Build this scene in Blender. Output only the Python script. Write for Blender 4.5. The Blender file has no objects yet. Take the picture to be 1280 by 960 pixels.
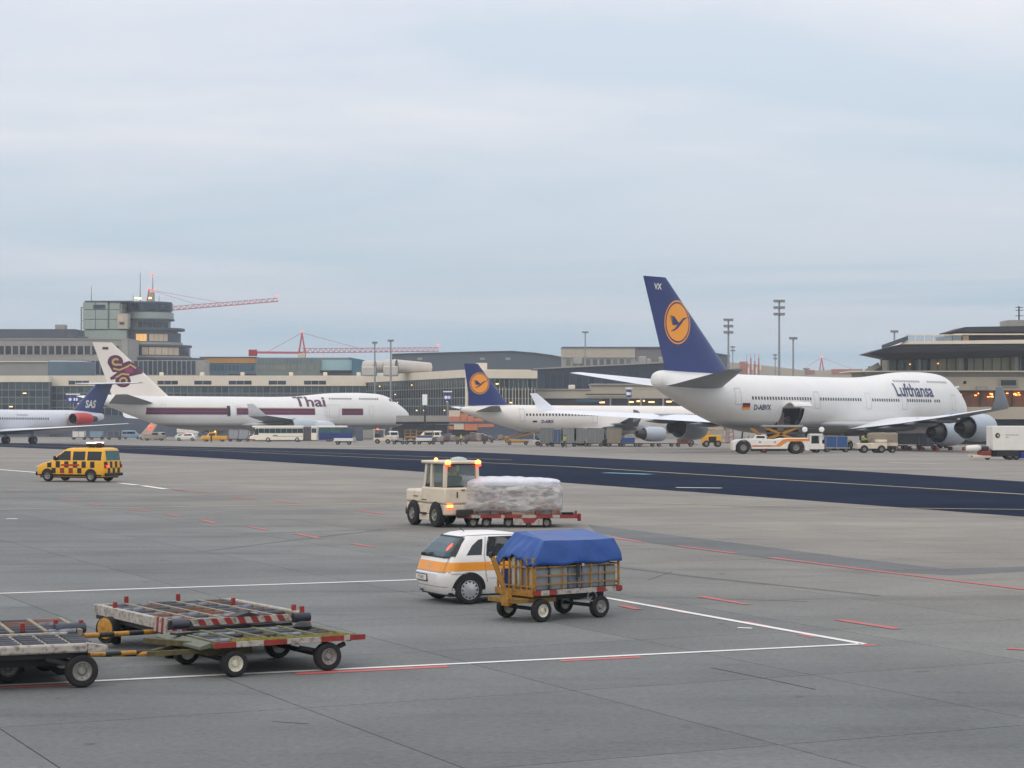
import bpy, bmesh, math, random
from math import sin, cos, pi, radians, sqrt, floor, atan2
from mathutils import Vector, Matrix, noise
random.seed(7)
S = bpy.context.scene
COL = S.collection
# ------------------------------------------------------------------ camera, world, sun, exposure
F, H, HZ = 2600.0, 3.9, 516.0            # focal length in photo pixels, eye height, horizon row
cd = bpy.data.cameras.new('camera'); cam = bpy.data.objects.new('camera', cd); COL.objects.link(cam)
cam.location = (0, 0, H); cam.rotation_euler = (pi/2, 0, 0)
cd.sensor_width = 36; cd.lens = 36*F/1280; cd.shift_y = 36/1280; cd.clip_start = 0.5; cd.clip_end = 9000
S.camera = cam
S.view_settings.view_transform = 'Standard'; S.view_settings.look = 'None'
S.view_settings.exposure = 0.0; S.view_settings.gamma = 1
SUN_EL, SUN_AZ = radians(34), radians(212)   # low evening light from behind the camera, azimuth clockwise from +Y
wd = bpy.data.worlds.new('World'); S.world = wd; wd.use_nodes = True
nt = wd.node_tree; N = nt.nodes; Lk = nt.links
for n in list(N): N.remove(n)
def nd(t, **k):
    n = N.new(t)
    for a, b in k.items(): setattr(n, a, b)
    return n
def wmath(op, a, b=None, clamp=False):
    n = nd('ShaderNodeMath', operation=op, use_clamp=clamp)
    for i, x in enumerate((a, b)):
        if x is None: continue
        if isinstance(x, (int, float)): n.inputs[i].default_value = x
        else: Lk.new(x, n.inputs[i])
    return n.outputs[0]
sky = nd('ShaderNodeTexSky', sky_type='NISHITA', sun_disc=False, sun_elevation=SUN_EL, sun_rotation=SUN_AZ)
sky.air_density = 1.4; sky.dust_density = 3.0
geo = nd('ShaderNodeTexCoord'); sep = nd('ShaderNodeSeparateXYZ'); Lk.new(geo.outputs['Generated'], sep.inputs[0])
up = wmath('MAXIMUM', sep.outputs[2], 0.0)
den = wmath('ADD', up, 0.045)
cx = wmath('DIVIDE', sep.outputs[0], den); cy = wmath('DIVIDE', sep.outputs[1], den)
cmb = nd('ShaderNodeCombineXYZ'); Lk.new(cx, cmb.inputs[0]); Lk.new(cy, cmb.inputs[1])
mp = nd('ShaderNodeMapping'); mp.inputs['Scale'].default_value = (0.30, 0.42, 1); mp.inputs['Rotation'].default_value = (0, 0, 0.12)
mp.inputs['Location'].default_value = (3.1, 7.7, 0)
Lk.new(cmb.outputs[0], mp.inputs[0])
nz = nd('ShaderNodeTexNoise'); nz.inputs['Scale'].default_value = 1.0; nz.inputs['Detail'].default_value = 7; nz.inputs['Roughness'].default_value = 0.55
nz.inputs['Distortion'].default_value = 0.5
Lk.new(mp.outputs[0], nz.inputs['Vector'])
rp = nd('ShaderNodeValToRGB'); Lk.new(nz.outputs[0], rp.inputs[0])
rp.color_ramp.elements[0].position = 0.38; rp.color_ramp.elements[1].position = 0.63
hz = nd('ShaderNodeValToRGB'); Lk.new(up, hz.inputs[0])          # clear part of the sky, by elevation
e = hz.color_ramp.elements
e[0].position = 0.0; e[0].color = (0.395, 0.535, 0.655, 1)
e[1].position = 1.0; e[1].color = (1.12, 1.20, 1.34, 1)
x = e.new(0.09); x.color = (0.530, 0.640, 0.755, 1)
x = e.new(0.20); x.color = (0.665, 0.735, 0.84, 1)
x = e.new(0.55); x.color = (0.92, 1.00, 1.13, 1)
cl = nd('ShaderNodeValToRGB'); Lk.new(up, cl.inputs[0])          # cloud veil, by elevation
e = cl.color_ramp.elements
e[0].position = 0.0; e[0].color = (0.50, 0.595, 0.69, 1)
e[1].position = 1.0; e[1].color = (1.42, 1.42, 1.48, 1)
x = e.new(0.10); x.color = (0.71, 0.74, 0.82, 1)
x = e.new(0.20); x.color = (0.95, 0.91, 0.935, 1)
x = e.new(0.55); x.color = (1.2, 1.2, 1.25, 1)
mx = nd('ShaderNodeMixRGB'); Lk.new(rp.outputs[0], mx.inputs[0]); Lk.new(hz.outputs[0], mx.inputs[1]); Lk.new(cl.outputs[0], mx.inputs[2])
sk = nd('ShaderNodeMixRGB', blend_type='MULTIPLY'); sk.inputs[0].default_value = 1.0; Lk.new(sky.outputs[0], sk.inputs[1]); sk.inputs[2].default_value = (0.10, 0.10, 0.10, 1)
m2 = nd('ShaderNodeMixRGB'); m2.inputs[0].default_value = 0.88; Lk.new(sk.outputs[0], m2.inputs[1]); Lk.new(mx.outputs[0], m2.inputs[2])
bg = nd('ShaderNodeBackground'); Lk.new(m2.outputs[0], bg.inputs[0]); bg.inputs[1].default_value = 1.1
out = nd('ShaderNodeOutputWorld'); Lk.new(bg.outputs[0], out.inputs[0])
sd = bpy.data.lights.new('sun', 'SUN'); sd.energy = 0.55; sd.angle = radians(22); sd.color = (1.0, 0.87, 0.74)
so = bpy.data.objects.new('sun', sd); COL.objects.link(so)
sv = Vector((sin(SUN_AZ)*cos(SUN_EL), cos(SUN_AZ)*cos(SUN_EL), sin(SUN_EL)))
so.rotation_euler = sv.to_track_quat('Z', 'Y').to_euler(); so.location = (0, -60, 60)

# ------------------------------------------------------------------ helpers
def gz(d): return -0.0062*(min(max(d, 150), 520)-150)            # the apron falls away gently
def G(px, py):                                                    # photo pixel -> point on the apron
    d = F*H/(py-HZ)
    if d > 150:
        d = F*(H-0.93)/max(py-HZ-F*0.0062, 1e-3)
        if d > 520: d = F*(H-gz(520))/(py-HZ)
    return Vector(((px-640)*d/F, d, gz(d)))
def W(px, py, d): return Vector(((px-640)*d/F, d, H-(py-HZ)*d/F))
def lin(c):
    return tuple(((x/255)/12.92 if x <= 10 else (((x/255)+0.055)/1.055)**2.4) for x in c)
MATS = {}
def M(name, rgb, rough=0.5, metal=0.0, var=0.12, scale=3.0, bump=0.0, emit=0.0, rnd=0.0, alpha=1.0, spec=0.5, dirt=0.0):
    """procedural principled material; rgb in 0..255 sRGB base colour"""
    if name in MATS: return MATS[name]
    m = bpy.data.materials.new(name); m.use_nodes = True; MATS[name] = m
    t = m.node_tree; b = t.nodes['Principled BSDF']; c = lin(rgb)
    tc = t.nodes.new('ShaderNodeTexCoord')
    n = t.nodes.new('ShaderNodeTexNoise'); n.inputs['Scale'].default_value = scale; n.inputs['Detail'].default_value = 6; n.inputs['Roughness'].default_value = 0.6
    t.links.new(tc.outputs['Object'], n.inputs['Vector'])
    r = t.nodes.new('ShaderNodeValToRGB'); t.links.new(n.outputs[0], r.inputs[0])
    r.color_ramp.elements[0].position = 0.25; r.color_ramp.elements[1].position = 0.75
    r.color_ramp.elements[0].color = (*[x*(1-var) for x in c], 1); r.color_ramp.elements[1].color = (*[min(1, x*(1+var)) for x in c], 1)
    col = r.outputs[0]
    if dirt:
        n2 = t.nodes.new('ShaderNodeTexNoise'); n2.inputs['Scale'].default_value = scale*2.7; n2.inputs['Detail'].default_value = 8
        t.links.new(tc.outputs['Object'], n2.inputs['Vector'])
        r2 = t.nodes.new('ShaderNodeValToRGB'); t.links.new(n2.outputs[0], r2.inputs[0])
        r2.color_ramp.elements[0].position = 0.5; r2.color_ramp.elements[1].position = 0.68
        r2.color_ramp.elements[0].color = (0, 0, 0, 1); r2.color_ramp.elements[1].color = (dirt, dirt, dirt, 1)
        k = t.nodes.new('ShaderNodeMixRGB'); t.links.new(r2.outputs[0], k.inputs[0]); t.links.new(col, k.inputs[1]); k.inputs[2].default_value = (0.045, 0.036, 0.028, 1)
        col = k.outputs[0]
    if rnd:
        oi = t.nodes.new('ShaderNodeObjectInfo'); mr = t.nodes.new('ShaderNodeMapRange')
        t.links.new(oi.outputs['Random'], mr.inputs[0]); mr.inputs[3].default_value = 1-rnd; mr.inputs[4].default_value = 1+rnd
        k = t.nodes.new('ShaderNodeVectorMath'); k.operation = 'SCALE'; t.links.new(col, k.inputs[0]); t.links.new(mr.outputs[0], k.inputs['Scale']); col = k.outputs[0]
    t.links.new(col, b.inputs['Base Color'])
    b.inputs['Roughness'].default_value = rough; b.inputs['Metallic'].default_value = metal
    b.inputs['Specular IOR Level'].default_value = spec
    if alpha < 1: b.inputs['Alpha'].default_value = alpha
    if bump:
        bp = t.nodes.new('ShaderNodeBump'); bp.inputs['Strength'].default_value = bump; bp.inputs['Distance'].default_value = 0.05
        t.links.new(n.outputs[0], bp.inputs['Height']); t.links.new(bp.outputs[0], b.inputs['Normal'])
    if emit:
        b.inputs['Emission Color'].default_value = (*c, 1); b.inputs['Emission Strength'].default_value = emit
    return m
class MB:
    def __init__(s): s.v = []; s.f = []; s.mi = []
    def add(s, vs, fs, mi=0):
        o = len(s.v); s.v += [tuple(p) for p in vs]; s.f += [tuple(i+o for i in q) for q in fs]; s.mi += [mi]*len(fs); return s
    def box(s, x0, x1, y0, y1, z0, z1, mi=0):
        return s.add([(x0,y0,z0),(x1,y0,z0),(x1,y1,z0),(x0,y1,z0),(x0,y0,z1),(x1,y0,z1),(x1,y1,z1),(x0,y1,z1)],
            [(0,3,2,1),(4,5,6,7),(0,1,5,4),(1,2,6,5),(2,3,7,6),(3,0,4,7)], mi)
    def hexa(s, p, mi=0): return s.add(p, [(0,3,2,1),(4,5,6,7),(0,1,5,4),(1,2,6,5),(2,3,7,6),(3,0,4,7)], mi)
    def beam(s, p, q, w, h=None, mi=0):                           # square bar from p to q
        p = Vector(p); q = Vector(q); h = h or w; d = (q-p).normalized()
        a = d.cross(Vector((0,0,1)));  a = Vector((1,0,0)) if a.length < 1e-3 else a.normalized()
        b = a.cross(d); a = a*w/2; b = b*h/2
        return s.hexa([p-a-b, p+a-b, p+a+b, p-a+b, q-a-b, q+a-b, q+a+b, q-a+b], mi)
    def loft(s, rings, mi=0, cap=True, closed=True):
        n = len(rings[0]); vs = [p for r in rings for p in r]; fs = []
        for i in range(len(rings)-1):
            for j in range(n if closed else n-1):
                k = (j+1) % n; fs.append((i*n+j, i*n+k, (i+1)*n+k, (i+1)*n+j))
        if cap: fs.append(tuple(range(n))[::-1]); fs.append(tuple(range((len(rings)-1)*n, len(rings)*n)))
        return s.add(vs, fs, mi)
    def tube(s, p, q, r0, r1=None, n=10, mi=0, cap=True):
        p = Vector(p); q = Vector(q); r1 = r0 if r1 is None else r1; d = (q-p).normalized()
        a = d.orthogonal().normalized(); b = d.cross(a)
        return s.loft([[p+(a*cos(2*pi*i/n)+b*sin(2*pi*i/n))*r0 for i in range(n)], [q+(a*cos(2*pi*i/n)+b*sin(2*pi*i/n))*r1 for i in range(n)]], mi, cap)
    def path(s, pts, r, n=8, mi=0):
        for a, b in zip(pts, pts[1:]): s.tube(a, b, r, r, n, mi)
        return s
    def lathe(s, prof, o=(0,0,0), ax=(1,0,0), n=24, mi=0, cap=False): # prof: (along, radius)
        ax = Vector(ax).normalized(); a = ax.orthogonal().normalized(); b = ax.cross(a); o = Vector(o)
        return s.loft([[o+ax*t+(a*cos(2*pi*i/n)+b*sin(2*pi*i/n))*max(r, 1e-3) for i in range(n)] for t, r in prof], mi, cap)
    def prism(s, poly, a0, a1, axis='y', mi=0):                   # polygon in the other two axes, extruded along axis
        def P(u, v, w): return {'y': (u, w, v), 'x': (w, u, v), 'z': (u, v, w)}[axis]
        return s.loft([[P(u, v, a0) for u, v in poly], [P(u, v, a1) for u, v in poly]], mi)
    def mesh(s, name, mats, smooth=None):
        me = bpy.data.meshes.new(name); me.from_pydata(s.v, [], s.f)
        for m in (mats if isinstance(mats, (list, tuple)) else [mats]): me.materials.append(m)
        if any(s.mi): me.polygons.foreach_set('material_index', s.mi)
        bm = bmesh.new(); bm.from_mesh(me); bmesh.ops.recalc_face_normals(bm, faces=bm.faces); bm.to_mesh(me); bm.free()
        if smooth:
            me.polygons.foreach_set('use_smooth', [True]*len(me.polygons)); me.set_sharp_from_angle(angle=radians(smooth))
        me.update(); return me
def inst(name, me, parent=None, loc=(0,0,0), rot=(0,0,0)):
    o = bpy.data.objects.new(name, me); COL.objects.link(o); o.parent = parent; o.location = loc; o.rotation_euler = rot; return o
def O(name, mb, mats, parent=None, smooth=None, bevel=0, kind=None, loc=(0,0,0), rot=(0,0,0), seg=2):
    o = inst(name, mb.mesh(name, mats, smooth), parent, loc, rot)
    if bevel:
        b = o.modifiers.new('bevel', 'BEVEL'); b.width = bevel; b.segments = seg; b.limit_method = 'ANGLE'; b.angle_limit = radians(35)
        if not smooth:
            o.data.polygons.foreach_set('use_smooth', [True]*len(o.data.polygons)); o.data.set_sharp_from_angle(angle=radians(50))
    if kind: o['kind'] = kind
    return o
def tag(o, label, cat, group=None):
    o['label'] = label; o['category'] = cat
    if group: o['group'] = group
    return o
def T(name, label, cat, loc=(0,0,0), rz=0, group=None, scale=1):
    o = bpy.data.objects.new(name, None); COL.objects.link(o); o.location = loc; o.rotation_euler = (0,0,rz); o.scale = (scale,)*3
    o.empty_display_size = 0.3
    return tag(o, label, cat, group)
def dup(root, loc, rz=None, label=None, group=None, scale=None):
    def cp(o, par):
        c = o.copy(); COL.objects.link(c); c.parent = par
        for ch in o.children: cp(ch, c)
        return c
    r = cp(root, None); r.location = loc
    if rz is not None: r.rotation_euler = (0,0,rz)
    if label: r['label'] = label
    if group: r['group'] = group
    if scale: r.scale = (scale,)*3
    return r
def sheet(polys, fun, L=0.4):                                     # flat polygons draped on a surface
    bm = bmesh.new()
    for p in polys:
        try: bm.faces.new([bm.verts.new((u, v, 0)) for u, v in p])
        except ValueError: pass
    bmesh.ops.triangulate(bm, faces=bm.faces)
    for _ in range(5):
        es = [e for e in bm.edges if e.calc_length() > L]
        if not es: break
        bmesh.ops.subdivide_edges(bm, edges=es, cuts=1); bmesh.ops.triangulate(bm, faces=bm.faces)
    mb = MB(); bm.verts.index_update(); mb.add([fun(v.co.x, v.co.y) for v in bm.verts], [[v.index for v in f.verts] for f in bm.faces]); bm.free()
    return mb
def rect(a, b, c, d): return [(a, c), (b, c), (b, d), (a, d)]
def ell(cx, cy, rx, ry, n=40): return [(cx+rx*cos(2*pi*i/n), cy+ry*sin(2*pi*i/n)) for i in range(n)]
def stroke(pts, ws):                                              # ribbon polygon quads along a polyline
    out = []; P = [Vector(p) for p in pts]; Lf = []; R = []
    for i, p in enumerate(P):
        d = (P[min(i+1, len(P)-1)]-P[max(i-1, 0)]).normalized(); n = Vector((-d.y, d.x)); w = ws[i] if isinstance(ws, (list, tuple)) else ws
        Lf.append(p+n*w/2); R.append(p-n*w/2)
    for i in range(len(P)-1): out.append([tuple(Lf[i]), tuple(R[i]), tuple(R[i+1]), tuple(Lf[i+1])])
    return out
def text(txt, size, shear=0, bold=0.0, sx=1.0, space=1.0):
    cu = bpy.data.curves.new('lettering', 'FONT'); cu.body = txt; cu.size = size; cu.shear = shear; cu.offset = bold; cu.space_character = space
    cu.align_x = 'CENTER'; cu.align_y = 'CENTER'; cu.resolution_u = 3
    o = bpy.data.objects.new('lettering', cu); COL.objects.link(o)
    me = o.evaluated_get(bpy.context.evaluated_depsgraph_get()).to_mesh()
    ps = [[(me.vertices[i].co.x*sx, me.vertices[i].co.y) for i in p.vertices] for p in me.polygons]
    o.evaluated_get(bpy.context.evaluated_depsgraph_get()).to_mesh_clear(); bpy.data.objects.remove(o); bpy.data.curves.remove(cu)
    return ps
def rrect(x0, x1, w, r, n=4):                                     # rounded plan outline
    r = min(r, w*0.95, (x1-x0)*0.45); o = []
    for cx_, cy_, a in ((x1-r, w-r, 0), (x0+r, w-r, pi/2), (x0+r, -w+r, pi), (x1-r, -w+r, 3*pi/2)):
        for i in range(n+1): o.append((cx_+r*cos(a+i*pi/2/n), cy_+r*sin(a+i*pi/2/n)))
    return o
class Body:                                                       # vehicle shell stacked from plan outlines: (z, rear x, front x, half width, corner radius)
    def __init__(s, lv): s.lv = lv
    def at(s, z):
        lv = s.lv
        if z <= lv[0][0]: return lv[0][1:]
        for a, b in zip(lv, lv[1:]):
            if z <= b[0]:
                t = (z-a[0])/(b[0]-a[0]); return tuple(p+(q-p)*t for p, q in zip(a[1:], b[1:]))
        return lv[-1][1:]
    def mb(s):
        m = MB(); m.loft([[(x, y, z) for x, y in rrect(a, b, w, r)] for z, a, b, w, r in s.lv]); return m
    def ys(s, x, z):
        a, b, w, r = s.at(z); r = min(r, w*0.95, (b-a)*0.45)
        d = max(a+r-x, x-(b-r), 0); return w-r+sqrt(max(r*r-d*d, 0))
    def xe(s, y, z, front):
        a, b, w, r = s.at(z); r = min(r, w*0.95, (b-a)*0.45); d = max(abs(y)-(w-r), 0); k = r-sqrt(max(r*r-d*d, 0))
        return b-k if front else a+k
    def side(s, polys, sg, off=0.006, L=0.35): return sheet(polys, lambda u, v: (u, sg*(s.ys(u, v)+off), v), L)
    def end(s, polys, front, off=0.006, L=0.35): return sheet(polys, lambda u, v: (s.xe(u, v, front)+(off if front else -off), u, v), L)
WHEELS = {}
def wheel(par, x, y, r, w, rim, sg, rr=0.6, z=None, tyre=None):   # wheel > tyre, rim ; sg = which way the outer face looks
    key = (r, w, rim.name, sg, rr)
    if key not in WHEELS:
        a = MB().lathe([(-w/2, r*rr), (-w/2, r*0.88), (-w/2+w*0.12, r*0.97), (-w*0.15, r), (w*0.15, r), (w/2-w*0.12, r*0.97), (w/2, r*0.88), (w/2, r*rr)], ax=(0, 1, 0), n=24)
        b = MB().lathe([(sg*w*0.46, r*rr*1.01), (sg*w*0.49, r*rr*0.93), (sg*w*0.36, r*rr*0.86), (sg*w*0.22, r*rr*0.5), (sg*w*0.34, r*rr*0.36), (sg*w*0.46, r*rr*0.3), (sg*w*0.46, 0.001)], ax=(0, 1, 0), n=20)
        b.lathe([(-sg*w*0.4, r*rr*1.01), (-sg*w*0.3, 0.001)], ax=(0, 1, 0), n=20)
        for k in range(8):
            t = k*pi/4; b.box(cos(t)*r*rr*0.68-0.018*r/0.3, cos(t)*r*rr*0.68+0.018*r/0.3, sg*w*0.30-0.012, sg*w*0.30+0.012, sin(t)*r*rr*0.68-0.018*r/0.3, sin(t)*r*rr*0.68+0.018*r/0.3)
        WHEELS[key] = (a.mesh('tyre', tyre or M('tyre_rubber', (30, 30, 32), 0.85, dirt=0.2), 30), b.mesh('rim', rim, 35))
    o = inst('wheel', WHEELS[key][0], par, (x, y, r if z is None else z)); inst('rim', WHEELS[key][1], o); return o
# shared materials
white = M('white_paint', (226, 222, 214), 0.35, var=0.05, scale=0.7, dirt=0.05)
cream = M('cream_paint', (214, 200, 178), 0.45, var=0.08, scale=1.2, dirt=0.12)
glass = M('vehicle_glass', (24, 34, 38), 0.08, var=0.25, scale=0.9)
black = M('black_plastic', (24, 24, 26), 0.6)
dark = M('dark_metal', (46, 44, 44), 0.6, 0.2, dirt=0.3)
steel = M('galvanised_steel', (150, 152, 152), 0.4, 0.6, dirt=0.1)
red = M('red_paint', (172, 34, 30), 0.5, dirt=0.12)
whitem = M('chipped_white_paint', (168, 160, 150), 0.65, var=0.22, scale=5, dirt=0.65)
redm = M('chipped_red_paint', (140, 40, 34), 0.6, var=0.25, scale=5, dirt=0.5)
yellow = M('yellow_paint', (178, 126, 34), 0.55, var=0.2, scale=4, dirt=0.5)
blue = M('blue_paint', (30, 52, 120), 0.45)
hivis = M('high_visibility_fabric', (190, 220, 40), 0.8)
orange = M('orange_paint', (226, 134, 40), 0.45)
lampred = M('red_lamp_lit', (255, 60, 30), 0.3, emit=4.0)
lamporange = M('amber_lamp_lit', (255, 150, 60), 0.3, emit=7.0)
lampwarm = M('warm_lamp_lit', (255, 205, 130), 0.3, emit=3.0)
rim_grey = M('rim_grey', (140, 138, 132), 0.45, 0.3, dirt=0.25)
rim_cream = M('rim_cream', (205, 200, 180), 0.5, dirt=0.2)
rim_yellow = M('rim_yellow', (176, 150, 80), 0.5, dirt=0.3)
rim_silver = M('rim_silver', (180, 182, 184), 0.35, 0.4)
TX = {k: text(*v[0], **v[1]) for k, v in {
 'luft': (('Lufthansa', 2.3), dict(bold=0.045)), 'thai': (('Thai', 2.9), dict(bold=0.07, sx=1.4)), 'sas': (('SAS', 2.0), dict(shear=0.25, bold=0.06)),
 'reg': (('D-ABVX', 0.85), dict(bold=0.02)), 'reg2': (('D-AIRX', 0.6), dict(bold=0.02)), 'vx': (('VX', 0.9), dict(bold=0.03)), 'follow': (('FOLLOW ME', 0.26), dict(bold=0.01)),
 'scandi': (('Scandinavian', 0.5), {}), 'plate': (('F 2418', 0.1), dict(bold=0.003)), 'b6': (('B6', 1.5), dict(bold=0.03)), 'a': (('A', 1.5), dict(bold=0.03)), 'cargo': (('LSG', 0.5), dict(bold=0.02))}.items()}
# ------------------------------------------------------------------ ground
def ground_mat(name, c1, c2, rough, sc, far=None, spec=0.12):
    m = bpy.data.materials.new(name); m.use_nodes = True; t = m.node_tree; b = t.nodes['Principled BSDF']; L = t.links
    tc = t.nodes.new('ShaderNodeTexCoord'); g = t.nodes.new('ShaderNodeNewGeometry')
    def noise_(s, d, r=0.6, st=None):
        v = g.outputs['Position']
        if st:
            q = t.nodes.new('ShaderNodeMapping'); q.inputs['Scale'].default_value = st; q.inputs['Rotation'].default_value = (0, 0, radians(-25.5)); L.new(v, q.inputs[0]); v = q.outputs[0]
        n = t.nodes.new('ShaderNodeTexNoise'); n.inputs['Scale'].default_value = s; n.inputs['Detail'].default_value = d; n.inputs['Roughness'].default_value = r
        L.new(v, n.inputs['Vector']); return n.outputs[0]
    def ramp(v, p0, p1, a, bb):
        r = t.nodes.new('ShaderNodeValToRGB'); L.new(v, r.inputs[0]); r.color_ramp.elements[0].position = p0; r.color_ramp.elements[1].position = p1
        r.color_ramp.elements[0].color = (*a, 1); r.color_ramp.elements[1].color = (*bb, 1); return r.outputs[0]
    def mixc(k, a, bb, ty='MULTIPLY'):
        q = t.nodes.new('ShaderNodeMixRGB'); q.blend_type = ty
        if isinstance(k, float): q.inputs[0].default_value = k
        else: L.new(k, q.inputs[0])
        L.new(a, q.inputs[1])
        if isinstance(bb, tuple): q.inputs[2].default_value = bb
        else: L.new(bb, q.inputs[2])
        return q.outputs[0]
    col = ramp(noise_(sc, 8), 0.3, 0.72, lin(c1), lin(c2))
    if far:                                                       # a warmer, lighter tone blended in along one ground direction
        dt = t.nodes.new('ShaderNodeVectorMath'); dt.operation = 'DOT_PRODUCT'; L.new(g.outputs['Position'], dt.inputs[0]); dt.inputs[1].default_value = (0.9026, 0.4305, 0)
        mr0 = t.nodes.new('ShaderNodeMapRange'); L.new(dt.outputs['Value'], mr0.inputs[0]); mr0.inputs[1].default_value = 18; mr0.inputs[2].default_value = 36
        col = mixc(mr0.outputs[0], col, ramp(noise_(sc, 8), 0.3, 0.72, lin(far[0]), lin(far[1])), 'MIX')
    col = mixc(0.8, col, ramp(noise_(0.05, 5, 0.55, (0.35, 1.5, 1)), 0.3, 0.7, (0.74, 0.75, 0.77), (1.1, 1.09, 1.07)))   # broad worn lanes
    col = mixc(0.9, col, ramp(noise_(9.0, 10, 0.85), 0.36, 0.66, (0.68, 0.68, 0.68), (1.22, 1.22, 1.22)))                        # aggregate
    col = mixc(0.55, col, ramp(noise_(0.5, 8, 0.65, (0.16, 1.0, 1)), 0.52, 0.72, (1, 1, 1), (0.5, 0.5, 0.52)))              # oil and tyre stains
    col = mixc(0.8, col, ramp(noise_(1.7, 3, 0.5), 0.70, 0.76, (1, 1, 1), (0.55, 0.54, 0.53)))                                  # oil drips
    oi = t.nodes.new('ShaderNodeObjectInfo'); mr = t.nodes.new('ShaderNodeMapRange'); L.new(oi.outputs['Random'], mr.inputs[0]); mr.inputs[3].default_value = 0.92; mr.inputs[4].default_value = 1.07
    k = t.nodes.new('ShaderNodeVectorMath'); k.operation = 'SCALE'; L.new(col, k.inputs[0]); L.new(mr.outputs[0], k.inputs['Scale'])
    L.new(k.outputs[0], b.inputs['Base Color']); b.inputs['Roughness'].default_value = rough; b.inputs['Specular IOR Level'].default_value = spec
    bp = t.nodes.new('ShaderNodeBump'); bp.inputs['Strength'].default_value = 0.25; bp.inputs['Distance'].default_value = 0.01; L.new(noise_(30, 4), bp.inputs['Height']); L.new(bp.outputs[0], b.inputs['Normal'])
    return m
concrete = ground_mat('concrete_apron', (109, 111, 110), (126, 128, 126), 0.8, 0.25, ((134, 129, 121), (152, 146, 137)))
asphalt = ground_mat('asphalt_taxiway', (30, 38, 56), (38, 47, 66), 0.95, 0.3, None, 0.02)
def struct(o): o['kind'] = 'structure'; return o
mb = MB(); ys_ = [-120, 150, 520, 6000]; xs_ = [-6000, -300, 300, 6000]
for j in range(3):
    for i in range(3):
        mb.add([(xs_[i], ys_[j], gz(ys_[j])-0.012), (xs_[i+1], ys_[j], gz(ys_[j])-0.012), (xs_[i+1], ys_[j+1], gz(ys_[j+1])-0.012), (xs_[i], ys_[j+1], gz(ys_[j+1])-0.012)], [(0, 1, 2, 3)])
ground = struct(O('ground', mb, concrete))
TH = radians(25.5); U = Vector((cos(TH), sin(TH), 0)); V = Vector((-sin(TH), cos(TH), 0))
# slabs of the near apron, joints sunk between them
su, sv_ = 4.0, 5.3; u0, v0 = 9.35, 26.0; gap = 0.022
sm = MB(); sm.add([(gap/2, gap/2, 0), (su-gap/2, gap/2, 0), (su-gap/2, sv_-gap/2, 0), (gap/2, sv_-gap/2, 0), (gap/2, gap/2, -0.012), (su-gap/2, gap/2, -0.012), (su-gap/2, sv_-gap/2, -0.012), (gap/2, sv_-gap/2, -0.012)],
       [(0, 1, 2, 3), (0, 4, 5, 1), (1, 5, 6, 2), (2, 6, 7, 3), (3, 7, 4, 0)])
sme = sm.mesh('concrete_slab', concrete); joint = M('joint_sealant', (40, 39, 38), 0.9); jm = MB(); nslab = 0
for i in range(-12, 22):
    for j in range(-6, 18):
        u, v = u0+i*su, v0+j*sv_; c = U*(u+su/2)+V*(v+sv_/2)
        if 21 < c.y < 104 and abs(c.x) < c.y*0.25+4.5 and nslab < 290:
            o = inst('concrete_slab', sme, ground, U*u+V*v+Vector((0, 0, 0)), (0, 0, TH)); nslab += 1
            q = [U*(u+a)+V*(v+b)+Vector((0, 0, -0.008)) for a, b in ((0.01, 0.01), (su-0.01, 0.01), (su-0.01, sv_-0.01), (0.01, sv_-0.01))]
            q = [U*(u+a)+V*(v+b)+Vector((0, 0, -0.008)) for a, b in ((-0.005, -0.005), (su-0.005, -0.005), (su-0.005, sv_-0.005), (-0.005, sv_-0.005))]
            jm.add(q, [(0, 1, 2, 3)])
struct(O('joint_filler', jm, joint, ground))
# painted and paved sheets on the apron
def strip(name, px, w, mat, z=0.004, jag=0.0):
    P = [G(*p) for p in px]; m = MB(); vs = []; Q = [P[0]]
    for a, b in zip(P, P[1:]):
        n = max(1, min(60, int((b-a).length/2.0))); Q += [a.lerp(b, (k+1)/n) for k in range(n)]
    for i, p in enumerate(Q):
        d = (Q[min(i+1, len(Q)-1)]-Q[max(i-1, 0)]); d.z = 0; d.normalize(); n = Vector((-d.y, d.x, 0))
        for s_ in (1, -1):
            q = p+n*s_*w/2*(1+random.uniform(-jag, jag)); vs.append((q.x, q.y, gz(q.y)+z))
    m.add(vs, [(2*i, 2*i+1, 2*i+3, 2*i+2) for i in range(len(Q)-1)]); return struct(O(name, m, mat))
def wear(name, rgb, thr=0.5):                                     # road paint worn through to concrete in patches
    m = M(name, rgb, 0.7, var=0.08, scale=2.0, dirt=0.0); t = m.node_tree; b = t.nodes['Principled BSDF']
    n = t.nodes.new('ShaderNodeTexNoise'); n.inputs['Scale'].default_value = 6; n.inputs['Detail'].default_value = 8; n.inputs['Roughness'].default_value = 0.7
    g = t.nodes.new('ShaderNodeNewGeometry'); t.links.new(g.outputs['Position'], n.inputs['Vector'])
    r = t.nodes.new('ShaderNodeValToRGB'); t.links.new(n.outputs[0], r.inputs[0]); r.color_ramp.elements[0].position = thr; r.color_ramp.elements[1].position = thr+0.12
    old = b.inputs['Base Color'].links[0].from_socket
    k = t.nodes.new('ShaderNodeMixRGB'); t.links.new(r.outputs[0], k.inputs[0]); t.links.new(old, k.inputs[1]); k.inputs[2].default_value = (*lin((128, 126, 122)), 1)
    t.links.new(k.outputs[0], b.inputs['Base Color']); return m
wline = wear('white_line_paint', (222, 218, 212), 0.6); rline = wear('red_line_paint', (190, 84, 80), 0.5); yline = wear('yellow_line_paint', (178, 164, 110), 0.52)
cyan = wear('pale_blue_line_paint', (120, 180, 200), 0.6)
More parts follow.
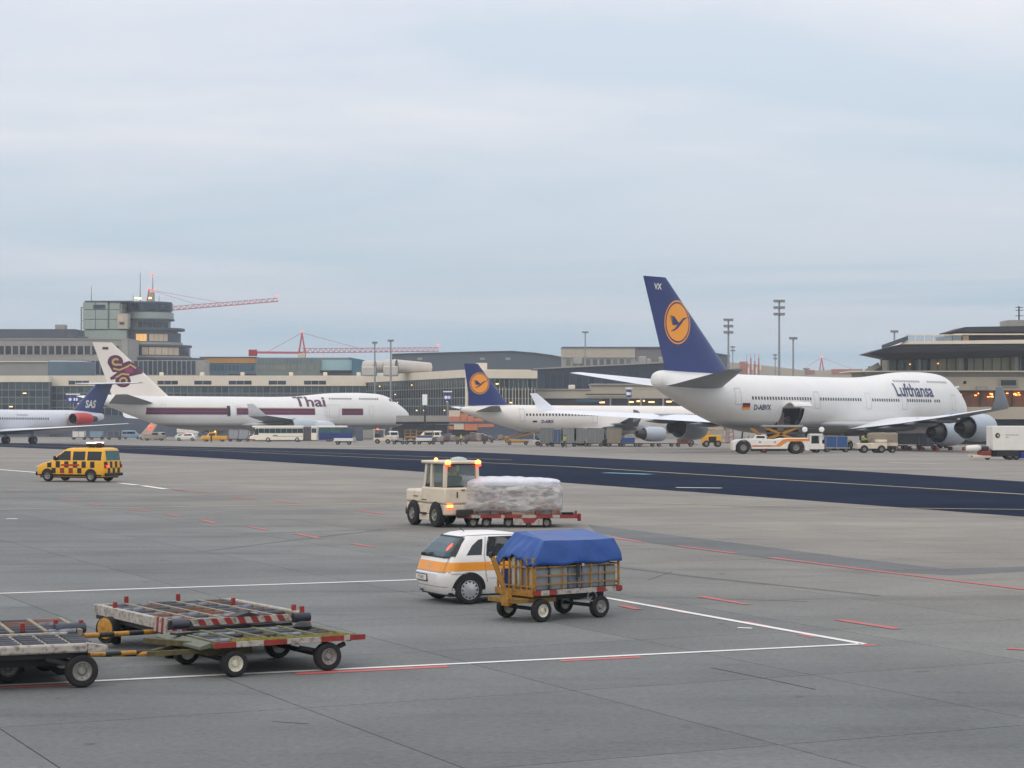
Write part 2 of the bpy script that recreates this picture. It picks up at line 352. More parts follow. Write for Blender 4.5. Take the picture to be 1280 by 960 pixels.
# taxiway sheet, edges traced on the ground
top = [(-160, 549.5), (0, 553.5), (150, 556.5), (280, 559), (440, 561.5), (600, 565.5), (760, 573), (900, 579.5), (1050, 587.5), (1280, 602), (1420, 613)]
bot = [(-160, 556), (0, 558.5), (100, 562.5), (151, 566), (260, 572), (400, 580.5), (560, 592), (690, 602), (860, 614.5), (1040, 628), (1280, 646), (1420, 658)]
def smooth_line(pts, n):
    xs = [pts[0][0]+(pts[-1][0]-pts[0][0])*i/n for i in range(n+1)]; r = []
    for x_ in xs:
        for a, b in zip(pts, pts[1:]):
            if a[0] <= x_ <= b[0]: r.append((x_, a[1]+(b[1]-a[1])*(x_-a[0])/(b[0]-a[0]))); break
    return r
NT, NC = 120, 24; ta, tb = smooth_line(top, NT), smooth_line(bot, NT); m = MB(); vs = []
for a, b in zip(ta, tb):
    for k in range(NC+1):
        p = G(a[0], a[1]).lerp(G(b[0], b[1]), k/NC); vs.append((p.x, p.y, gz(p.y)+0.005))
for e0, e1 in ((0, 6), (NT, NT-6)):                               # the strip runs on beyond the frame at both ends
    for k in range(NC+1):
        p0 = Vector(vs[(NC+1)*e0+k]); p1 = Vector(vs[(NC+1)*e1+k]); q = p0+(p0-p1).normalized()*45; vs.append((q.x, q.y, gz(q.y)+.005))
m.add(vs, [((NC+1)*r1+k, (NC+1)*r1+k+1, (NC+1)*r0+k+1, (NC+1)*r0+k) for r0, r1 in ((NT+1, 0), (NT, NT+2)) for k in range(NC)])
m.f = [tuple(q) for q in m.f]; o_ = len(m.v)-len(vs)
m.f += [((NC+1)*i+k, (NC+1)*i+k+1, (NC+1)*(i+1)+k+1, (NC+1)*(i+1)+k) for i in range(NT) for k in range(NC)]; m.mi = [0]*len(m.f)
struct(O("taxiway", m, asphalt))
patch = ground_mat('asphalt_patch', (104, 106, 106), (118, 119, 118), 0.85, 0.4)
pp = [(735, 656), (800, 664), (930, 680), (1060, 697), (1180, 711), (1290, 708), (1290, 714), (1190, 719), (1080, 713), (950, 697), (820, 680), (745, 666)]
bm_ = [(G(*p).x, G(*p).y) for p in pp]; struct(O('asphalt_patch', sheet([bm_], lambda u, v: (u, v, gz(v)+0.003), 3.0), patch))
A = G(616, 722.5); B_ = G(1078, 805.5)
strip('marking_line', [(1080, 805.3), (616, 722.3)], 0.17, wline, 0.008, 0.12)
strip('marking_line', [(-150, 864.5), (540, 831.5), (1078, 805.3)], 0.15, wline, 0.008, 0.12)
strip('marking_line', [(-150, 747), (0, 742), (520, 725), (620, 722)], 0.2, wline, 0.008, 0.12)
strip('marking_line', [(-150, 580), (0, 587), (110, 596)], 0.45, wline, 0.008, 0.15)
for a, b, c, d in ((150, 604, 172, 606.5), (178, 607.2, 208, 611.5)): strip('marking_line', [(a, b), (c, d)], 0.4, wline, 0.008, 0.15)
strip('yellow_line', [(-150, 639.5), (0, 637), (320, 632), (510, 629)], 0.28, yline, 0.008, 0.2)
strip('yellow_line', [(610, 627), (820, 629.5), (1010, 634), (1280, 637), (1400, 638)], 0.28, yline, 0.010, 0.2)
strip('yellow_line', [(-120, 553), (0, 556), (260, 563), (640, 580), (1000, 601), (1280, 618), (1400, 626)], 0.35, yline, 0.010, 0.2)
strip('yellow_line', [(120, 556.5), (420, 566.5), (640, 575)], 0.3, yline, 0.010, 0.2)
strip('blue_mark', [(757, 591), (812, 593)], 0.7, cyan, 0.010, 0.2)
strip('white_mark', [(845, 609.5), (902, 610.2)], 0.6, wline, 0.010, 0.2)
strip('white_mark', [(922, 785), (940, 785.6)], 0.16, wline, 0.008, 0.2)
strip('white_mark', [(8, 648.5), (22, 648.5)], 0.3, wline, 0.008, 0.2)
strip('white_mark', [(1110, 578), (1180, 580)], 0.3, wline, 0.008, 0.2)
REDS = [(762, 672, 803, 678), (845, 682, 920, 692), (962, 697, 1120, 717), (1120, 717, 1300, 739), (875, 746, 935, 756), (1048, 775, 1122, 786.5), (1260, 811, 1300, 813.5), (215, 612, 272, 617),
 (290, 621, 320, 624), (340, 626, 375, 630), (445, 638, 482, 643), (7, 613, 26, 614.5), (75, 623, 96, 626), (112, 630, 128, 632), (160, 637, 186, 639), (207, 642.5, 226, 646), (250, 650, 270, 654),
 (310, 658.5, 333, 662.5), (370, 667.5, 400, 673), (442, 680, 468, 684), (700, 664, 740, 669), (776, 757, 800, 762)]
for a, b, c, d in REDS: strip('red_dash', [(a, b), (c, d)], 0.19, rline, 0.010, 0.3)
for a, b, c, d in ((-100, 864.5, 95, 855.5), (370, 842.5, 560, 833), (700, 826.3, 800, 821.3), (815, 757, 860, 766.5), (930, 777, 960, 783.5), (1000, 793, 1020, 796.5), (1078, 807, 1094, 806.5)): strip('red_dash', [(a, b), (c, d)], 0.2, rline, 0.0055, 0.18)
for px in ([(890, 835), (960, 849), (1020, 862)], [(340, 902), (385, 905)], [(810, 725), (840, 715)], [(840, 747), (1010, 752)]):   # sealed cracks
    strip('sealed_crack', px, 0.03, joint, 0.003, 0.4)
# dark tyre scrub where vehicles turn
scrub = ground_mat('tyre_scrub', (98, 98, 98), (112, 111, 109), 0.8, 0.6)
for px in ([(560, 690), (700, 700), (860, 720), (1100, 745)], [(250, 690), (360, 676), (480, 662)], [(300, 668), (520, 660)]):
    strip('tyre_mark', px, 0.22, scrub, 0.002, 0.3)
# ------------------------------------------------------------------ aircraft
def cr(t):                                                        # smooth resampling of a station table
    out = []; n = len(t)
    for i in range(n-1):
        p0, p1, p2, p3 = t[max(i-1, 0)], t[i], t[i+1], t[min(i+2, n-1)]
        for k in range(4):
            u = k/4; r = []
            for c in range(len(p1)):
                m1 = (p2[c]-p0[c])/(p2[0]-p0[0])*(p2[0]-p1[0]); m2_ = (p3[c]-p1[c])/(p3[0]-p1[0])*(p2[0]-p1[0])
                if c == 0: r.append(p1[0]+(p2[0]-p1[0])*u); continue
                r.append((2*u**3-3*u*u+1)*p1[c]+(u**3-2*u*u+u)*m1+(-2*u**3+3*u*u)*p2[c]+(u**3-u*u)*m2_)
            out.append(r)
    out.append(list(t[-1])); return out
AF_U = [0, 0.012, 0.05, 0.13, 0.25, 0.4, 0.58, 0.75, 0.9, 1.0]
def af(u): return 5*(0.2969*sqrt(max(u, 0))-0.126*u-0.3516*u*u+0.2843*u**3-0.1015*u**4)+0.004*u
def wing_mb(secs, mi=0, inc=0.0):                                          # section: (x_le, y, z, chord, thickness ratio, thickness direction)
    mb = MB(); rings = []
    for x, y, z, c, t, n in secs:
        n = Vector(n).normalized()
        up_ = [Vector((x-u*c, y, z))+n*af(u)*t*c for u in AF_U]; lo = [Vector((x-u*c, y, z))-n*af(u)*t*c*0.8 for u in AF_U[1:-1]][::-1]
        rings.append([p+Vector((0, 0, -inc*(x-p.x))) for p in up_+lo])
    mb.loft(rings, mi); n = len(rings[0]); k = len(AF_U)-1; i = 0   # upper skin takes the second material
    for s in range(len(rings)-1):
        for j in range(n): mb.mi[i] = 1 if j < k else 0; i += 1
    return mb
class Fus:
    def __init__(s, tab): s.t = cr(tab)
    def at(s, a):
        t = s.t
        for p, q in zip(t, t[1:]):
            if a <= q[0]:
                k = (a-p[0])/(q[0]-p[0]); return [x+(y-x)*k for x, y in zip(p, q)]
        return t[-1]
    def side(s, a, z, sg, off=0.03):                              # sg -1 = right side (local -y)
        _, zc, w, ht, hb = s.at(a); h = ht if z > zc else hb
        q = max(-1, min(1, (z-zc)/max(h, 1e-3))); return (-a, sg*(max(w, 1e-3)*sqrt(1-q*q)+off), z)
    def drape(s, polys, sg, off=0.03, L=0.5): return sheet(polys, lambda a, z: s.side(a, z, sg, off), L)
    def mb(s, n=48, hole=None):
        mb = MB(); rings = []
        for a, zc, w, ht, hb in s.t: rings.append([(-a, max(w, .01)*cos(2*pi*i/n), zc+(ht if i < n/2 else hb)*sin(2*pi*i/n)) for i in range(n)])
        mb.loft(rings)
        if hole:
            keep = []
            for q in mb.f:
                c = sum((Vector(mb.v[i]) for i in q), Vector())/len(q)
                if not (len(q) == 4 and c.y*hole[4] > 0 and hole[0] < -c.x < hole[1] and hole[2] < c.z < hole[3]): keep.append(q)
            mb.f = keep; mb.mi = [0]*len(keep)
        return mb
def skin(name, topc, botc, zsplit, soft=0.4):                     # fuselage paint: light above, grey belly below, on the navy tailed jumbo darkened by painted shade
    m = M(name, topc, 0.32, var=0.04, scale=0.35, dirt=0.03); t = m.node_tree; b = t.nodes['Principled BSDF']
    tc = t.nodes.new('ShaderNodeTexCoord'); sp = t.nodes.new('ShaderNodeSeparateXYZ'); t.links.new(tc.outputs['Object'], sp.inputs[0])
    mr = t.nodes.new('ShaderNodeMapRange'); t.links.new(sp.outputs[2], mr.inputs[0]); mr.inputs[1].default_value = zsplit-soft; mr.inputs[2].default_value = zsplit+soft
    old = b.inputs['Base Color'].links[0].from_socket; k = t.nodes.new('ShaderNodeMixRGB'); t.links.new(mr.outputs[0], k.inputs[0]); k.inputs[1].default_value = (*lin(botc), 1); t.links.new(old, k.inputs[2])
    t.links.new(k.outputs[0], b.inputs['Base Color']); return m
wing_grey = M('shaded_wing_grey_paint', (112, 117, 124), 0.4, var=0.06, scale=0.5, dirt=0.06)  # grey wing paint, set darker to hold the shade under the wings
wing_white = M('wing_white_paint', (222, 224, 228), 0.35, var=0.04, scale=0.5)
nac_grey = M('nacelle_grey', (172, 180, 188), 0.35, 0.1, var=0.06, scale=1.0)
hot = M('exhaust_metal', (70, 66, 64), 0.45, 0.7, var=0.2, scale=2)
cav = M('dark_cavity', (18, 18, 20), 0.8)
navy = M('navy_tail_paint', (24, 44, 106), 0.35, var=0.05, scale=0.4)
gold = M('golden_emblem_paint', (246, 158, 40), 0.4, var=0.03)
wnd = M('cabin_window_glass', (38, 36, 40), 0.15)
purple = M('purple_livery_paint', (84, 22, 62), 0.4, var=0.06, scale=0.5)
magenta = M('magenta_livery_paint', (150, 40, 92), 0.4)
tan = M('gold_livery_paint', (196, 160, 96), 0.4)
ink = M('navy_lettering_paint', (30, 42, 92), 0.4); inkd = M('grey_line_paint', (140, 137, 134), 0.5)
def fin_fun(le0, c0, z0, le1, c1, z1, t, sg, off):
    def f(a, z):
        k = (z-z0)/(z1-z0); le = le0+(le1-le0)*k; c = c0+(c1-c0)*k; u = min(1, max(0, (a-le)/c))
        return (-a, sg*(af(u)*t*c*(1 if sg > 0 else 0.8)+off), z)
    return f
def engine(par, x, y, z, r, L, cowl, core=hot, turbofan=True):    # origin: intake lip centre, pointing +x
    e = O('engine', MB().lathe([(-0.35*L*0, r*0.86), (0.02*L, r*0.9), (0, r*0.93), (-0.05*L, r), (-0.22*L, r*1.06), (-0.5*L, r*1.02), (-0.66*L, r*0.86), (-0.66*L, r*0.81), (-0.5*L, r*0.80)], ax=(1, 0, 0), n=36), cowl, par, 40, loc=(x, y, z))
    O('fan', MB().lathe([(0.02*L, r*0.9), (-0.12*L, r*0.84), (-0.2*L, r*0.82), (-0.2*L, r*0.25), (-0.1*L, 0.01)], n=36), cav, e, 40)
    O('core_nozzle', MB().lathe([(-0.5*L, r*0.82), (-0.5*L, r*0.68), (-0.66*L, r*0.66), (-0.9*L, r*0.46), (-0.9*L, r*0.41), (-0.82*L, r*0.40), (-0.82*L, r*0.3), (-0.9*L, r*0.26), (-L, 0.01)], n=32), core, e, 40)
    return e
def gear(root, rx, ry, rz_, rows, half, r, w, strut_top, sg_pairs=((-1, 1))):
    rot = root.rotation_euler.z; s_ = root.scale[0]
    dz = 0.0
    mb = MB().tube((rx, ry, dz+r), (rx, ry, strut_top), 0.16, 0.22, 12)
    if rows > 1: mb.beam((rx-(rows-1)*0.75, ry, dz+r), (rx+(rows-1)*0.75, ry, dz+r), 0.22)
    mb.beam((rx, ry, dz+r+0.5), (rx+0.9, ry, strut_top), 0.1); mb.beam((rx, ry-half, dz+r), (rx, ry+half, dz+r), 0.14)
    g = O('landing_gear', mb, steel, root, 40)
    for i in range(rows):
        for s2 in (-1, 1): wheel(g, rx+(i-(rows-1)/2)*1.5, ry+s2*half, r, w, rim_grey, s2, 0.55, z=dz+r)
    return g
def canoe(root, pts, mat, name='flap_fairing'):
    for x, y, z, L, r in pts:
        O(name, MB().lathe([(0, 0.02), (-0.12*L, r*0.7), (-0.35*L, r), (-0.6*L, r*0.85), (-0.85*L, r*0.4), (-L, 0.02)], n=14), mat, root, 60, loc=(x, y, z))
def wins(F_, a0, n, pitch, z, sg, w=0.28, h=0.38, skip=(), off=0.03):
    mb = MB()
    for i in range(n):
        if i in skip: continue
        a = a0+i*pitch; mb.add([F_.side(a-w/2, z-h/2, sg, off), F_.side(a+w/2, z-h/2, sg, off), F_.side(a+w/2, z+h/2, sg, off), F_.side(a-w/2, z+h/2, sg, off)], [(0, 1, 2, 3)])
    return mb
def outline(a0, a1, z0, z1, t=0.05): return [rect(a0, a1, z0, z0+t), rect(a0, a1, z1-t, z1), rect(a0, a0+t, z0+t, z1-t), rect(a1-t, a1, z0+t, z1-t)]
def doors(F_, root, lst, sg, mat=inkd):
    for a, z, w, h in lst: O('door', F_.drape([q for q in outline(a-w/2, a+w/2, z-h/2, z+h/2, 0.04)], sg, 0.025), mat, root)
def place_plane(name, label, X, D, a, gear_aft, scale=1):
    r = T(name, label, 'airliner', (X, D, gz(D)), radians(90-a), None, scale); r.rotation_euler = (-0.0062*sin(radians(a)), 0.0062*cos(radians(a)), radians(90-a)); return r   # stands on the falling apron
J747 = [(0, 4.85, .03, .03, .03), (0.3, 4.87, .85, .85, .85), (1.1, 4.9, 1.5, 1.6, 1.55), (2.4, 4.95, 2.1, 2.45, 2.1), (3.6, 5.0, 2.45, 3.2, 2.4), (5.0, 5.05, 2.65, 3.95, 2.6), (7, 5.2, 2.95, 4.4, 2.95), (9.5, 5.3, 3.12, 4.52, 3.2), (13, 5.4, 3.25, 4.5, 3.4), (19, 5.4, 3.25, 4.36, 3.4),
 (23, 5.4, 3.25, 4.02, 3.4), (27, 5.4, 3.25, 3.66, 3.4), (31, 5.4, 3.25, 3.52, 3.4), (40, 5.4, 3.25, 3.5, 3.4), (49, 5.4, 3.25, 3.5, 3.35), (53, 5.5, 3.12, 3.42, 3.1), (57, 5.85, 2.8, 3.1, 2.7), (61, 6.5, 2.3, 2.5, 2.15), (65, 7.3, 1.65, 1.75, 1.5), (67.4, 7.85, 1.2, 1.25, 1.1), (68.4, 8.0, .85, .9, .8), (68.7, 8.02, .55, .58, .5)]
def jumbo(name, label, X, D, a, top_, bot_, split, tailm, hole=None, nk=1.0, wl=None):
    fa = lambda q: q if q > 22 else 22-(22-q)*nk
    R = place_plane(name, label, X, D, a, 32); Fs = Fus([(fa(q[0]),)+tuple(q[1:]) for q in J747])
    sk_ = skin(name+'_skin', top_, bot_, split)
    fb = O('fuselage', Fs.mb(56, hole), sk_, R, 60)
    O('tail_exhaust', MB().lathe([(0, .45), (-.05, .52), (.4, .3), (.4, .01)], o=(-68.65, 0, 8.02), ax=(1, 0, 0), n=20), cav, R, 40)
    for sg in (-1, 1):
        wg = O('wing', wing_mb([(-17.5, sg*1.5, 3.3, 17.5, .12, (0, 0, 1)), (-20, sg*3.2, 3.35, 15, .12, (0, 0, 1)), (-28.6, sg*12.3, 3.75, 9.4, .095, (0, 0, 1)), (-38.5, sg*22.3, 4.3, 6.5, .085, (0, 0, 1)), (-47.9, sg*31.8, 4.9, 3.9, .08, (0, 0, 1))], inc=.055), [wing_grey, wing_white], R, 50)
        O('winglet', wing_mb([(-47.95, sg*31.82, 4.88, 3.85, .08, (0, 0, 1)), (-48.6, sg*32.2, 5.15, 3.4, .08, (0, -sg*.7, .7)), (-49.6, sg*32.5, 5.9, 2.5, .08, (0, -sg, .2)), (-51.3, sg*32.9, 7.1, 1.3, .08, (0, -sg, .2))], inc=.03), wl if wl and sg < 0 else wing_white, R, 50)  # wl dims the right winglet by colour; the left stays bright white
        canoe(R, [(-28.5, sg*6.2, 2.45, 9.5, .42), (-31, sg*10.2, 2.7, 8.5, .4), (-35.0, sg*15.5, 3.15, 7.5, .36), (-38.5, sg*20.4, 3.55, 6.5, .33)], wing_grey)
        O('tailplane', wing_mb([(-57.6, sg*.8, 7.35, 10.2, .1, (0, 0, 1)), (-59.2, sg*2.4, 7.55, 9.0, .1, (0, 0, 1)), (-67.6, sg*11.1, 8.95, 2.6, .09, (0, 0, 1))]), [wing_grey, wing_white], R, 50)
        for ex, ey, ez in ((-22.6, 11.7, 2.15), (-31.6, 20.8, 2.75)):
            en = engine(R, ex-1.6, sg*ey, ez, 1.55, 6.7, nac_grey)
            O('pylon', wing_mb([(-1.2, 0, 1.2, 5.6, .05, (0, 1, 0)), (-3.6, 0, 1.75 if ey < 15 else 1.75, 6.0, .05, (0, 1, 0))]), nac_grey, en, 50)
    fr = [(-52.2, 0, 8.3, 16.0, .1, (0, 1, 0)), (-55.0, 0, 9.0, 11.8, .1, (0, 1, 0)), (-66.8, 0, 19.4, 4.0, .1, (0, 1, 0))]
    O('fin', wing_mb(fr), tailm, R, 50)
    for gx, gy, hf in ((-31.5, 5.5, .55), (-31.5, -5.5, .55), (-34.6, 1.9, .55), (-34.6, -1.9, .55)): gear(R, gx, gy, 0, 2, hf, .62, .46, 3.0)
    gear(R, -7.6, 0, 0, 1, .45, .6, .42, 2.6)
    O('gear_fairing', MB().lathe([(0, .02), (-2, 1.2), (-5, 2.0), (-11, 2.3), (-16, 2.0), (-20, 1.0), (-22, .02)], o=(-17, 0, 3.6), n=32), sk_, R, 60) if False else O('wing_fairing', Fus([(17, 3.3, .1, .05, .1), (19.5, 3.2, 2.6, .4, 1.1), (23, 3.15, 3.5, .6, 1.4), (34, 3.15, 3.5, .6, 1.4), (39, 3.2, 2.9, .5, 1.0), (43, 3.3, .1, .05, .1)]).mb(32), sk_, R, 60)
    ck = [[(2.95, 8.0), (3.75, 8.0), (4.1, 8.75), (3.45, 8.55)], [(3.9, 8.0), (4.8, 8.05), (4.8, 8.72), (4.22, 8.75)], [(4.95, 8.1), (5.6, 8.2), (5.6, 8.65), (4.95, 8.72)]]
    for sg in (-1, 1): O('cockpit_window', Fs.drape([[(fa(p), z) for p, z in q] for q in ck], sg, .03, .25), wnd, R)
    return R, Fs
def crane_emblem(R, fun, cx_, cz, r, mats=(gold, navy), ry=None):
    ry = ry or r; tr = lambda q, k=1: [(cx_-u*r, cz+v*ry) for u, v in q]
    e = O('emblem', sheet([tr(ell(0, 0, 1, 1, 48))], lambda a, z: fun(a, z, .02), r/4), mats[0], R)
    ring = [tr([(cos(t)*.93, sin(t)*.93), (cos(t2)*.93, sin(t2)*.93), (cos(t2)*.86, sin(t2)*.86), (cos(t)*.86, sin(t)*.86)]) for t, t2 in ((2*pi*i/48, 2*pi*(i+1)/48) for i in range(48))]
    bird = [[(-.55, -.42), (-.2, -.28), (.1, -.02), (.42, .2), (.82, .26), (.45, .10), (.22, -.1), (-.05, -.3), (-.3, -.4)]]
    for k in range(5): bird.append([(-.68+.05*k, .28-.085*k), (-.3, .27-.085*k), (.04, .0-.02*k), (.1, -.1), (-.36, .2-.085*k)])
    O('emblem_ring', sheet(ring, lambda a, z: fun(a, z, .04), r/3), mats[1], e); O('emblem_bird', sheet([tr(q) for q in bird], lambda a, z: fun(a, z, .05), r/4), mats[1], e)
def words(R, Fs, key, a, z, sg, mat, name='lettering', off=.035, L=.5):
    O(name, sheet([[(a+sg*u, z+v) for u, v in p] for p in TX[key]], lambda aa, zz: Fs.side(aa, zz, sg, off), L), mat, R)
# --- jumbo with navy tail
R, Fs = jumbo('jumbo_jet', 'large white jumbo jet, navy tail with golden crane emblem, cargo door open above a loader', 62.0, 280.0, 42.3, (226, 224, 220), (104, 107, 116), 3.25, navy, hole=(45.4, 48.8, 2.95, 5.0, -1), nk=.86, wl=M('dimmed_winglet_paint', (138, 148, 158), .4, var=.04))  # belly grey goes darker than its paint, underside shade mixed into the colour
for sg in (-1, 1):
    ff = lambda a, z, off, s_=sg: fin_fun(55.0, 11.8, 9.0, 66.8, 4.0, 19.4, .1, s_, off)(a, z)
    crane_emblem(R, ff, 65.0, 14.5, 2.25, ry=2.45)
    O('lettering', sheet([[(68.4+sg*u, 18.3+v) for u, v in p] for p in TX['vx']], lambda a, z: ff(a, z, .03), .4), white, R)
    words(R, Fs, 'luft', 19.6, 7.38, sg, ink)
    words(R, Fs, 'reg', 52.8, 5.05, sg, ink)
    O('flag', Fs.drape([rect(55.0, 56.3, 5.3, 5.55)], sg), black, R); O('flag', Fs.drape([rect(55.0, 56.3, 5.05, 5.3)], sg), red, R); O('flag', Fs.drape([rect(55.0, 56.3, 4.8, 5.05)], sg), gold, R)
    O('cabin_windows', wins(Fs, 14, 76, .54, 6.15, sg, .27, .36, skip=(3, 15, 16, 17, 30, 31, 32, 33, 51, 52, 53)), wnd, R, kind='stuff')
    O('upper_cabin_windows', wins(Fs, 10.5, 24, .54, 8.6, sg, .2, .28, skip=(10, 11, 12)), wnd, R, kind='stuff')
    doors(Fs, R, [(10, 6, 1.1, 2), (22.4, 6, 1.1, 2), (30.6, 6, 1.1, 2), (41.8, 6, 1.1, 2), (57, 6.3, 1.0, 1.9)], sg)
cd_ = MB(); zb = 2.4
cd_.box(-49.3, -44.9, -2.75, 0.6, 2.2, 2.3); cd_.box(-49.3, -44.9, 0.6, 0.7, 2.3, 5.3); cd_.box(-49.3, -49.2, -2.6, 0.6, 2.3, 5.3); cd_.box(-45.0, -44.9, -2.6, 0.6, 2.3, 5.3); cd_.box(-49.3, -44.9, -2.6, 0.6, 5.3, 5.4)
O('cargo_hold', cd_, cav, R)
dm = MB(); seg = [(-3.2 - 1.9*sin(t*1.1)*1.0, 5.15+0.55*sin(t*pi)+0.1*t) for t in [i/8 for i in range(9)]]
dm.loft([[(-48.9, y, z) for y, z in seg]+[(-48.9, y+.05, z-.14) for y, z in seg[::-1]], [(-45.3, y, z) for y, z in seg]+[(-45.3, y+.05, z-.14) for y, z in seg[::-1]]]); O('cargo_door', dm, white, R, 50)
O('door_seal', sheet(outline(45.2, 49.0, 2.75, 5.15, .1), lambda a, z: Fs.side(a, z, -1, .03), .4), inkd, R)
JUMBO = R
for i, (x0, w, h) in enumerate(((-48.6, 1.5, 1.7), (-46.0, .9, 1.3), (-47.0, .8, .9))): O('hold_pallet', MB().box(x0, x0+w, -2.2+.5*i, .2, 2.32, 2.32+h+.5), M('hold_pallet_%d' % i, ((120, 104, 92), (84, 78, 84), (110, 112, 116))[i], .8, var=.35, scale=2), R, bevel=.08)
# --- jumbo with purple stripe
R, Fs = jumbo('jumbo_jet', 'white jumbo jet with purple cheat stripe and purple and gold swirl emblem on white tail', -22.2, 446.0, 58.4, (232, 216, 196), (190, 182, 172), 2.6, M('tail_white_paint', (232, 222, 210), 0.35, var=.03, scale=.5))
for sg in (-1, 1):
    def band(a0, a1, z0, z1, mat, name='stripe', off=.03, n=60, S_=sg, F2=Fs, R2=R):
        m = MB(); vs = []
        for i in range(n+1):
            a = a0+(a1-a0)*i/n; q = F2.at(a)
            for z in (z0, (z0+z1)/2, z1): vs.append(F2.side(a, z, S_, off))
        m.add(vs, [(3*i+k, 3*i+k+1, 3*i+k+4, 3*i+k+3) for i in range(n) for k in (0, 1)]); O(name, m, mat, R2)
    for a0, a1 in ((12.6, 17.6), (23.8, 41.4), (43.5, 60.5)):
        band(a0, a1, 5.2, 6.5, purple); band(a0, a1, 6.54, 6.66, tan, 'pinstripe'); band(a0, a1, 5.75, 5.86, magenta, 'pinstripe', .05)
    words(R, Fs, 'thai', 24.6, 7.85, sg, purple, L=.4)
    O('cabin_windows', wins(Fs, 13, 88, .54, 6.25, sg, .24, .3, skip=(8, 9, 10, 11, 12, 13, 14, 15, 16, 17, 18, 19, 20, 48, 49, 50, 51, 52, 53, 54, 55), off=.06), wnd, R, kind='stuff')
    O('upper_cabin_windows', wins(Fs, 8.6, 22, .54, 8.6, sg, .3, .34, skip=(9, 10, 11)), wnd, R, kind='stuff')
    doors(Fs, R, [(10.6, 6, 1.1, 2), (21, 6, 1.1, 2), (41, 6, 1.1, 2), (19.6, 6.0, 3.0, 2.6), (57, 6.3, 1.0, 1.9)], sg)
    O('aft_door', Fs.drape([rect(42.8, 43.5, 4.9, 7.0)], sg, .04), black, R)
    ff = lambda a, z, off, s_=sg: fin_fun(55.0, 11.8, 9.0, 66.8, 4.0, 19.4, .1, s_, off)(a, z)
    cx_, cz = 64.3, 13.75; K = 2.55
    def tr(polys): return [[(cx_-u*K, cz+v*K) for u, v in q] for q in polys]
    lay = [(purple, .02, [ell(-.72, .75, .62, .5), ell(-.1, -.75, .62, .5)]+stroke([(-1.25, .75), (-.8, .2), (-.2, .25), (.4, .35), (.9, .2), (1.55, -.05)], [.3, .6, .7, .95, .75, .1])+stroke([(-1.1, .1-.7), (-.5, -.3), (.2, -.25), (1.5, -.1)], [.2, .45, .4, .1])),
           (tan, .035, stroke([(-.68+.27*cos(radians(t)), .72+.22*sin(radians(t))) for t in range(40, 310, 18)]+[(-.2, .5)], [.1]+[.17]*14+[.12, .05])+stroke([(-.08+.27*cos(radians(t)), -.74+.22*sin(radians(t))) for t in range(200, -90, -18)], .15)+stroke([(-.9, .2), (-.4, .1), (.1, .3), (.5, .52), (.95, .25)], .14)+stroke([(-.7, -.5), (-.2, -.2), (.4, -.25)], .14)),
           (magenta, .05, [[(.0, .05), (.25, .3), (.55, .3), (.8, .02), (.5, -.12), (.15, -.1)]])]
    par = R
    for mt, of, ps in lay: o_ = O('emblem' if par is R else 'emblem_layer', sheet(tr(ps), lambda a, z, of=of: ff(a, z, of), .5), mt, par); par = o_ if par is R else par
    O('lettering', sheet([rect(67.6, 68.8, 18.0, 18.5)], lambda a, z: ff(a, z, .03), .4), purple, R)
    wf = lambda x_, z: (-x_, sg*32.55, z)
# --- twin jet with navy tail behind
R = place_plane('twin_jet', 'white twin engined airliner with small navy tail and golden crane emblem behind baggage dollies', 31.8, 316.4, 61.3, 22)
Fs = Fus([(0, 3.3, .03, .03, .03), (.3, 3.35, .55, .55, .55), (1, 3.45, .95, 1.0, 1.0), (2.2, 3.6, 1.4, 1.5, 1.5), (3.4, 3.75, 1.7, 1.95, 1.8), (5, 3.83, 1.9, 2.06, 2.0), (7, 3.85, 1.975, 2.07, 2.07), (18, 3.85, 1.975, 2.07, 2.07), (30, 3.85, 1.975, 2.07, 2.07), (34, 3.95, 1.9, 2.0, 1.85), (38, 4.35, 1.5, 1.6, 1.35), (41.5, 4.85, .95, 1.0, .85), (44, 5.2, .45, .48, .42), (44.5, 5.25, .3, .32, .3)])
tsk = skin('twin_jet_skin', (228, 222, 214), (190, 188, 186), 2.3)
O('fuselage', Fs.mb(40), tsk, R, 60); O('tail_exhaust', MB().lathe([(0, .2), (-.04, .26), (.3, .15), (.3, .01)], o=(-44.5, 0, 5.25), n=14), cav, R)
O('wing_fairing', Fus([(15, 2.4, .1, .1, .1), (17, 2.3, 1.7, .5, .65), (20, 2.25, 2.1, .7, .8), (25, 2.25, 2.1, .7, .75), (28, 2.4, 1.2, .4, .5), (30, 2.5, .1, .1, .1)]).mb(24), tsk, R, 60)
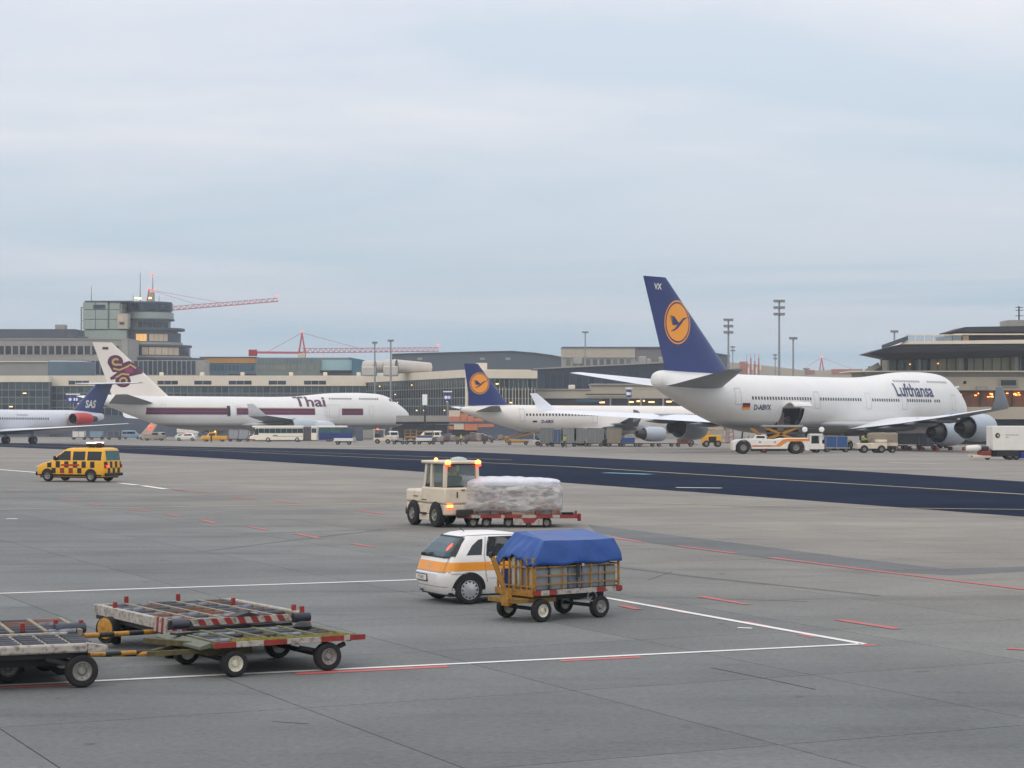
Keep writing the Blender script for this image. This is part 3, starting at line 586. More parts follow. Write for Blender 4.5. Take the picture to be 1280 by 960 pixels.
for sg in (-1, 1):
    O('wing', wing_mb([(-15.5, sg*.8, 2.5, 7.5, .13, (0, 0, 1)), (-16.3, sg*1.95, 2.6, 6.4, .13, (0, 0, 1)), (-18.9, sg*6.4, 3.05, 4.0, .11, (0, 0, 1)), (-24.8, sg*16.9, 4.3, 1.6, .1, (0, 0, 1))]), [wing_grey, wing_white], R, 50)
    O('wingtip_fence', MB().prism([(-24.7, 4.3), (-25.6, 5.1), (-26.3, 5.2), (-26.2, 4.3), (-26.3, 3.5), (-25.7, 3.6)], sg*16.9-.05, sg*16.9+.05, 'y'), wing_grey, R)
    canoe(R, [(-20.6, sg*6.0, 2.75, 4, .25), (-22.5, sg*10, 3.2, 3.4, .22)], wing_grey)
    O('tailplane', wing_mb([(-38.2, sg*.6, 5.0, 4.3, .1, (0, 0, 1)), (-41.6, sg*6.2, 5.7, 1.5, .1, (0, 0, 1))]), [wing_grey, wing_white], R, 50)
    en = engine(R, -14.3, sg*5.75, 1.75, 1.05, 4.9, nac_grey); O('pylon', wing_mb([(-1, 0, .9, 3.6, .06, (0, 1, 0)), (-3.2, 0, 1.4, 3.4, .06, (0, 1, 0))]), nac_grey, en, 50)
    crane_emblem(R, lambda a, z, off, s_=sg: fin_fun(36.9, 6.2, 6.0, 41.8, 2.2, 11.8, .1, s_, off)(a, z), 41.6, 9.0, 1.55)
    O('cabin_windows', wins(Fs, 6, 55, .533, 4.55, sg, .26, .34, skip=(8, 9, 10, 29, 30, 31)), wnd, R, kind='stuff')
    words(R, Fs, 'reg2', 31.5, 3.55, sg, ink, L=.3); O('flag', Fs.drape([rect(33.2, 33.9, 3.45, 3.7)], sg), black, R); O('cockpit_window', Fs.drape([[(2.0, 4.3), (3.2, 4.35), (3.5, 4.95), (2.6, 4.85)]], sg, .03, .3), wnd, R)
    doors(Fs, R, [(4.6, 4.3, .8, 1.9), (23.5, 4.2, .8, 1.7), (35.5, 4.5, .8, 1.8)], sg)
    gear(R, -22.6, sg*3.8, 0, 1, .45, .58, .4, 2.4)
O('fin', wing_mb([(-34.5, 0, 5.7, 8.2, .1, (0, 1, 0)), (-36.9, 0, 6.0, 6.2, .1, (0, 1, 0)), (-41.8, 0, 11.8, 2.2, .1, (0, 1, 0))]), navy, R, 50)
gear(R, -5.5, 0, 0, 1, .25, .4, .25, 2.2)
TWIN = R
# --- T-tailed jet at the left
R = place_plane('rear_engined_jet', 'white T-tailed airliner with blue tail and red engine, taxiing at the left edge', -94.0, 323.0, 207.2, 22, 1.138)
Fs = Fus([(0, 2.9, .03, .03, .03), (.4, 2.95, .5, .5, .5), (1.5, 3.05, 1.0, 1.1, 1.1), (3, 3.1, 1.4, 1.6, 1.5), (5, 3.15, 1.65, 1.78, 1.75), (7, 3.15, 1.67, 1.8, 1.8), (30, 3.15, 1.67, 1.8, 1.8), (33, 3.25, 1.6, 1.72, 1.65), (37, 3.6, 1.2, 1.3, 1.15), (40, 3.85, .7, .8, .65), (42.3, 3.95, .15, .5, .4), (42.6, 3.95, .05, .3, .2)])
sas_top = (206, 208, 214); ssk = skin('rear_engined_jet_skin', sas_top, (170, 172, 178), 2.2)
O('fuselage', Fs.mb(40), ssk, R, 60)
sblue = M('royal_blue_tail_paint', (18, 42, 100), .35, var=.05); sred = M('red_nacelle_paint', (190, 40, 36), .4, var=.05)
for sg in (-1, 1):
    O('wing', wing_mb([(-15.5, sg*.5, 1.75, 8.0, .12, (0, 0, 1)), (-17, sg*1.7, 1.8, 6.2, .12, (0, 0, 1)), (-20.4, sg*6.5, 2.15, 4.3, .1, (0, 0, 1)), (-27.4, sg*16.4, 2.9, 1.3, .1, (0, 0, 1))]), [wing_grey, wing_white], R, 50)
    O('tailplane', wing_mb([(-40.6, 0, 9.05, 3.6, .1, (0, 0, 1)), (-43.2, sg*6.1, 9.2, 1.5, .1, (0, 0, 1))]), [wing_grey, wing_white], R, 50)
    en = engine(R, -31.8, sg*2.75, 3.65, .86, 6.0, sred); O('intake_lip', MB().lathe([(.03, .72), (.06, .76), (0, .8), (-.35, .87)], n=30), steel, en, 40); O('pylon', wing_mb([(-1.5, -sg*.6, 0, 4, .08, (0, 0, 1)), (-1.5, -sg*1.5, .1, 4, .08, (0, 0, 1))]), ssk, en, 50)
    O('cabin_windows', wins(Fs, 6, 44, .5, 3.65, sg, .24, .32), wnd, R, kind='stuff'); words(R, Fs, 'scandi', 22, 4.2, sg, inkd, L=.3)
    gear(R, -23.0, sg*2.54, 0, 1, .32, .52, .34, 2.0); doors(Fs, R, [(4.3, 3.5, .8, 1.8), (32.2, 3.6, .7, 1.5)], sg)
    ff = lambda a, z, off, s_=sg: fin_fun(35.5, 6.6, 5.1, 40.8, 4.0, 9.1, .1, s_, off)(a, z)
    O('lettering', sheet([[(38.9+sg*u*.8, 5.85+v*.8) for u, v in p] for p in TX['sas']], lambda a, z: ff(a, z, .03), .4), white, R)
O('fin', wing_mb([(-33, 0, 4.6, 8.6, .1, (0, 1, 0)), (-35.5, 0, 5.1, 6.6, .1, (0, 1, 0)), (-40.8, 0, 9.1, 4.0, .1, (0, 1, 0))]), sblue, R, 50)
O('fin_edge', wing_mb([(-32.4, 0, 4.6, 1.0, .1, (0, 1, 0)), (-35.3, 0, 5.1, .45, .2, (0, 1, 0)), (-40.6, 0, 9.0, .45, .2, (0, 1, 0))]), wing_grey, R, 50)
gear(R, -4.5, 0, 0, 1, .2, .35, .2, 1.6)
# ------------------------------------------------------------------ buildings, masts, cranes
concrete_wall = M('weathered_concrete_wall', (154, 151, 143), .8, var=.1, scale=.4, dirt=.1)
fascia = M('cream_fascia_panel', (222, 210, 190), .6, var=.05, scale=.3, dirt=.05)
beige = M('beige_wall_panel', (178, 168, 150), .7, var=.07, scale=.3, dirt=.06)
dkwall = M('dark_blue_grey_cladding', (78, 86, 98), .6, var=.12, scale=.3)
roofdk = M('dark_roof', (76, 80, 88), .7, var=.12, scale=.3)
greygreen = M('grey_green_panel', (150, 162, 152), .6, var=.06, scale=.5, dirt=.1)
pane_m = M('tinted_pane', (58, 76, 80), .12, var=.35, scale=.35, rnd=.45)
pane_d = M('dark_pane', (40, 50, 62), .12, var=.3, scale=.35, rnd=.4)
pane_b = M('blue_tinted_pane', (58, 96, 112), .12, var=.25, scale=.3, rnd=.25)
pane_y = M('pale_hall_pane', (172, 164, 128), .2, var=.15, scale=.3, rnd=.12)
blind = M('cream_blind', (206, 186, 160), .8, rnd=.06)
mull = M('mullion_metal', (128, 126, 116), .5, dirt=.05)
ochre = M('ochre_facade', (196, 140, 62), .7, var=.06)
bluegrey = M('blue_grey_cladding', (92, 110, 122), .6, var=.1, scale=.3)
litroom = M('lit_interior', (255, 190, 110), .5, emit=.45)
signblue = M('blue_sign_face', (26, 46, 130), .5, emit=.05)
signwhite = M('white_sign_print', (225, 225, 225), .5, emit=.15)
crane_red = M('crane_red_paint', (190, 96, 98), .6)
def bld(name, label, cat, px, d, group=None):
    X = (px-640)*d/F; r = T(name, label, cat, (X, d, gz(d)), 0, group)
    return r, (lambda p, dd=0: (p-640)*(d)/F-X), (lambda y: H-(y-HZ)*d/F-gz(d))
def bx(root, name, fx, fz, x0, x1, yt, yb, mat, dep=6, dy=0, bevel=0):
    return O(name, MB().box(fx(x0), fx(x1), dy, dy+dep, 0 if yb is None else fz(yb), fz(yt)), mat, root, bevel=bevel)
PM = {}
def panes(root, x0, x1, n, z0, z1, mat, y=-.06, gapx=.12, name='pane', lit=0.0, skip=None, th=.08):
    w = (x1-x0)/n; key = (round(w, 3), round(z1-z0, 3), mat.name, gapx)
    if key not in PM: PM[key] = MB().box(gapx/2, w-gapx/2, 0, th, 0, z1-z0).mesh(name, mat)
    for i in range(n):
        if skip and skip(i): continue
        inst(name, PM[key], root, (x0+i*w, y, z0))
        if lit and random.random() < lit:
            lw = random.uniform(.5, .9); O('interior_lamp', MB().box(x0+i*w+.2, x0+i*w+.2+lw, y-.05, y+.02, z0+(z1-z0)*.45, z0+(z1-z0)*.45+.22), lampwarm, root)
# control tower building
r, fx, fz = bld('control_tower', 'stepped control tower of green panels and round glazed drums', 'building', 100, 640)
for i, (a, b) in enumerate(((104, 119.5), (120, 135), (137, 150))):
    for c, d_ in ((378, 387), (387.6, 399), (399.6, 411.5)): O('panel', MB().box(fx(a), fx(b), -.5 if i < 2 else -.2, 9, fz(d_), fz(c)), greygreen, r, bevel=.08)
bx(r, 'panel_base', fx, fz, 104, 158, 412.5, None, greygreen, 12); bx(r, 'core', fx, fz, 105, 152, 379, 412, concrete_wall, 10, .3); bx(r, 'roof_edge', fx, fz, 106, 166, 376, 377.6, roofdk, 12, -.6)
O('window', MB().box(fx(117), fx(132), -.62, -.4, fz(386), fz(381)), pane_d, r)
lad = MB()
for y in (384, 400, 417): lad.beam((fx(99.5), 2, fz(y)), (fx(104), 2, fz(y)), .3)
lad.beam((fx(100), 2, fz(383)), (fx(100), 2, fz(420)), .4); O('escape_stair', lad, concrete_wall, r)
bx(r, 'stair_block', fx, fz, 147, 160, 392, 411, beige, 5, -.9); bx(r, 'stair_window', fx, fz, 150, 156, 403, 406, pane_d, .1, -.98); bx(r, 'blind', fx, fz, 148, 155, 394, 402, blind, .1, -1.0)
def drum(name, cxp, rpx, yt, yb, mat, dz=8.0, n=36):
    return O(name, MB().tube((fx(cxp), dz, fz(yb)), (fx(cxp), dz, fz(yt)), rpx*640/F, None, n), mat, r, 40)
CX = 178
for yt, yb, rp, mt, nm in ((377.5, 387, 30, pane_d, 'glass_cab'), (375.5, 378, 29, roofdk, 'cab_roof'), (387, 389, 28, dkwall, 'slab'), (389, 397, 31, greygreen, 'balcony'), (397, 399, 32, roofdk, 'slab'), (399, 409, 27, concrete_wall, 'drum_wall'), (409, 412, 45, roofdk, 'slab'),
    (412, 415, 36, concrete_wall, 'slab'), (415, 427, 40, dkwall, 'drum_wall'), (427, 430.5, 42, concrete_wall, 'slab'), (430.5, 433, 54, roofdk, 'slab'), (433, 444.5, 52, pane_d, 'drum_glass'), (444.5, 447, 53, concrete_wall, 'slab'), (447, 449.5, 69, roofdk, 'slab'), (449.5, 472, 66, dkwall, 'drum_wall')):
    drum(nm, CX if rp < 60 else 179, rp, yt, yb, mt, 12.0)
def arc_panels(rp, a0, a1, n, yt, yb, mat, name):
    R_ = rp*640/F
    for i in range(n):
        t0 = a0+(a1-a0)*i/n; t1 = a0+(a1-a0)*(i+.92)/n; m = MB()
        p = [(fx(CX)+k*cos(t), 12-k*sin(t), z) for z in (fz(yb), fz(yt)) for k, t in ((R_+.12, t0), (R_+.12, t1), (R_-.05, t1), (R_-.05, t0))]; m.hexa(p); O(name, m, mat, r)
arc_panels(40, radians(80), radians(45), 4, 417, 426, blind, 'blind'); arc_panels(40, radians(104), radians(84), 3, 417, 426, litroom, 'lit_window')
arc_panels(52, radians(90), radians(35), 6, 434, 443.5, blind, 'blind'); arc_panels(66, radians(105), radians(10), 16, 451, 462, pane_d, 'window')
arc_panels(30, radians(150), radians(10), 12, 379, 386, pane_d, 'window'); arc_panels(27, radians(110), radians(20), 7, 401, 408, pane_d, 'window')
ant = MB()
for p, y0, y1, w in ((168, 338, 376, .14), (184, 343, 375, .16), (106, 355, 376, .12), (159, 366, 376, .1), (192, 368, 376, .1)): ant.tube((fx(p), 10, fz(y1)), (fx(p), 10, fz(y0)), w, w*.5, 6)
O('antenna', ant, dark, r); O('radar_head', MB().box(fx(180), fx(186.5), 8, 10, fz(376), fz(363)), concrete_wall, r, bevel=.2)
for p, y in ((184, 343), (185.5, 362.5)): O('beacon', MB().lathe([(0, .01), (.2, .35), (.5, .35), (.7, .01)], (fx(p), 9.5, fz(y)), (0, 0, 1), 10), lampred, r, 60)
for p, y, w in ((169.5, 371.5, 1.1), (165, 371, .6), (183, 371, .8)): O('lamp', MB().box(fx(p)-w/2, fx(p)+w/2, 6, 7, fz(y+1), fz(y-1)), lampwarm, r, bevel=.1)
# office block
r, fx, fz = bld('office_block', 'long grey office block with a row of tall windows left of the control tower', 'building', -30, 620)
bx(r, 'wall', fx, fz, -30, 160, 424, None, concrete_wall, 18)
bx(r, 'penthouse', fx, fz, -30, 92, 411, 423.8, roofdk, 14, 2); bx(r, 'plant_room', fx, fz, 65, 77, 405, 411, concrete_wall, 4, 4); bx(r, 'roof_plant', fx, fz, 90, 103, 420, 424, dkwall, 5, 3)
panes(r, fx(-30), fx(150), 20, fz(443), fz(432.5), M('office_window_glass', (38, 34, 40), .15, rnd=.5, var=.2), -.08, .55, 'window')
m = MB()
for i in range(21): x_ = fx(-30)+(fx(150)-fx(-30))*i/20; m.box(x_-.22, x_+.22, -.3, -.002, fz(444), fz(431))
O('mullion', m, concrete_wall, r); bx(r, 'cornice', fx, fz, -30, 160.5, 423, 424.4, concrete_wall, 19, -.4); bx(r, 'pier', fx, fz, 152, 160, 424.6, 446, concrete_wall, 1, -.5)
panes(r, fx(108), fx(250), 24, fz(469), fz(452), pane_d, -8, .3, 'window'); O('annex_wall', MB().box(fx(105), fx(262), -7.9, 0, 0, fz(451)), concrete_wall, r)
# round-ended hall
r, fx, fz = bld('round_ended_hall', 'low grey hall with a curved blue end in front of the office block', 'building', -30, 585)
bx(r, 'wall', fx, fz, -30, 60, 452.5, None, M('grey_sheet_cladding', (140, 138, 132), .6, var=.06, scale=.3), 12)
bx(r, 'roof_edge', fx, fz, -30, 60, 451.4, 452.6, fascia, 13, -.5)
R_ = fx(110)-fx(60); O('curved_end', MB().loft([[(fx(60)+R_*sin(i*pi/2/12), R_*.9-R_*.9*cos(i*pi/2/12), z_) for i in range(13)]+[(fx(60), R_*.9, z_)] for z_ in (0, fz(452))]), bluegrey, r, 40)
O('roof_dome', MB().loft([[(fx(60)+R_*k*sin(i*pi/2/12), R_*.9-R_*.9*k*cos(i*pi/2/12), z_) for i in range(13)]+[(fx(60), R_*.9, z_)] for k, z_ in ((1.0, fz(452)), (.75, fz(450.6)), (.4, fz(450.0)))]), M('pale_metal_roof', (150, 162, 168), .4, .2), r, 40)
# terminal
def facade(name, label, p0, d0, p1, d1, ztop, zf, rows, pitch, dep=14, slots=(), skiprow=None, lit=.03, group=None, base=True):
    a = Vector(((p0-640)*d0/F, d0, gz(d0))); b = Vector(((p1-640)*d1/F, d1, gz(d0))); L = (b-a).length
    r = T(name, label, 'building', a, atan2(b.y-a.y, b.x-a.x), group); g0 = gz(d0); ztop -= g0; zf -= g0; rows = [(u-g0, v-g0) for u, v in rows]
    O('wall_core', MB().box(.1, L-.1, .12, dep, -2, ztop-.1), dkwall, r)
    O('roof_fascia', MB().box(0, L, -.5, dep+.2, zf, ztop), fascia, r)
    n = max(1, int(L/pitch)); zmin = min(u for u, v in rows)
    for ri, (z0, z1) in enumerate(rows):
        panes(r, 0, L, n, z0+.06, z1-.06, pane_d if ri % 2 else pane_m, 0, .16, 'pane', lit, (lambda i, ri=ri: skiprow(ri, i*L/n)) if skiprow else None)
        O('transom', MB().box(0, L, -.12, .1, z1-.1, z1+.1), mull, r)
    mm = MB()
    for i in range(n+1): mm.box(i*L/n-.07, i*L/n+.07, -.1, .09, zmin, zf)
    O('mullion', mm, mull, r)
    for s0, s1 in slots:
        k = max(2, int((s1-s0)/1.6)); panes(r, s0, s1, k, zf+.35, zf+1.35, pane_d, -.53, .1, 'slot_window')
    return r, L
sz = lambda y, d: H-(y-HZ)*d/F
rows = [(sz(491, 540), sz(482.6, 540)), (sz(500, 540), sz(491.4, 540)), (sz(509, 540), sz(500.4, 540)), (sz(519, 540), sz(509.4, 540))]
X0 = -60*540/F
r, L = facade('terminal_building', 'long terminal with cream roof fascia and dark glass front behind the purple striped jumbo', 62, 540, 458, 540, sz(469.5, 540), sz(482.4, 540), rows, 1.75,
    slots=[((a-62)*540/F, (b-62)*540/F) for a, b in ((86, 112), (197, 223), (243, 265), (286, 315), (336, 358), (380, 408))], skiprow=lambda ri, x_: x_ > 34 and ri > 0)
for p in (199, 250, 301, 362, 405, 447): O('roof_vent', MB().box((p-62)*540/F-.5, (p-62)*540/F+.5, 3, 4.2, sz(469.5, 540)-gz(540), sz(465, 540)-gz(540)), fascia, r, bevel=.1)
for p in (291, 312): O('roof_fan', MB().box((p-62)*540/F-1.3, (p-62)*540/F+1.3, 2, 4.2, sz(469, 540)-gz(540), sz(467, 540)-gz(540)), dark, r)
rw2 = [(sz(487, 536), sz(478, 536)), (sz(496, 536), sz(487.4, 536)), (sz(504.5, 536), sz(496.4, 536)), (sz(512, 536), sz(505, 536))]
facade('terminal_building', 'leftmost terminal section with tall dark glazing under a thin cream fascia', -40, 536, 61.6, 536, sz(469.5, 536), sz(477.5, 536), rw2, 1.7, lit=.06)
zt = sz(469.5, 540)
zr = [(9.6, 11.6), (7.4, 9.5), (5.6, 7.3), (3.4, 5.5)]
r, L = facade('terminal_wing', 'angled glazed terminal wing rising towards the twin jet nose of the purple striped jumbo', 458, 540, 589, 462, zt, 11.75, zr, 1.9, lit=.05, skiprow=lambda ri, x_: ri > 2 and x_ < 10)
O('corner_column', MB().tube((L-.5, -.9, 0), (L-.5, -.9, 12.0-gz(540)), .35), fascia, r, 40); O('concourse', MB().box(L*.25, L, -5, -.6, 4.6-1, 6.0-.8), concrete_wall, r)
r, L = facade('terminal_wing', 'glazed terminal end with white mullions behind the navy tail of the twin jet', 589.4, 462, 671, 466, zt-.2, 11.6, [(9.2, 11.5), (7.2, 9.1), (5.2, 7.1)], 1.05, lit=.05)
m = MB()
for i in range(14): m.box(4.8+i*.75, 4.88+i*.75, -.35, -.12, 5, 11.5)
O('fin_mullion', m, fascia, r)
O('roof_vent', MB().box(2.2, 4.4, 3, 5, 13.2+2, 15+2), fascia, r, bevel=.1)
# gate signs
def gate_sign(px0, px1, yt, yb, d, label):
    a = W(px0, yb, d); w = (px1-px0)*d/F; h = (yb-yt)*d/F; r = T('gate_sign', label, 'sign', (a.x, d, gz(d)), 0); z = a.z-gz(d)
    O('board', MB().box(0, w, 0, .3, z, z+h), signblue, r, bevel=.04); O('lamp_bar', MB().box(-.2, w+.2, -.25, .1, z+h+.3, z+h+.55), signwhite, r); O('post', MB().tube((w/2, .5, 0), (w/2, .5, z+h), .12), steel, r)
    q = [ell(w*.27, z+h*.5, h*.22, h*.24, 16), rect(w*.55, w*.68, z+h*.3, z+h*.7), rect(w*.74, w*.88, z+h*.3, z+h*.7)]
    O('sign_print', sheet(q, lambda u, v: (u, -.012, v), 5), signwhite, r)
gate_sign(83.5, 99, 495, 503.5, 500, 'blue gate sign with white marks above the rear engined jet'); gate_sign(555, 564, 492, 501.5, 440, 'small blue gate sign under a yellow lamp beside the glazed wing')
gate_sign(783, 789.5, 487.5, 496.5, 470, 'small square blue gate sign on the beige pier'); gate_sign(1180, 1197, 487, 499, 330, 'large blue gate sign beside the nose of the jumbo with navy tail')
# low grey jet bridge gangway and orange-red bridge cabs
r, fx, fz = bld('boarding_gangway', 'low grey covered gangway running to an orange bridge cab', 'gangway', 495, 430)
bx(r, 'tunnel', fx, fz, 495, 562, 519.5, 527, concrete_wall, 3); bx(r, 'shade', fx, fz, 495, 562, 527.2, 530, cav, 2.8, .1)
for p in (503, 522, 541, 558): bx(r, 'leg', fx, fz, p, p+1.2, 529.5, None, dark, .4, 1)
r, fx, fz = bld('boarding_bridge', 'orange boarding bridge cab with cream panels behind the tail of the twin jet', 'jet bridge', 560, 420)
or2 = M('orange_red_cladding', (196, 118, 84), .6, var=.08); pl = M('pale_cladding', (208, 190, 168), .6)
for a, b, yt, yb, mt in ((561, 575, 513, 521, pl), (561, 575, 521.3, 526.5, or2), (575.4, 584, 517, 526, or2), (584.4, 592, 520, 527, or2), (592.4, 604, 523, 527, or2), (561, 567, 532.5, 537, or2), (567.4, 580, 529, 537, pl), (580.4, 597, 529.5, 538, or2), (597.4, 617, 529.5, 534, or2)): bx(r, 'panel', fx, fz, a, b, yt, yb, mt, 3, 0, .05)
bx(r, 'floor_beam', fx, fz, 561, 617, 527.2, 529.3, dkwall, 3.2, -.1); bx(r, 'support', fx, fz, 566, 596, 536, None, dark, 2, .6)
# ochre building, glass block, ducts, hangar
r, fx, fz = bld('ochre_block', 'ochre topped office slab behind the terminal roof', 'building', 250, 680)
bx(r, 'upper_wall', fx, fz, 250, 319, 447, 454, ochre, 14); bx(r, 'lower_wall', fx, fz, 250, 319.4, 454.2, None, bluegrey, 14, .3); bx(r, 'parapet', fx, fz, 249.5, 320, 446, 447.2, roofdk, 14.5, -.2)
panes(r, fx(252), fx(318), 14, fz(463), fz(456), pane_b, .2, .3, 'window')
r, fx, fz = bld('glass_block', 'blue grey glazed block with a domed glass stairwell behind the red crane', 'building', 320, 660)
bx(r, 'wall', fx, fz, 320.5, 436, 447, None, M('grey_green_glazing', (112, 120, 116), .4, var=.2, scale=.3), 14)
panes(r, fx(322), fx(400), 18, fz(455), fz(448.5), M('grey_pane', (104, 116, 116), .15, rnd=.12), -.06, .25, 'window'); panes(r, fx(322), fx(400), 18, fz(463), fz(456), M('olive_pane', (122, 124, 108), .15, rnd=.15), -.06, .25, 'window')
O('stairwell', MB().loft([[(fx(402)+(fx(440)-fx(402))*(.5-.5*cos(pi*i/10)), -2.5*sin(pi*i/10), z_) for i in range(11)] for z_ in (fz(463), fz(452), fz(450))], closed=True), M('pale_blue_glass', (150, 182, 186), .15, var=.1), r, 40)
O('stairwell_base', MB().box(fx(401), fx(440), -2.8, 0, fz(466), fz(463.2)), cav, r)
O('wall_taper', MB().prism([(fx(436), 0), (fx(466), 0), (fx(466), fz(452)), (fx(436), fz(446.5))], 0, 12, 'y'), pane_b, r)
r, fx, fz = bld('roof_duct', 'two fat cream ventilation pipes lying on the terminal wing roof', 'ducts', 455, 500)
dm_ = M('pale_duct_metal', (190, 184, 174), .5, var=.06, scale=.4)
for p0_, p1_, yy, rp in ((467, 510, 458, 8.0), (494, 536, 457.5, 8.6)):
    rr = rp*500/F; O('pipe', MB().tube((fx(p0_), 2, fz(yy)), (fx(p1_), 7, fz(yy-1.5+2.5)), rr, rr*.72, 24), dm_, r, 40)
    O('elbow', MB().lathe([(0, rr), (rr*.3, rr*1.05), (rr*.3, rr*.95), (2.2, rr*1.02), (2.9, rr*.85), (3.3, .05)], (fx(p0_)+.2, 2, fz(yy)), (-1, .15, 0), 24), dm_, r, 50)
    O('saddle', MB().box(fx(p0_)-2.9, fx(p0_)+.6, 0, 4, fz(470), fz(yy)), dm_, r, bevel=.3)
r, fx, fz = bld('hangar', 'large dark hangar with a shallow curved roof behind the terminal wing', 'hangar', 488, 760)
top_ = [(490, 443), (520, 442), (560, 441), (600, 440), (640, 439.3), (668, 441.5), (690, 444.5), (703, 447), (705.5, 453)]
O('wall', MB().prism([(fx(490), 0)]+[(fx(a), fz(b)) for a, b in top_]+[(fx(705.5), 0)], 0, 40, 'y'), M('hangar_cladding', (74, 82, 90), .6, var=.06, scale=.1), r)
O('roof_edge', MB().loft([[(fx(a), -.8, fz(b)), (fx(a), -.8, fz(b-.8)), (fx(a), 41, fz(b-.8)), (fx(a), 41, fz(b))] for a, b in top_]), roofdk, r)
for p in (522, 600, 632): bx(r, 'roof_hatch', fx, fz, p, p+6, 447, 450, concrete_wall, 1, -.5)
r, fx, fz = bld('beige_block', 'flat roofed beige block lit by evening light behind the navy tail', 'building', 703, 720)
bx(r, 'wall', fx, fz, 703, 794, 434.5, 447, beige, 20); bx(r, 'dark_wall', fx, fz, 794.3, 862, 435, 452, M('grey_brown_cladding', (112, 106, 102), .7, var=.1, scale=.2), 20, .4); bx(r, 'lower_wall', fx, fz, 703.3, 862, 447.3, None, concrete_wall, 20, .5); bx(r, 'roof_edge', fx, fz, 702.6, 862, 433.5, 434.7, roofdk, 20, -.5)
panes(r, fx(706), fx(790), 10, fz(457), fz(449), M('murky_pane', (96, 96, 90), .3, rnd=.4), .4, .8, 'window')
for p0_, p1_, yt in ((716, 727, 448), (797, 806, 446), (806.5, 812, 449), (822, 828, 447)): bx(r, 'roof_plant', fx, fz, p0_, p1_, yt, 456, concrete_wall, 4, -8, .3)
r, fx, fz = bld('hangar', 'dark flat hangar end right of the large navy tail', 'hangar', 862, 760)
O('wall', MB().prism([(fx(863), 0), (fx(863), fz(437)), (fx(912), fz(445)), (fx(912), 0)], 0, 30, 'y'), M('hangar_cladding', (74, 82, 90), .6), r); O('roof_edge', MB().prism([(fx(862), fz(437.4)), (fx(862), fz(436)), (fx(912.5), fz(444)), (fx(912.5), fz(445.4))], -.6, 30.5, 'y'), roofdk, r)
# dark pier hall and low pier in front of it
r, fx, fz = bld('pier_hall', 'dark sloping roofed pier hall behind the low beige pier', 'building', 668, 520)
O('wall', MB().prism([(fx(668), 0), (fx(668), fz(461.5)), (fx(830), fz(453.5)), (fx(900), fz(450)), (fx(900), 0)], 0, 18, 'y'), M('dark_glazing', (40, 46, 62), .3, var=.25, scale=.25), r)
O('roof_edge', MB().prism([(fx(667), fz(462)), (fx(667), fz(460.4)), (fx(901), fz(448.8)), (fx(901), fz(450.4))], -.7, 19, 'y'), concrete_wall, r)
panes(r, fx(672), fx(800), 16, fz(486), fz(466), pane_d, -.06, .3, 'pane')
r, fx, fz = bld('low_pier', 'low beige pier with a row of warm lit lamps under its roof', 'building', 668, 475)
bx(r, 'wall', fx, fz, 669, 905, 487.5, 498, beige, 10); bx(r, 'raised_roof', fx, fz, 738, 905, 479.5, 481.5, concrete_wall, 12, -.3); bx(r, 'raised_wall', fx, fz, 739, 905, 481.7, 487.3, beige, 10, .3); bx(r, 'roof_edge', fx, fz, 668.5, 738, 486, 487.4, concrete_wall, 11, -.4)
bx(r, 'undercroft', fx, fz, 669, 905, 498.2, 509, M('dark_interior', (44, 38, 40), .6, var=.3, scale=.4), 9, .6); bx(r, 'plinth', fx, fz, 669, 905, 509.2, None, concrete_wall, 10, .1)
bx(r, 'roof_box', fx, fz, 711, 719, 481, 487, fascia, 3, 1, .15); bx(r, 'sign_beam', fx, fz, 732, 786, 492.2, 493.6, dark, .5, -1.2); bx(r, 'window_band', fx, fz, 720, 752, 498.4, 503, pane_b, .3, .2)
for p0_, p1_, y in ((749.5, 756, 503), (785.5, 792, 502.5), (796, 801.5, 501.5), (804, 806, 501), (811, 818, 502.5), (833, 839.5, 502), (841, 848, 500.5), (862, 868, 501), (880, 886, 502)):
    bx(r, 'lamp', fx, fz, p0_, p1_, y-.8, y+.8, lampwarm, .3, .2)
for p in (762, 800, 828, 866): bx(r, 'column', fx, fz, p, p+2, 498, None, concrete_wall, .5, -.3)
# far sloping beige building behind the jumbo
r, fx, fz = bld('far_shed', 'long far beige shed with a descending roofline behind the jumbo fuselage', 'building', 900, 850)
O('wall', MB().prism([(fx(900), 0), (fx(900), fz(452)), (fx(935), fz(454.5)), (fx(970), fz(458.5)), (fx(1005), fz(463)), (fx(1090), fz(464)), (fx(1090), 0)], 0, 25, 'y'), beige, r)
for p0_, p1_, yt in ((925, 932, 452), (1006, 1018, 462.5), (1040, 1078, 461.5)): bx(r, 'roof_unit', fx, fz, p0_, p1_, yt, 467, M('rusty_panel', (168, 110, 88), .7), 4, -.5)
r = T('antenna_frame', 'red and white antenna frame with thin rods on the far shed', 'antenna', W(933, 470, 840)); m = MB(); m2 = MB()
for i in range(4):
    x_ = i*1.6; m.box(x_, x_+.45, 0, .4, 0, 6+i % 2*1.2); m2.box(x_+.55, x_+1.1, 0, .3, 1+i % 2*1.5, 3.5+i % 2*1.5); m.tube((x_+.2, .2, 6), (x_+.2, .2, 9), .08)
O('red_post', m, red, r); O('white_panel', m2, white, r)
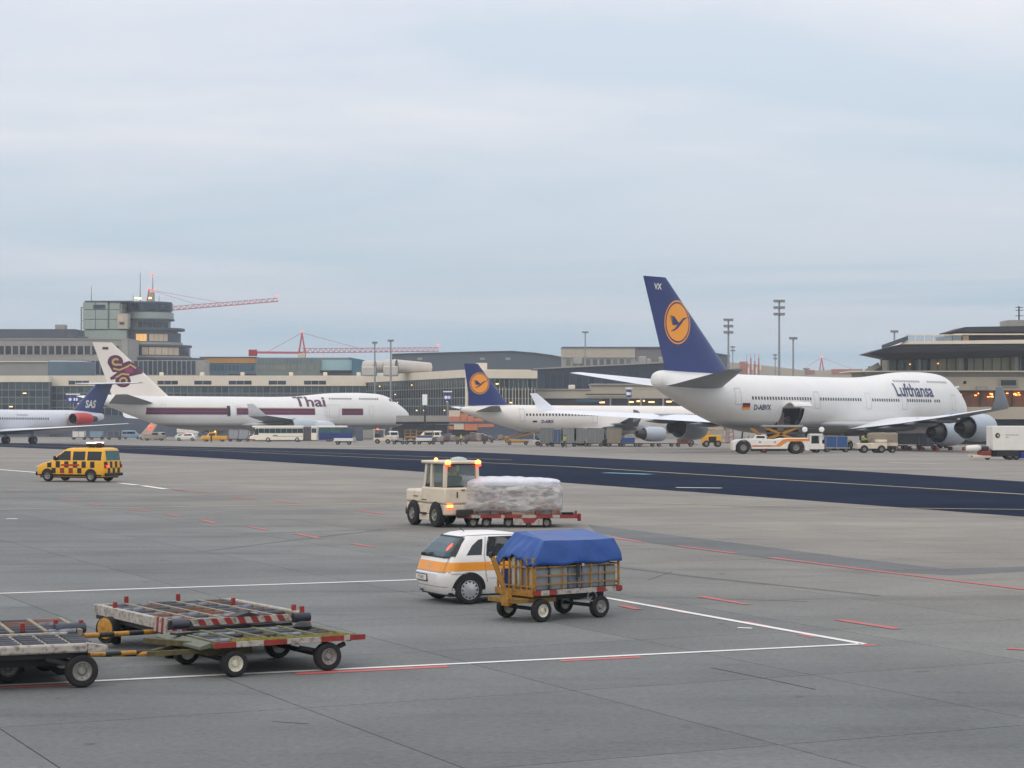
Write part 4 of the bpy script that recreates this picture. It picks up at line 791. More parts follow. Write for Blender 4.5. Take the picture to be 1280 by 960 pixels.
# right terminal hall
r, fx, fz = bld('terminal_hall', 'terminal hall with broad faceted overhanging roof and pale glazed gallery', 'building', 1060, 335)
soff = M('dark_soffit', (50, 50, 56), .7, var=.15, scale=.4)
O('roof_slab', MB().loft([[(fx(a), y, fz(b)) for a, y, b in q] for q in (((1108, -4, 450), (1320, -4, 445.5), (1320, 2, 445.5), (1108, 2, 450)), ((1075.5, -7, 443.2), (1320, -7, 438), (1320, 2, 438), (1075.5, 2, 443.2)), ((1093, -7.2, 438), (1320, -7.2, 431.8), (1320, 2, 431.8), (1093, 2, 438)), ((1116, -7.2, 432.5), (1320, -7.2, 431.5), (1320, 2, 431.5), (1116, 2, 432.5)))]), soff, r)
O('roof_edge', MB().prism([(fx(1116), fz(432.2)), (fx(1120), fz(428.6)), (fx(1320), fz(426)), (fx(1320), fz(431))], -7.5, 2, 'y'), fascia, r)
O('slanted_parapet', MB().prism([(fx(1093), fz(437.8)), (fx(1093), fz(433)), (fx(1123.5), fz(422)), (fx(1123.5), fz(427.5))], -7.8, -6.6, 'y'), roofdk, r)
for i in range(6): bx(r, 'railing_glass', fx, fz, 1124+i*11.4, 1134.6+i*11.4, 421, 428, M('railing_glass', (150, 170, 180), .1, alpha=.35), .05, -6)
bx(r, 'handrail', fx, fz, 1123, 1193, 419.8, 420.8, fascia, .15, -6.1)
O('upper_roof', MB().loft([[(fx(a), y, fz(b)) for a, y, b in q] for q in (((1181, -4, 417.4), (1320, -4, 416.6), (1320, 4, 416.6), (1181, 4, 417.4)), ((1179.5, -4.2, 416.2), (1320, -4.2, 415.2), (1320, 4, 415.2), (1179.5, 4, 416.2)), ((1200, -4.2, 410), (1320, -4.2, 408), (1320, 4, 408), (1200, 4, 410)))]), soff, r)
bx(r, 'upper_edge', fx, fz, 1186, 1320, 418.3, 419.6, fascia, 16, -4.4); bx(r, 'upper_storey', fx, fz, 1186, 1320, 419.8, 427.5, M('dark_brown_glazing', (62, 50, 52), .3, var=.2), 12, -2); bx(r, 'plant_room', fx, fz, 1260.5, 1320, 400, 409, concrete_wall, 6, 0); bx(r, 'stair_head', fx, fz, 1199.5, 1206.5, 420, 427, blind, 1, -2.6)
am = MB(); am.tube((fx(1277.5), 2, fz(400)), (fx(1277.5), 2, fz(382)), .12)
for y in (383.5, 387, 394): am.beam((fx(1273), 2, fz(y)), (fx(1283), 2, fz(y)), .1)
O('antenna', am, dark, r)
bx(r, 'gallery_core', fx, fz, 1112, 1320, 443, 464, M('gallery_interior', (120, 116, 94), .7, var=.2, scale=.3), 8, .6)
panes(r, fx(1112), fx(1160), 5, fz(463.6), fz(445.4), M('green_grey_pane', (92, 102, 90), .12, rnd=.3), .2, .25, 'pane'); panes(r, fx(1161), fx(1320), 14, fz(463.6), fz(443.8), pane_y, .2, .2, 'pane')
for p, w in ((1108, 2.2), (1099, 2.2), (1146.5, 3), (1196, 5), (1266, 6)): O('column', MB().tube((fx(p), -2, fz(464)), (fx(p), -2, fz(440)), w*335/F/2, None, 14), concrete_wall, r, 40)
for p, w in ((1150, 3.5), (1161, 2.2), (1206, 4), (1277, 4)): bx(r, 'mullion', fx, fz, p, p+w, 442, 464, roofdk, .3, .05)
for p, y in ((1137, 455), (1172, 454)): bx(r, 'lamp', fx, fz, p, p+1.2, y, y+.8, lamporange, .1, .05)
bx(r, 'gallery_ledge', fx, fz, 1060, 1320, 463.8, 465.4, fascia, 12, -3); bx(r, 'ledge_soffit', fx, fz, 1075, 1320, 465.6, 471, concrete_wall, 10, -1.6)
bx(r, 'wall', fx, fz, 1090, 1320, 471.2, 488, beige, 10, -1.9); bx(r, 'window_frame', fx, fz, 1245, 1268.5, 474, 484, concrete_wall, .4, -2.2); bx(r, 'window', fx, fz, 1247, 1266, 475.5, 482, M('dark_green_pane', (40, 54, 50), .15), .1, -2.25)
for p in (1180, 1201): bx(r, 'vent', fx, fz, p, p+3.4, 476.5, 480, dark, .2, -2.0)
bx(r, 'air_unit', fx, fz, 1217, 1230, 483, 488, concrete_wall, .8, -2.5)
bx(r, 'lit_storey', fx, fz, 1150, 1320, 488.3, 508.5, M('warm_brown_interior', (112, 70, 40), .6, var=.4, scale=.6), 8, -1); bx(r, 'lower_wall', fx, fz, 1090, 1320, 508.8, 524, beige, 10, -1.7); bx(r, 'dark_base', fx, fz, 1090, 1320, 524.2, None, cav, 9, -1.2)
for k in range(24): p = random.uniform(1196, 1316); y = random.uniform(490.5, 498); bx(r, 'lamp', fx, fz, p, p+random.uniform(.8, 3.2), y, y+random.uniform(.6, 1.1), random.choice((lamporange, lampwarm)), .2, -1.2)
for p in (1198, 1222, 1240, 1262): bx(r, 'post', fx, fz, p, p+1.3, 488.3, 508.5, dark, .2, -1.35)
m = MB(); m.beam((fx(1079), -2.4, fz(465.5)), (fx(1096), -2.4, fz(456)), .3, .8)
O('stair', m, concrete_wall, r); bx(r, 'stair_wall', fx, fz, 1086, 1100, 458, 464, dkwall, 3, -2.2)
# light masts
def mast(px, yt, d, label, rows=1, w=9):
    x_ = (px-640)*d/F; h = sz(yt, d)-gz(d); r = T('light_mast', label, 'light mast', (x_, d, gz(d)), 0, 'floodlight masts')
    O('pole', MB().tube((0, 0, 0), (0, 0, h), .28, .16, 10), steel, r, 40); W_ = w*d/F
    for k in range(rows):
        z = h-k*1.2; hd = O('lamp_head', MB().box(-W_/2, W_/2, -.35, .35, z-.16, z+.16), dark, r)
        for j in range(4): x2 = -W_/2+W_*(j+.5)/4; O('floodlight', MB().box(x2-W_*.1, x2+W_*.1, -.55, -.36, z-.35, z+.2), steel, hd, bevel=.04)
for a in ((910.5, 399.5, 400, 'second tallest floodlight mast, three tiers of lamps, nearest the large navy tail', 3, 12), (974, 376, 380, 'tallest floodlight mast with three tiers of lamps above the jumbo fuselage', 3, 14), (991.5, 422.5, 420, 'floodlight mast with one lamp tier right of the tallest mast', 1, 10), (731.5, 415, 600, 'thin floodlight mast above the beige block', 1, 8),
    (468.5, 428, 480, 'left one of a pair of floodlight masts above the cream roof pipes', 1, 7), (488.5, 425.5, 470, 'right one of a pair of floodlight masts above the cream roof pipes', 1, 7.5), (916, 433.5, 700, 'small floodlight mast close behind the second tallest one', 2, 6), (969, 443.5, 700, 'small floodlight mast at the foot of the tallest one', 2, 5), (1008, 461, 640, 'shortest floodlight mast above the hump of the jumbo', 1, 8), (1118, 414, 420, 'floodlight mast peeking over the slanted parapet of the terminal hall', 1, 9)): mast(*a)
def pole(px, yt, d, label):
    r = T('tall_post', label, 'post', ((px-640)*d/F, d, gz(d))); h = sz(yt, d)-gz(d); O('shaft', MB().tube((0, 0, 0), (0, 0, h), .22, .16, 10), dark, r, 40); O('cap', MB().box(-.5, .5, -.3, .3, h-2.2, h), signwhite, r, bevel=.05)
pole(531, 493, 425, 'grey post with a white box at its top before the glazed wing')
# cranes
def lattice(mb, a, b, w, n, top=None):
    a = Vector(a); b = Vector(b); d = (b-a)/n; q = Vector((0, w, 0)); t = Vector((0, w/2, w*.75)) if top is None else top; s_ = .11
    if top is None:
        for o_ in (Vector((0, 0, 0)), q, t): mb.beam(a+o_, b+o_*(0.8 if o_ is t else 1), .2)
        for i in range(n):
            p = a+d*i; mb.beam(p, p+d*.5+t, s_); mb.beam(p+d*.5+t, p+d, s_); mb.beam(p+q, p+d*.5+t, s_); mb.beam(p+d*.5+t, p+d+q, s_)
def crane(px, yt, ybase, d, label, jib, cjib, tie):
    g = lambda p, y: Vector(((p-px)*d/F, 0, sz(y, d)-gz(d)))
    r = T('tower_crane', label, 'crane', ((px-640)*d/F, d, gz(d)), 0, 'tower cranes'); m = MB(); h = g(px, ybase).z; ht = g(px, yt).z; w = 1.0
    for sx_ in (-w, w):
        for sy in (-w, w): m.beam((sx_, sy, 0), (sx_, sy, h), .3); m.beam((sx_, sy, h), (0, 0, ht), .3)
    for i in range(int(h/2.2)):
        z = i*2.2
        for s_ in (-w, w): m.beam((-w, s_, z), (w, s_, z+2.2), .2); m.beam((s_, -w, z), (s_, w, z+2.2), .2)
    O('mast', m, crane_red, r); m = MB(); lattice(m, g(*jib[0]), g(*jib[1]), 1.9, jib[2]); O('jib', m, crane_red, r)
    if cjib: m = MB(); a, b = g(*cjib[0]), g(*cjib[1]); m.beam(a, b, 1.2, .7); O('counter_jib', m, crane_red, r); O('counterweight', MB().box(b.x-1, b.x+1.6, -1, 1, b.z-1.2, b.z+.9), red, r)
    m = MB()
    for t in tie: m.beam((0, 0, ht), g(*t), .12)
    O('tie_rod', m, crane_red, r); O('cab', MB().box(-1.2, 1.2, -2.6, -1.1, h-2.6, h-.3), cream, r, bevel=.1); O('beacon', MB().lathe([(0, .01), (.15, .3), (.5, .3), (.6, .01)], (0, 0, ht), (0, 0, 1), 8), lampred, r)
    e = g(*jib[1]); O('jib_lamp', MB().lathe([(0, .01), (.15, .3), (.5, .3), (.6, .01)], (e.x, 0, e.z+1.6), (0, 0, 1), 8), lampred, r)
crane(186, 362, 388, 760, 'red tower crane whose jib reaches out from behind the control tower', ((186, 390), (347, 376.5), 22), None, ((280, 379), (250, 382)))
crane(377.5, 416, 441, 680, 'red tower crane standing fully in view behind the terminal roof', ((377.5, 441), (548, 439), 26), ((377.5, 441), (315, 440.5)), ((335, 439.5), (455, 437)))
crane(1027, 447, 464, 1000, 'distant red crane mast behind the hump of the jumbo', ((1027, 466), (1085, 467), 10), None, ((1004, 461), (1072, 464)))
# ------------------------------------------------------------------ people
skin_m = M('skin_tone', (190, 140, 112), .6, var=.05); hair_m = M('dark_hair', (40, 30, 24), .8); trouser = M('dark_trousers', (34, 38, 52), .85); jacket = M('dark_jacket', (40, 46, 64), .85)
def person(label, loc, rz, pose, torso, hat=None):
    """one continuous skinned body; head, clothing bands by height, hands with five fingers"""
    r = T('person', label, 'person', loc, rz)
    if pose == 'sit':
        J = dict(pel=(0, 0, .5), che=(-.05, 0, .85), nk=(-.04, 0, 1.02), hd=(-.02, 0, 1.14), ht=(-.02, 0, 1.27), hl=(.05, .1, .48), kl=(.45, .13, .5), al=(.5, .13, .08), tl=(.66, .14, .04), sl=(-.04, .2, .96), el=(.12, .25, .72), wl=(.36, .18, .78))
    elif pose == 'walk':
        J = dict(pel=(0, 0, .95), che=(.04, 0, 1.3), nk=(.05, 0, 1.48), hd=(.07, 0, 1.6), ht=(.07, 0, 1.74), hl=(0, .1, .9), kl=(.16, .1, .5), al=(.12, .1, .09), tl=(.3, .1, .04), sl=(.04, .2, 1.42), el=(-.08, .26, 1.14), wl=(.02, .27, .9))
    else:
        J = dict(pel=(0, 0, .95), che=(.02, 0, 1.3), nk=(.02, 0, 1.48), hd=(.04, 0, 1.6), ht=(.04, 0, 1.74), hl=(0, .1, .9), kl=(.03, .11, .5), al=(0, .11, .09), tl=(.17, .12, .04), sl=(.02, .2, 1.42), el=(.1, .27, 1.15), wl=(.34, .2, 1.22))
    vs = []; rad = []; es = []; ix = {}
    def v(k, p, q): ix[k] = len(vs); vs.append(p); rad.append(q)
    for k, q in (('pel', .145), ('che', .16), ('nk', .06), ('hd', .088), ('ht', .07)): v(k, J[k], q)
    es += [(0, 1), (1, 2), (2, 3), (3, 4)]
    for s_ in (1, -1):
        for k, q in (('hl', .1), ('kl', .065), ('al', .045), ('tl', .035), ('sl', .075), ('el', .05), ('wl', .034)):
            p = J[k]; x_ = p[0]
            if pose == 'walk' and s_ < 0: x_ = {'kl': -.02, 'al': -.3, 'tl': -.16, 'el': .08, 'wl': .26}.get(k, p[0])
            v(k+str(s_), (x_, p[1]*s_, p[2]), q)
        es += [(ix['pel'], ix['hl%d' % s_])]+[(ix['%s%d' % (a, s_)], ix['%s%d' % (b, s_)]) for a, b in (('hl', 'kl'), ('kl', 'al'), ('al', 'tl'), ('sl', 'el'), ('el', 'wl'))]+[(ix['che'], ix['sl%d' % s_])]
    me = bpy.data.meshes.new('body'); me.from_pydata(vs, es, []); bm = bmesh.new(); bm.from_mesh(me); lay = bm.verts.layers.skin.verify(); bm.verts.ensure_lookup_table()
    for i, b in enumerate(bm.verts): b[lay].radius = (rad[i], rad[i]*(.8 if i < 2 else 1)); b[lay].use_root = (i == 0)
    bm.to_mesh(me); bm.free(); o = inst('body', me, r); md = o.modifiers.new('skin', 'SKIN'); md.use_smooth_shade = True; o.modifiers.new('sub', 'SUBSURF').levels = 1; o.modifiers[-1].render_levels = 2
    bm_ = M('clothed_skin_'+torso.name+pose, (40, 44, 60), .8); t = bm_.node_tree
    if 'sep' not in t.nodes:
        sp = t.nodes.new('ShaderNodeSeparateXYZ'); sp.name = 'sep'; tc = t.nodes.new('ShaderNodeTexCoord'); t.links.new(tc.outputs['Object'], sp.inputs[0]); rp_ = t.nodes.new('ShaderNodeValToRGB'); dv = t.nodes.new('ShaderNodeMath'); dv.operation = 'DIVIDE'; dv.inputs[1].default_value = 2.0
        t.links.new(sp.outputs[2], dv.inputs[0]); t.links.new(dv.outputs[0], rp_.inputs[0]); rp_.color_ramp.interpolation = 'CONSTANT'; c = rp_.color_ramp
        c.elements[0].color = (*lin((30, 30, 32)), 1); c.elements[1].position = .05; c.elements[1].color = (*lin((38, 42, 58)), 1)
        tcol = torso.node_tree.nodes['Color Ramp'].color_ramp.elements[0].color
        a = c.elements.new((J['pel'][2]+.06)/2); a.color = tcol; a = c.elements.new((J['nk'][2]-.01)/2); a.color = (*lin((190, 140, 112)), 1)
        t.links.new(rp_.outputs[0], t.nodes['Principled BSDF'].inputs['Base Color'])
    me.materials.append(bm_)
    h = Vector(J['hd']); O('hair', MB().lathe([(-.02, .098), (.03, .1), (.075, .08), (.1, .045), (.108, .005)], h+Vector((-.012, 0, .07)), (0, 0, 1), 12), hat or hair_m, o, 60)
    f = MB(); f.lathe([(0, .016), (.02, .012), (.03, .003)], h+Vector((.075, 0, .0)), (1, 0, -.2), 8)
    for s_ in (-1, 1): f.lathe([(0, .011), (.006, .009), (.009, .002)], h+Vector((.082, s_*.032, .03)), (1, 0, 0), 8); f.lathe([(-.01, .02), (.01, .02), (.014, .004)], h+Vector((0, s_*.088, .01)), (0, s_, 0), 8)
    f.box(h.x+.07, h.x+.086, -.025, .025, h.z-.05, h.z-.042); O('face', f, skin_m, o, 60)
    for s_ in (1, -1):
        w = Vector(vs[ix['wl%d' % s_]]); e_ = Vector(vs[ix['el%d' % s_]]); d = (w-e_).normalized(); sd_ = Vector((0, s_, 0)); n = d.cross(sd_).normalized()
        f = MB(); f.loft([[w+d*k+sd_*a*wd+n*b*th for a, b in ((-1, -1), (1, -1), (1, 1), (-1, 1))] for k, wd, th in ((0, .026, .018), (.045, .04, .015), (.09, .038, .012))])
        for i, ln in enumerate((.07, .08, .075, .058)): b0 = w+d*.088+sd_*(-.03+.02*i); k1 = b0+d*ln*.55+n*.012; f.tube(b0, k1, .0095, .0085, 6); f.tube(k1, k1+d*ln*.4+n*.025, .0085, .007, 6)
        b0 = w+d*.03-sd_*.032; k1 = b0+d*.03-sd_*.03; f.tube(b0, k1, .012, .01, 6); f.tube(k1, k1+d*.03+n*.012, .01, .008, 6); O('hand', f, skin_m, o, 60)
    return r
# ------------------------------------------------------------------ hatchback
cz = G(566.5, 751.6); th = radians(26); SC = 1.0
R = T('hatchback_car', 'white small hatchback with orange side band, partly hidden by the blue tarpaulin trailer', 'car', (cz.x, cz.y, 0), th, None, SC)
carw = M('car_white_paint', (226, 223, 218), .25, var=.03, scale=.8, dirt=.03)
Bd = Body([(.20, -.46, 3.10, .73, .3), (.30, -.55, 3.22, .79, .34), (.50, -.60, 3.26, .82, .36), (.62, -.60, 3.25, .825, .36), (.66, -.565, 3.22, .825, .34), (.84, -.50, 3.10, .815, .32), (.93, -.465, 2.72, .80, .3), (.99, -.44, 2.2, .785, .28), (1.06, -.40, 2.05, .76, .27), (1.22, -.25, 1.78, .69, .26), (1.36, -.08, 1.42, .61, .25), (1.415, .06, 1.2, .54, .25), (1.44, .22, 1.0, .42, .22), (1.448, .45, .85, .2, .1)])
bo = O('body', Bd.mb(), [carw, M('car_interior', (36, 38, 42), .8)], R, 32)
ct = MB().prism([(.40, .99), (1.88, .99), (1.70, 1.14), (1.42, 1.30), (1.25, 1.345), (.52, 1.34), (.45, 1.2)], -1.2, 1.2, 'y'); ct.mi = [1]*len(ct.f)
co = O('opening', ct, [carw, MATS['car_interior']], R); bl = bo.modifiers.new('opening', 'BOOLEAN'); bl.operation = 'DIFFERENCE'; bl.object = co; bl.solver = 'EXACT'   # side windows are real openings
nm = bpy.data.meshes.new_from_object(bo.evaluated_get(bpy.context.evaluated_depsgraph_get())); bo.modifiers.clear(); bo.data = nm; bpy.data.objects.remove(co)
for y_ in (-.35, .35): O('headrest', MB().box(.86, .96, y_-.13, y_+.13, .98, 1.19), black, R, bevel=.03)
sgl = M('car_side_glass', (40, 52, 56), .05, alpha=.42)
oj = M('orange_band_paint', (232, 150, 46), .35, var=.03)
O('stripe', Bd.end([rect(-.76, .76, .67, .86)], False, .007, .04), oj, R)
for sg in (-1, 1):
    O('stripe', Bd.side([rect(-.42, 2.6, .69, .86)], sg, .007, .05), oj, R)
    O('rear_quarter_window', Bd.side([[(-.06, 1.0), (.28, 1.0), (.37, 1.32), (.27, 1.305), (.10, 1.19)]], sg, .006, .12), glass, R)
    O('side_window', Bd.side([[(.40, .99), (1.88, .99), (1.70, 1.14), (1.42, 1.30), (1.25, 1.345), (.52, 1.34), (.45, 1.2)]], sg, .006, .12), sgl, R)
    O('roof_gutter', Bd.side(stroke([(.0, 1.385), (.6, 1.40), (1.2, 1.39)], .012), sg, .006, .08), inkd, R); O('rub_strip', Bd.side([rect(.42, 2.1, .53, .57)], sg, .012, .1), carw, R)
    seal = stroke([(.39, .985), (1.9, .985), (1.70, 1.15), (1.42, 1.31), (1.25, 1.355), (.51, 1.35), (.44, 1.2), (.39, .985)], .022)
    O('window_seal', Bd.side(seal, sg, .009, .12), black, R)
    O('panel_gap', Bd.side(stroke([(.36, .62), (.34, 1.0), (.44, 1.36)], .014)+stroke([(.40, .45), (.36, .62)], .014)+stroke([(2.05, .32), (2.05, .95)], .012)+stroke([(-.4, .63), (-.05, .63)], .012), sg, .007, .1), inkd, R)
    O('door_handle', MB().box(.46, .66, sg*.812-.02, sg*.812+.02, .80, .835), carw, R, bevel=.012)
    O('rear_pillar_trim', Bd.side([[(-.435, .97), (-.30, .975), (-.12, 1.22), (-.0, 1.34), (-.085, 1.34), (-.245, 1.2)]], sg, .010, .025), M('smoked_lamp_cover', (26, 20, 24), .15), R)
    for ax_ in (0, 2.49): O('wheel_arch', Bd.side([[(ax_+.37*cos(t), .29+.37*sin(t)) for t in [pi*i/16-.0 for i in range(17)]]+[]], sg, .003, .12), black, R); wheel(R, ax_, sg*.735, .295, .19, rim_silver, sg, .68)
    m = MB()
    for k in range(12): t = k*pi/6; m.prism([(.15*cos(t-.11), .295+.15*sin(t-.11)), (.178*cos(t-.1), .295+.178*sin(t-.1)), (.178*cos(t+.1), .295+.178*sin(t+.1)), (.15*cos(t+.11), .295+.15*sin(t+.11))], sg*.826, sg*.829, 'y')
    hc = O('hubcap', MB().lathe([(.0, .2), (.03, .198), (.05, .17), (.055, .08), (.07, .05), (.07, .001)], (0, sg*.77, .295), (0, sg, 0), 28), rim_silver, R, 40); O('hubcap_slot', m, black, hc)
    O('mirror', MB().lathe([(0, .03), (.04, .075), (.1, .08), (.15, .02)], (1.72, sg*.76, 1.04), (0, sg, 0), 10), carw, R, 60)
O('rear_window', Bd.end([[(-.70, .965), (.70, .965), (.64, 1.18), (.55, 1.345), (-.55, 1.345), (-.64, 1.18)]], False, .009, .04), M('rear_window_glass', (40, 66, 74), .08, var=.5, scale=1.6), R)
O('window_seal', Bd.end(stroke([(-.70, .955), (.70, .955)], .03)+stroke([(-.55, 1.355), (.55, 1.355)], .03), False, .011, .04), black, R)
O('brake_lamp', Bd.end([ell(-.5, 1.16, .045, .07, 12)], False, .012, .1), lampred, R)
O('wiper', MB().beam((-.5, .42, .98), (-.47, -.02, 1.02), .02).beam((-.5, .45, .97), (-.46, .5, .99), .05), black, R)
O('windscreen', Bd.end([[(-.66, 1.02), (.66, 1.02), (.5, 1.36), (-.5, 1.36)]], True, .006, .12), glass, R)
O('bumper_gap', Bd.end(stroke([(-.78, .655), (.78, .655)], .014)+stroke([(-.72, .36), (.72, .36)], .012), False, .006, .1), inkd, R)
O('licence_plate', MB().box(-.625, -.606, -.02, .50, .46, .57), M('plate_white', (215, 205, 195), .5), R, bevel=.006); O('plate_frame', MB().box(-.615, -.6, -.04, .52, .44, .59), black, R, bevel=.01)
O('plate_lettering', sheet([[(-u, v) for u, v in p] for p in TX['plate']], lambda u, v: (-.628, u+.24, v+.515), .5), inkd, R)
O('emblem', Bd.end([q for q in stroke([(.055*cos(2*pi*i/18), .775+.055*sin(2*pi*i/18)) for i in range(19)], .014)]+[rect(-.06, .06, .77, .782)], False, .01, .1), rim_silver, R)
O('hatch_gap', Bd.end(stroke([(-.66, .67), (-.69, .95)], .012)+stroke([(.66, .67), (.69, .95)], .012), False, .012, .05), inkd, R)
O('aerial', MB().tube((.25, 0, 1.44), (.1, 0, 1.55), .008), black, R); O('exhaust', MB().tube((-.58, .4, .25), (-.3, .4, .25), .028), steel, R, 40)
O('underbody', MB().box(-.4, 3.0, -.7, .7, .16, .24), black, R)
drv = Vector((cos(th), sin(th), 0)); lft = Vector((-sin(th), cos(th), 0))
person('seated driver in dark clothes at the wheel of the white hatchback', Vector((cz.x, cz.y, 0))+drv*1.08*SC+lft*.35*SC+Vector((0, 0, .08)), th, 'sit', jacket)
# ------------------------------------------------------------------ tarpaulin trailer
th = radians(38); Lb, Wb = 2.1, 1.14; n0 = Vector((.41, 38.6, 0)); u_ = Vector((cos(th), sin(th), 0)); v_ = Vector((-sin(th), cos(th), 0))
tyel = M('worn_trailer_yellow', (158, 112, 34), .6, var=.25, scale=5, dirt=.55)
R = T('baggage_trailer', 'yellow railed baggage trailer loaded under a blue tarpaulin beside the white hatchback', 'trailer', n0, th)
O('deck', MB().box(0, Lb, 0, Wb, .50, .575), dark, R); 
for i, (a, b) in enumerate(((-.02, .14), (.14, .34), (.34, .52), (.52, 1.5), (1.5, 1.72), (1.72, 1.98), (1.98, 2.14))): O('edge_rail', MB().box(a+.001, b-.001, -.035, -.002, .50, .59), redm if i % 2 == 0 else whitem, R)
O('front_rail', MB().box(-.04, -.002, 0, Wb, .48, .6), tyel, R); O('rear_rail', MB().box(Lb+.002, Lb+.04, 0, Wb, .48, .6), redm, R)
m = MB()
for z in (.70, .86, 1.02): m.beam((.02, .01, z), (Lb, .01, z), .022); 
for z in (.66, 1.02): m.beam((.01, .02, z), (.01, Wb, z), .025); m.beam((Lb, .02, z), (Lb, Wb, z), .025)
O('rail', m, tyel, R)
for i in range(7): O('post', MB().beam((.02+(Lb-.04)*i/6, .012, .58), (.02+(Lb-.04)*i/6, .012, 1.06), .035 if i in (0, 6) else .02), tyel if i in (0, 2, 4, 6) else dark, R)
for i in range(7): O('end_bar', MB().beam((.008, .03+(Wb-.06)*i/6, .58), (.008, .03+(Wb-.06)*i/6, 1.2), .03 if i else .045), tyel, R)
for i, (x0, x1, h) in enumerate(((.05, .42, 1.0), (.43, .86, 1.06), (.87, 1.2, 1.02), (1.21, 1.62, 1.05), (1.63, 2.05, 1.0))): O('suitcase', MB().box(x0, x1, .05, .5, .576, h), M('grey_suitcase_%d' % (i % 3), ((126, 132, 138), (140, 142, 138), (104, 114, 124))[i % 3], .5, dirt=.08), R, bevel=.035)
for (y0, y1, h, mt) in ((.78, 1.08, .95, blue), (.52, .76, 1.2, M('pale_box', (178, 176, 166), .7)), (.28, .5, 1.15, M('grey_bag', (118, 116, 120), .8)), (.06, .26, 1.05, M('buff_box', (168, 150, 120), .8))): O('suitcase', MB().box(.045, .36, y0, y1, .577, h), mt, R, bevel=.03)
O('luggage_strap', MB().box(.035, .047, .56, .59, .6, .78), M('green_strap', (90, 170, 110), .6), R)
# the sheet: loft of rings that bulge, sag and crease
def tarp():
    m = MB(); rings = []; n = 96; x0, x1, y0, y1 = -.03, Lb+.03, -.03, Wb+.03
    def per(i):                                                   # point on the rail outline and its outward direction
        t = i/n*4; k = int(t) % 4; f = t-int(t)
        return [(x0+(x1-x0)*f, y0, 0, -1), (x1, y0+(y1-y0)*f, 1, 0), (x1-(x1-x0)*f, y1, 0, 1), (x0, y1-(y1-y0)*f, -1, 0)][k]
    for k, s in ((0, 0), (.2, .12), (.4, .3), (.6, .5), (.8, .75), (.93, .93), (1.0, 1.0), (1, 1.25), (1, 1.5), (1, 1.75), (1, 2.0)):
        ring = []
        for i in range(n):
            px0, py0, ox, oy = per(i); fl = (py0-y0)/(y1-y0); zb = 1.055+.012*sin(px0*7)
            if ox == -1 or px0 < .02: zb = 1.05+.16*max(0, 1-((py0-.62)/.42)**2)+.03*sin(py0*23)
            ins_l = .33*min(1, s)**1.3; ins_r = .11*min(1, s)**1.6; ins_n = .09*min(1, s)**1.4; ins_f = .2*min(1, s)
            x_ = x0+ins_l+(x1-x0-ins_l-ins_r)*(px0-x0)/(x1-x0); y_ = y0+ins_n+(y1-y0-ins_n-ins_f)*fl
            zs = 1.50+.13*fl+.012*sin(3*x_+.5)
            z = zb+(zs-zb)*min(1, s)
            if s > 1:                                              # roof of the sheet closes on a ridge line
                q = s-1; rx = min(max(x_, .42), Lb-.28); ry = .78; x_ += (rx-x_)*q; y_ += (ry-y_)*q; z += (1.655-z)*q*(1-.25*(1-q))
            p = Vector((x_, y_, z)); fr = 1 if (ox == -1 or px0 < .3) else .4
            w = noise.noise(Vector((p.x*2.2, p.y*2.2, p.z*5)))*.03+noise.noise(Vector((p.x*7+p.z*4, p.y*7-p.z*5, p.z*3)))*.02*fr+abs(noise.noise(Vector((p.x*4, p.y*4+p.z*6, 3))))*.03*fr
            hemz = 0 if s > 0 else .008*sin(i*1.3)
            p += Vector((ox, oy, .35)).normalized()*w*(1 if s <= 1 else .5); p.z += hemz; ring.append(p)
        rings.append(ring)
    m.loft(rings, cap=False); return m
tp = O('tarpaulin', tarp(), M('blue_tarpaulin', (18, 70, 140), .4, var=.14, scale=2.5, bump=.3), R, 38); md = tp.modifiers.new('thick', 'SOLIDIFY'); md.thickness = .012
for s_ in range(5): O('tarp_seam', MB().beam((.2+s_*.42, .005+.2, 1.55), (.2+s_*.42, .01, 1.1), .004), blue, tp) if False else None
O('lock_tag', MB().box(1.14, 1.2, -.03, -.01, 1.0, 1.06), whitem, R, bevel=.01); O('document_holder', MB().box(1.02, 1.09, -.02, 0, .8, 1.05), dark, R)
# drawbar raised, steering bogie
m = MB(); m.loft([[(-.28+a*.5, Wb*.42+b, z) for a, b in ((-w, -w), (w, -w), (w, w), (-w, w))] for z, w in ((.30, .10), (.42, .12), (.6, .075))]); m.beam((-.30, Wb*.42, .55), (-.52, Wb*.52, 1.22), .07, .09)
O('drawbar', m, tyel, R, bevel=.008); O('drawbar_eye', MB().lathe([(-.03, .03), (-.03, .06), (.03, .06), (.03, .03)], (-.53, Wb*.525, 1.25), (0, 1, 0), 14), dark, R)
O('turntable', MB().box(-.3, .62, .12, Wb-.12, .36, .44).box(.1, .55, .2, Wb-.2, .44, .5), M('grimy_yellow_paint', (134, 104, 40), .7, var=.3, scale=5, dirt=.5), R); O('axle', MB().tube((.28, 0, .22), (.28, Wb, .22), .035).tube((1.62, 0, .22), (1.62, Wb, .22), .035), dark, R)
O('frame_beam', MB().box(.5, 1.95, .3, .38, .38, .49).box(.5, 1.95, Wb-.38, Wb-.3, .38, .49), dark, R)
m = MB()
for i in range(12): t = i/12*2*pi; m.beam((1.42+.11*cos(t), .02, .42+.09*sin(t)), (1.42+.11*cos(t+pi/6), .02, .42+.09*sin(t+pi/6)), .02)
O('chain', m, steel, R)
for x_, rm in ((.2, rim_cream), (1.62, rim_grey)):
    wheel(R, x_, .04, .215, .14, rm, -1, .58); wheel(R, x_+(.02 if x_ < 1 else 0), Wb-.03, .215, .14, rm, 1, .58)
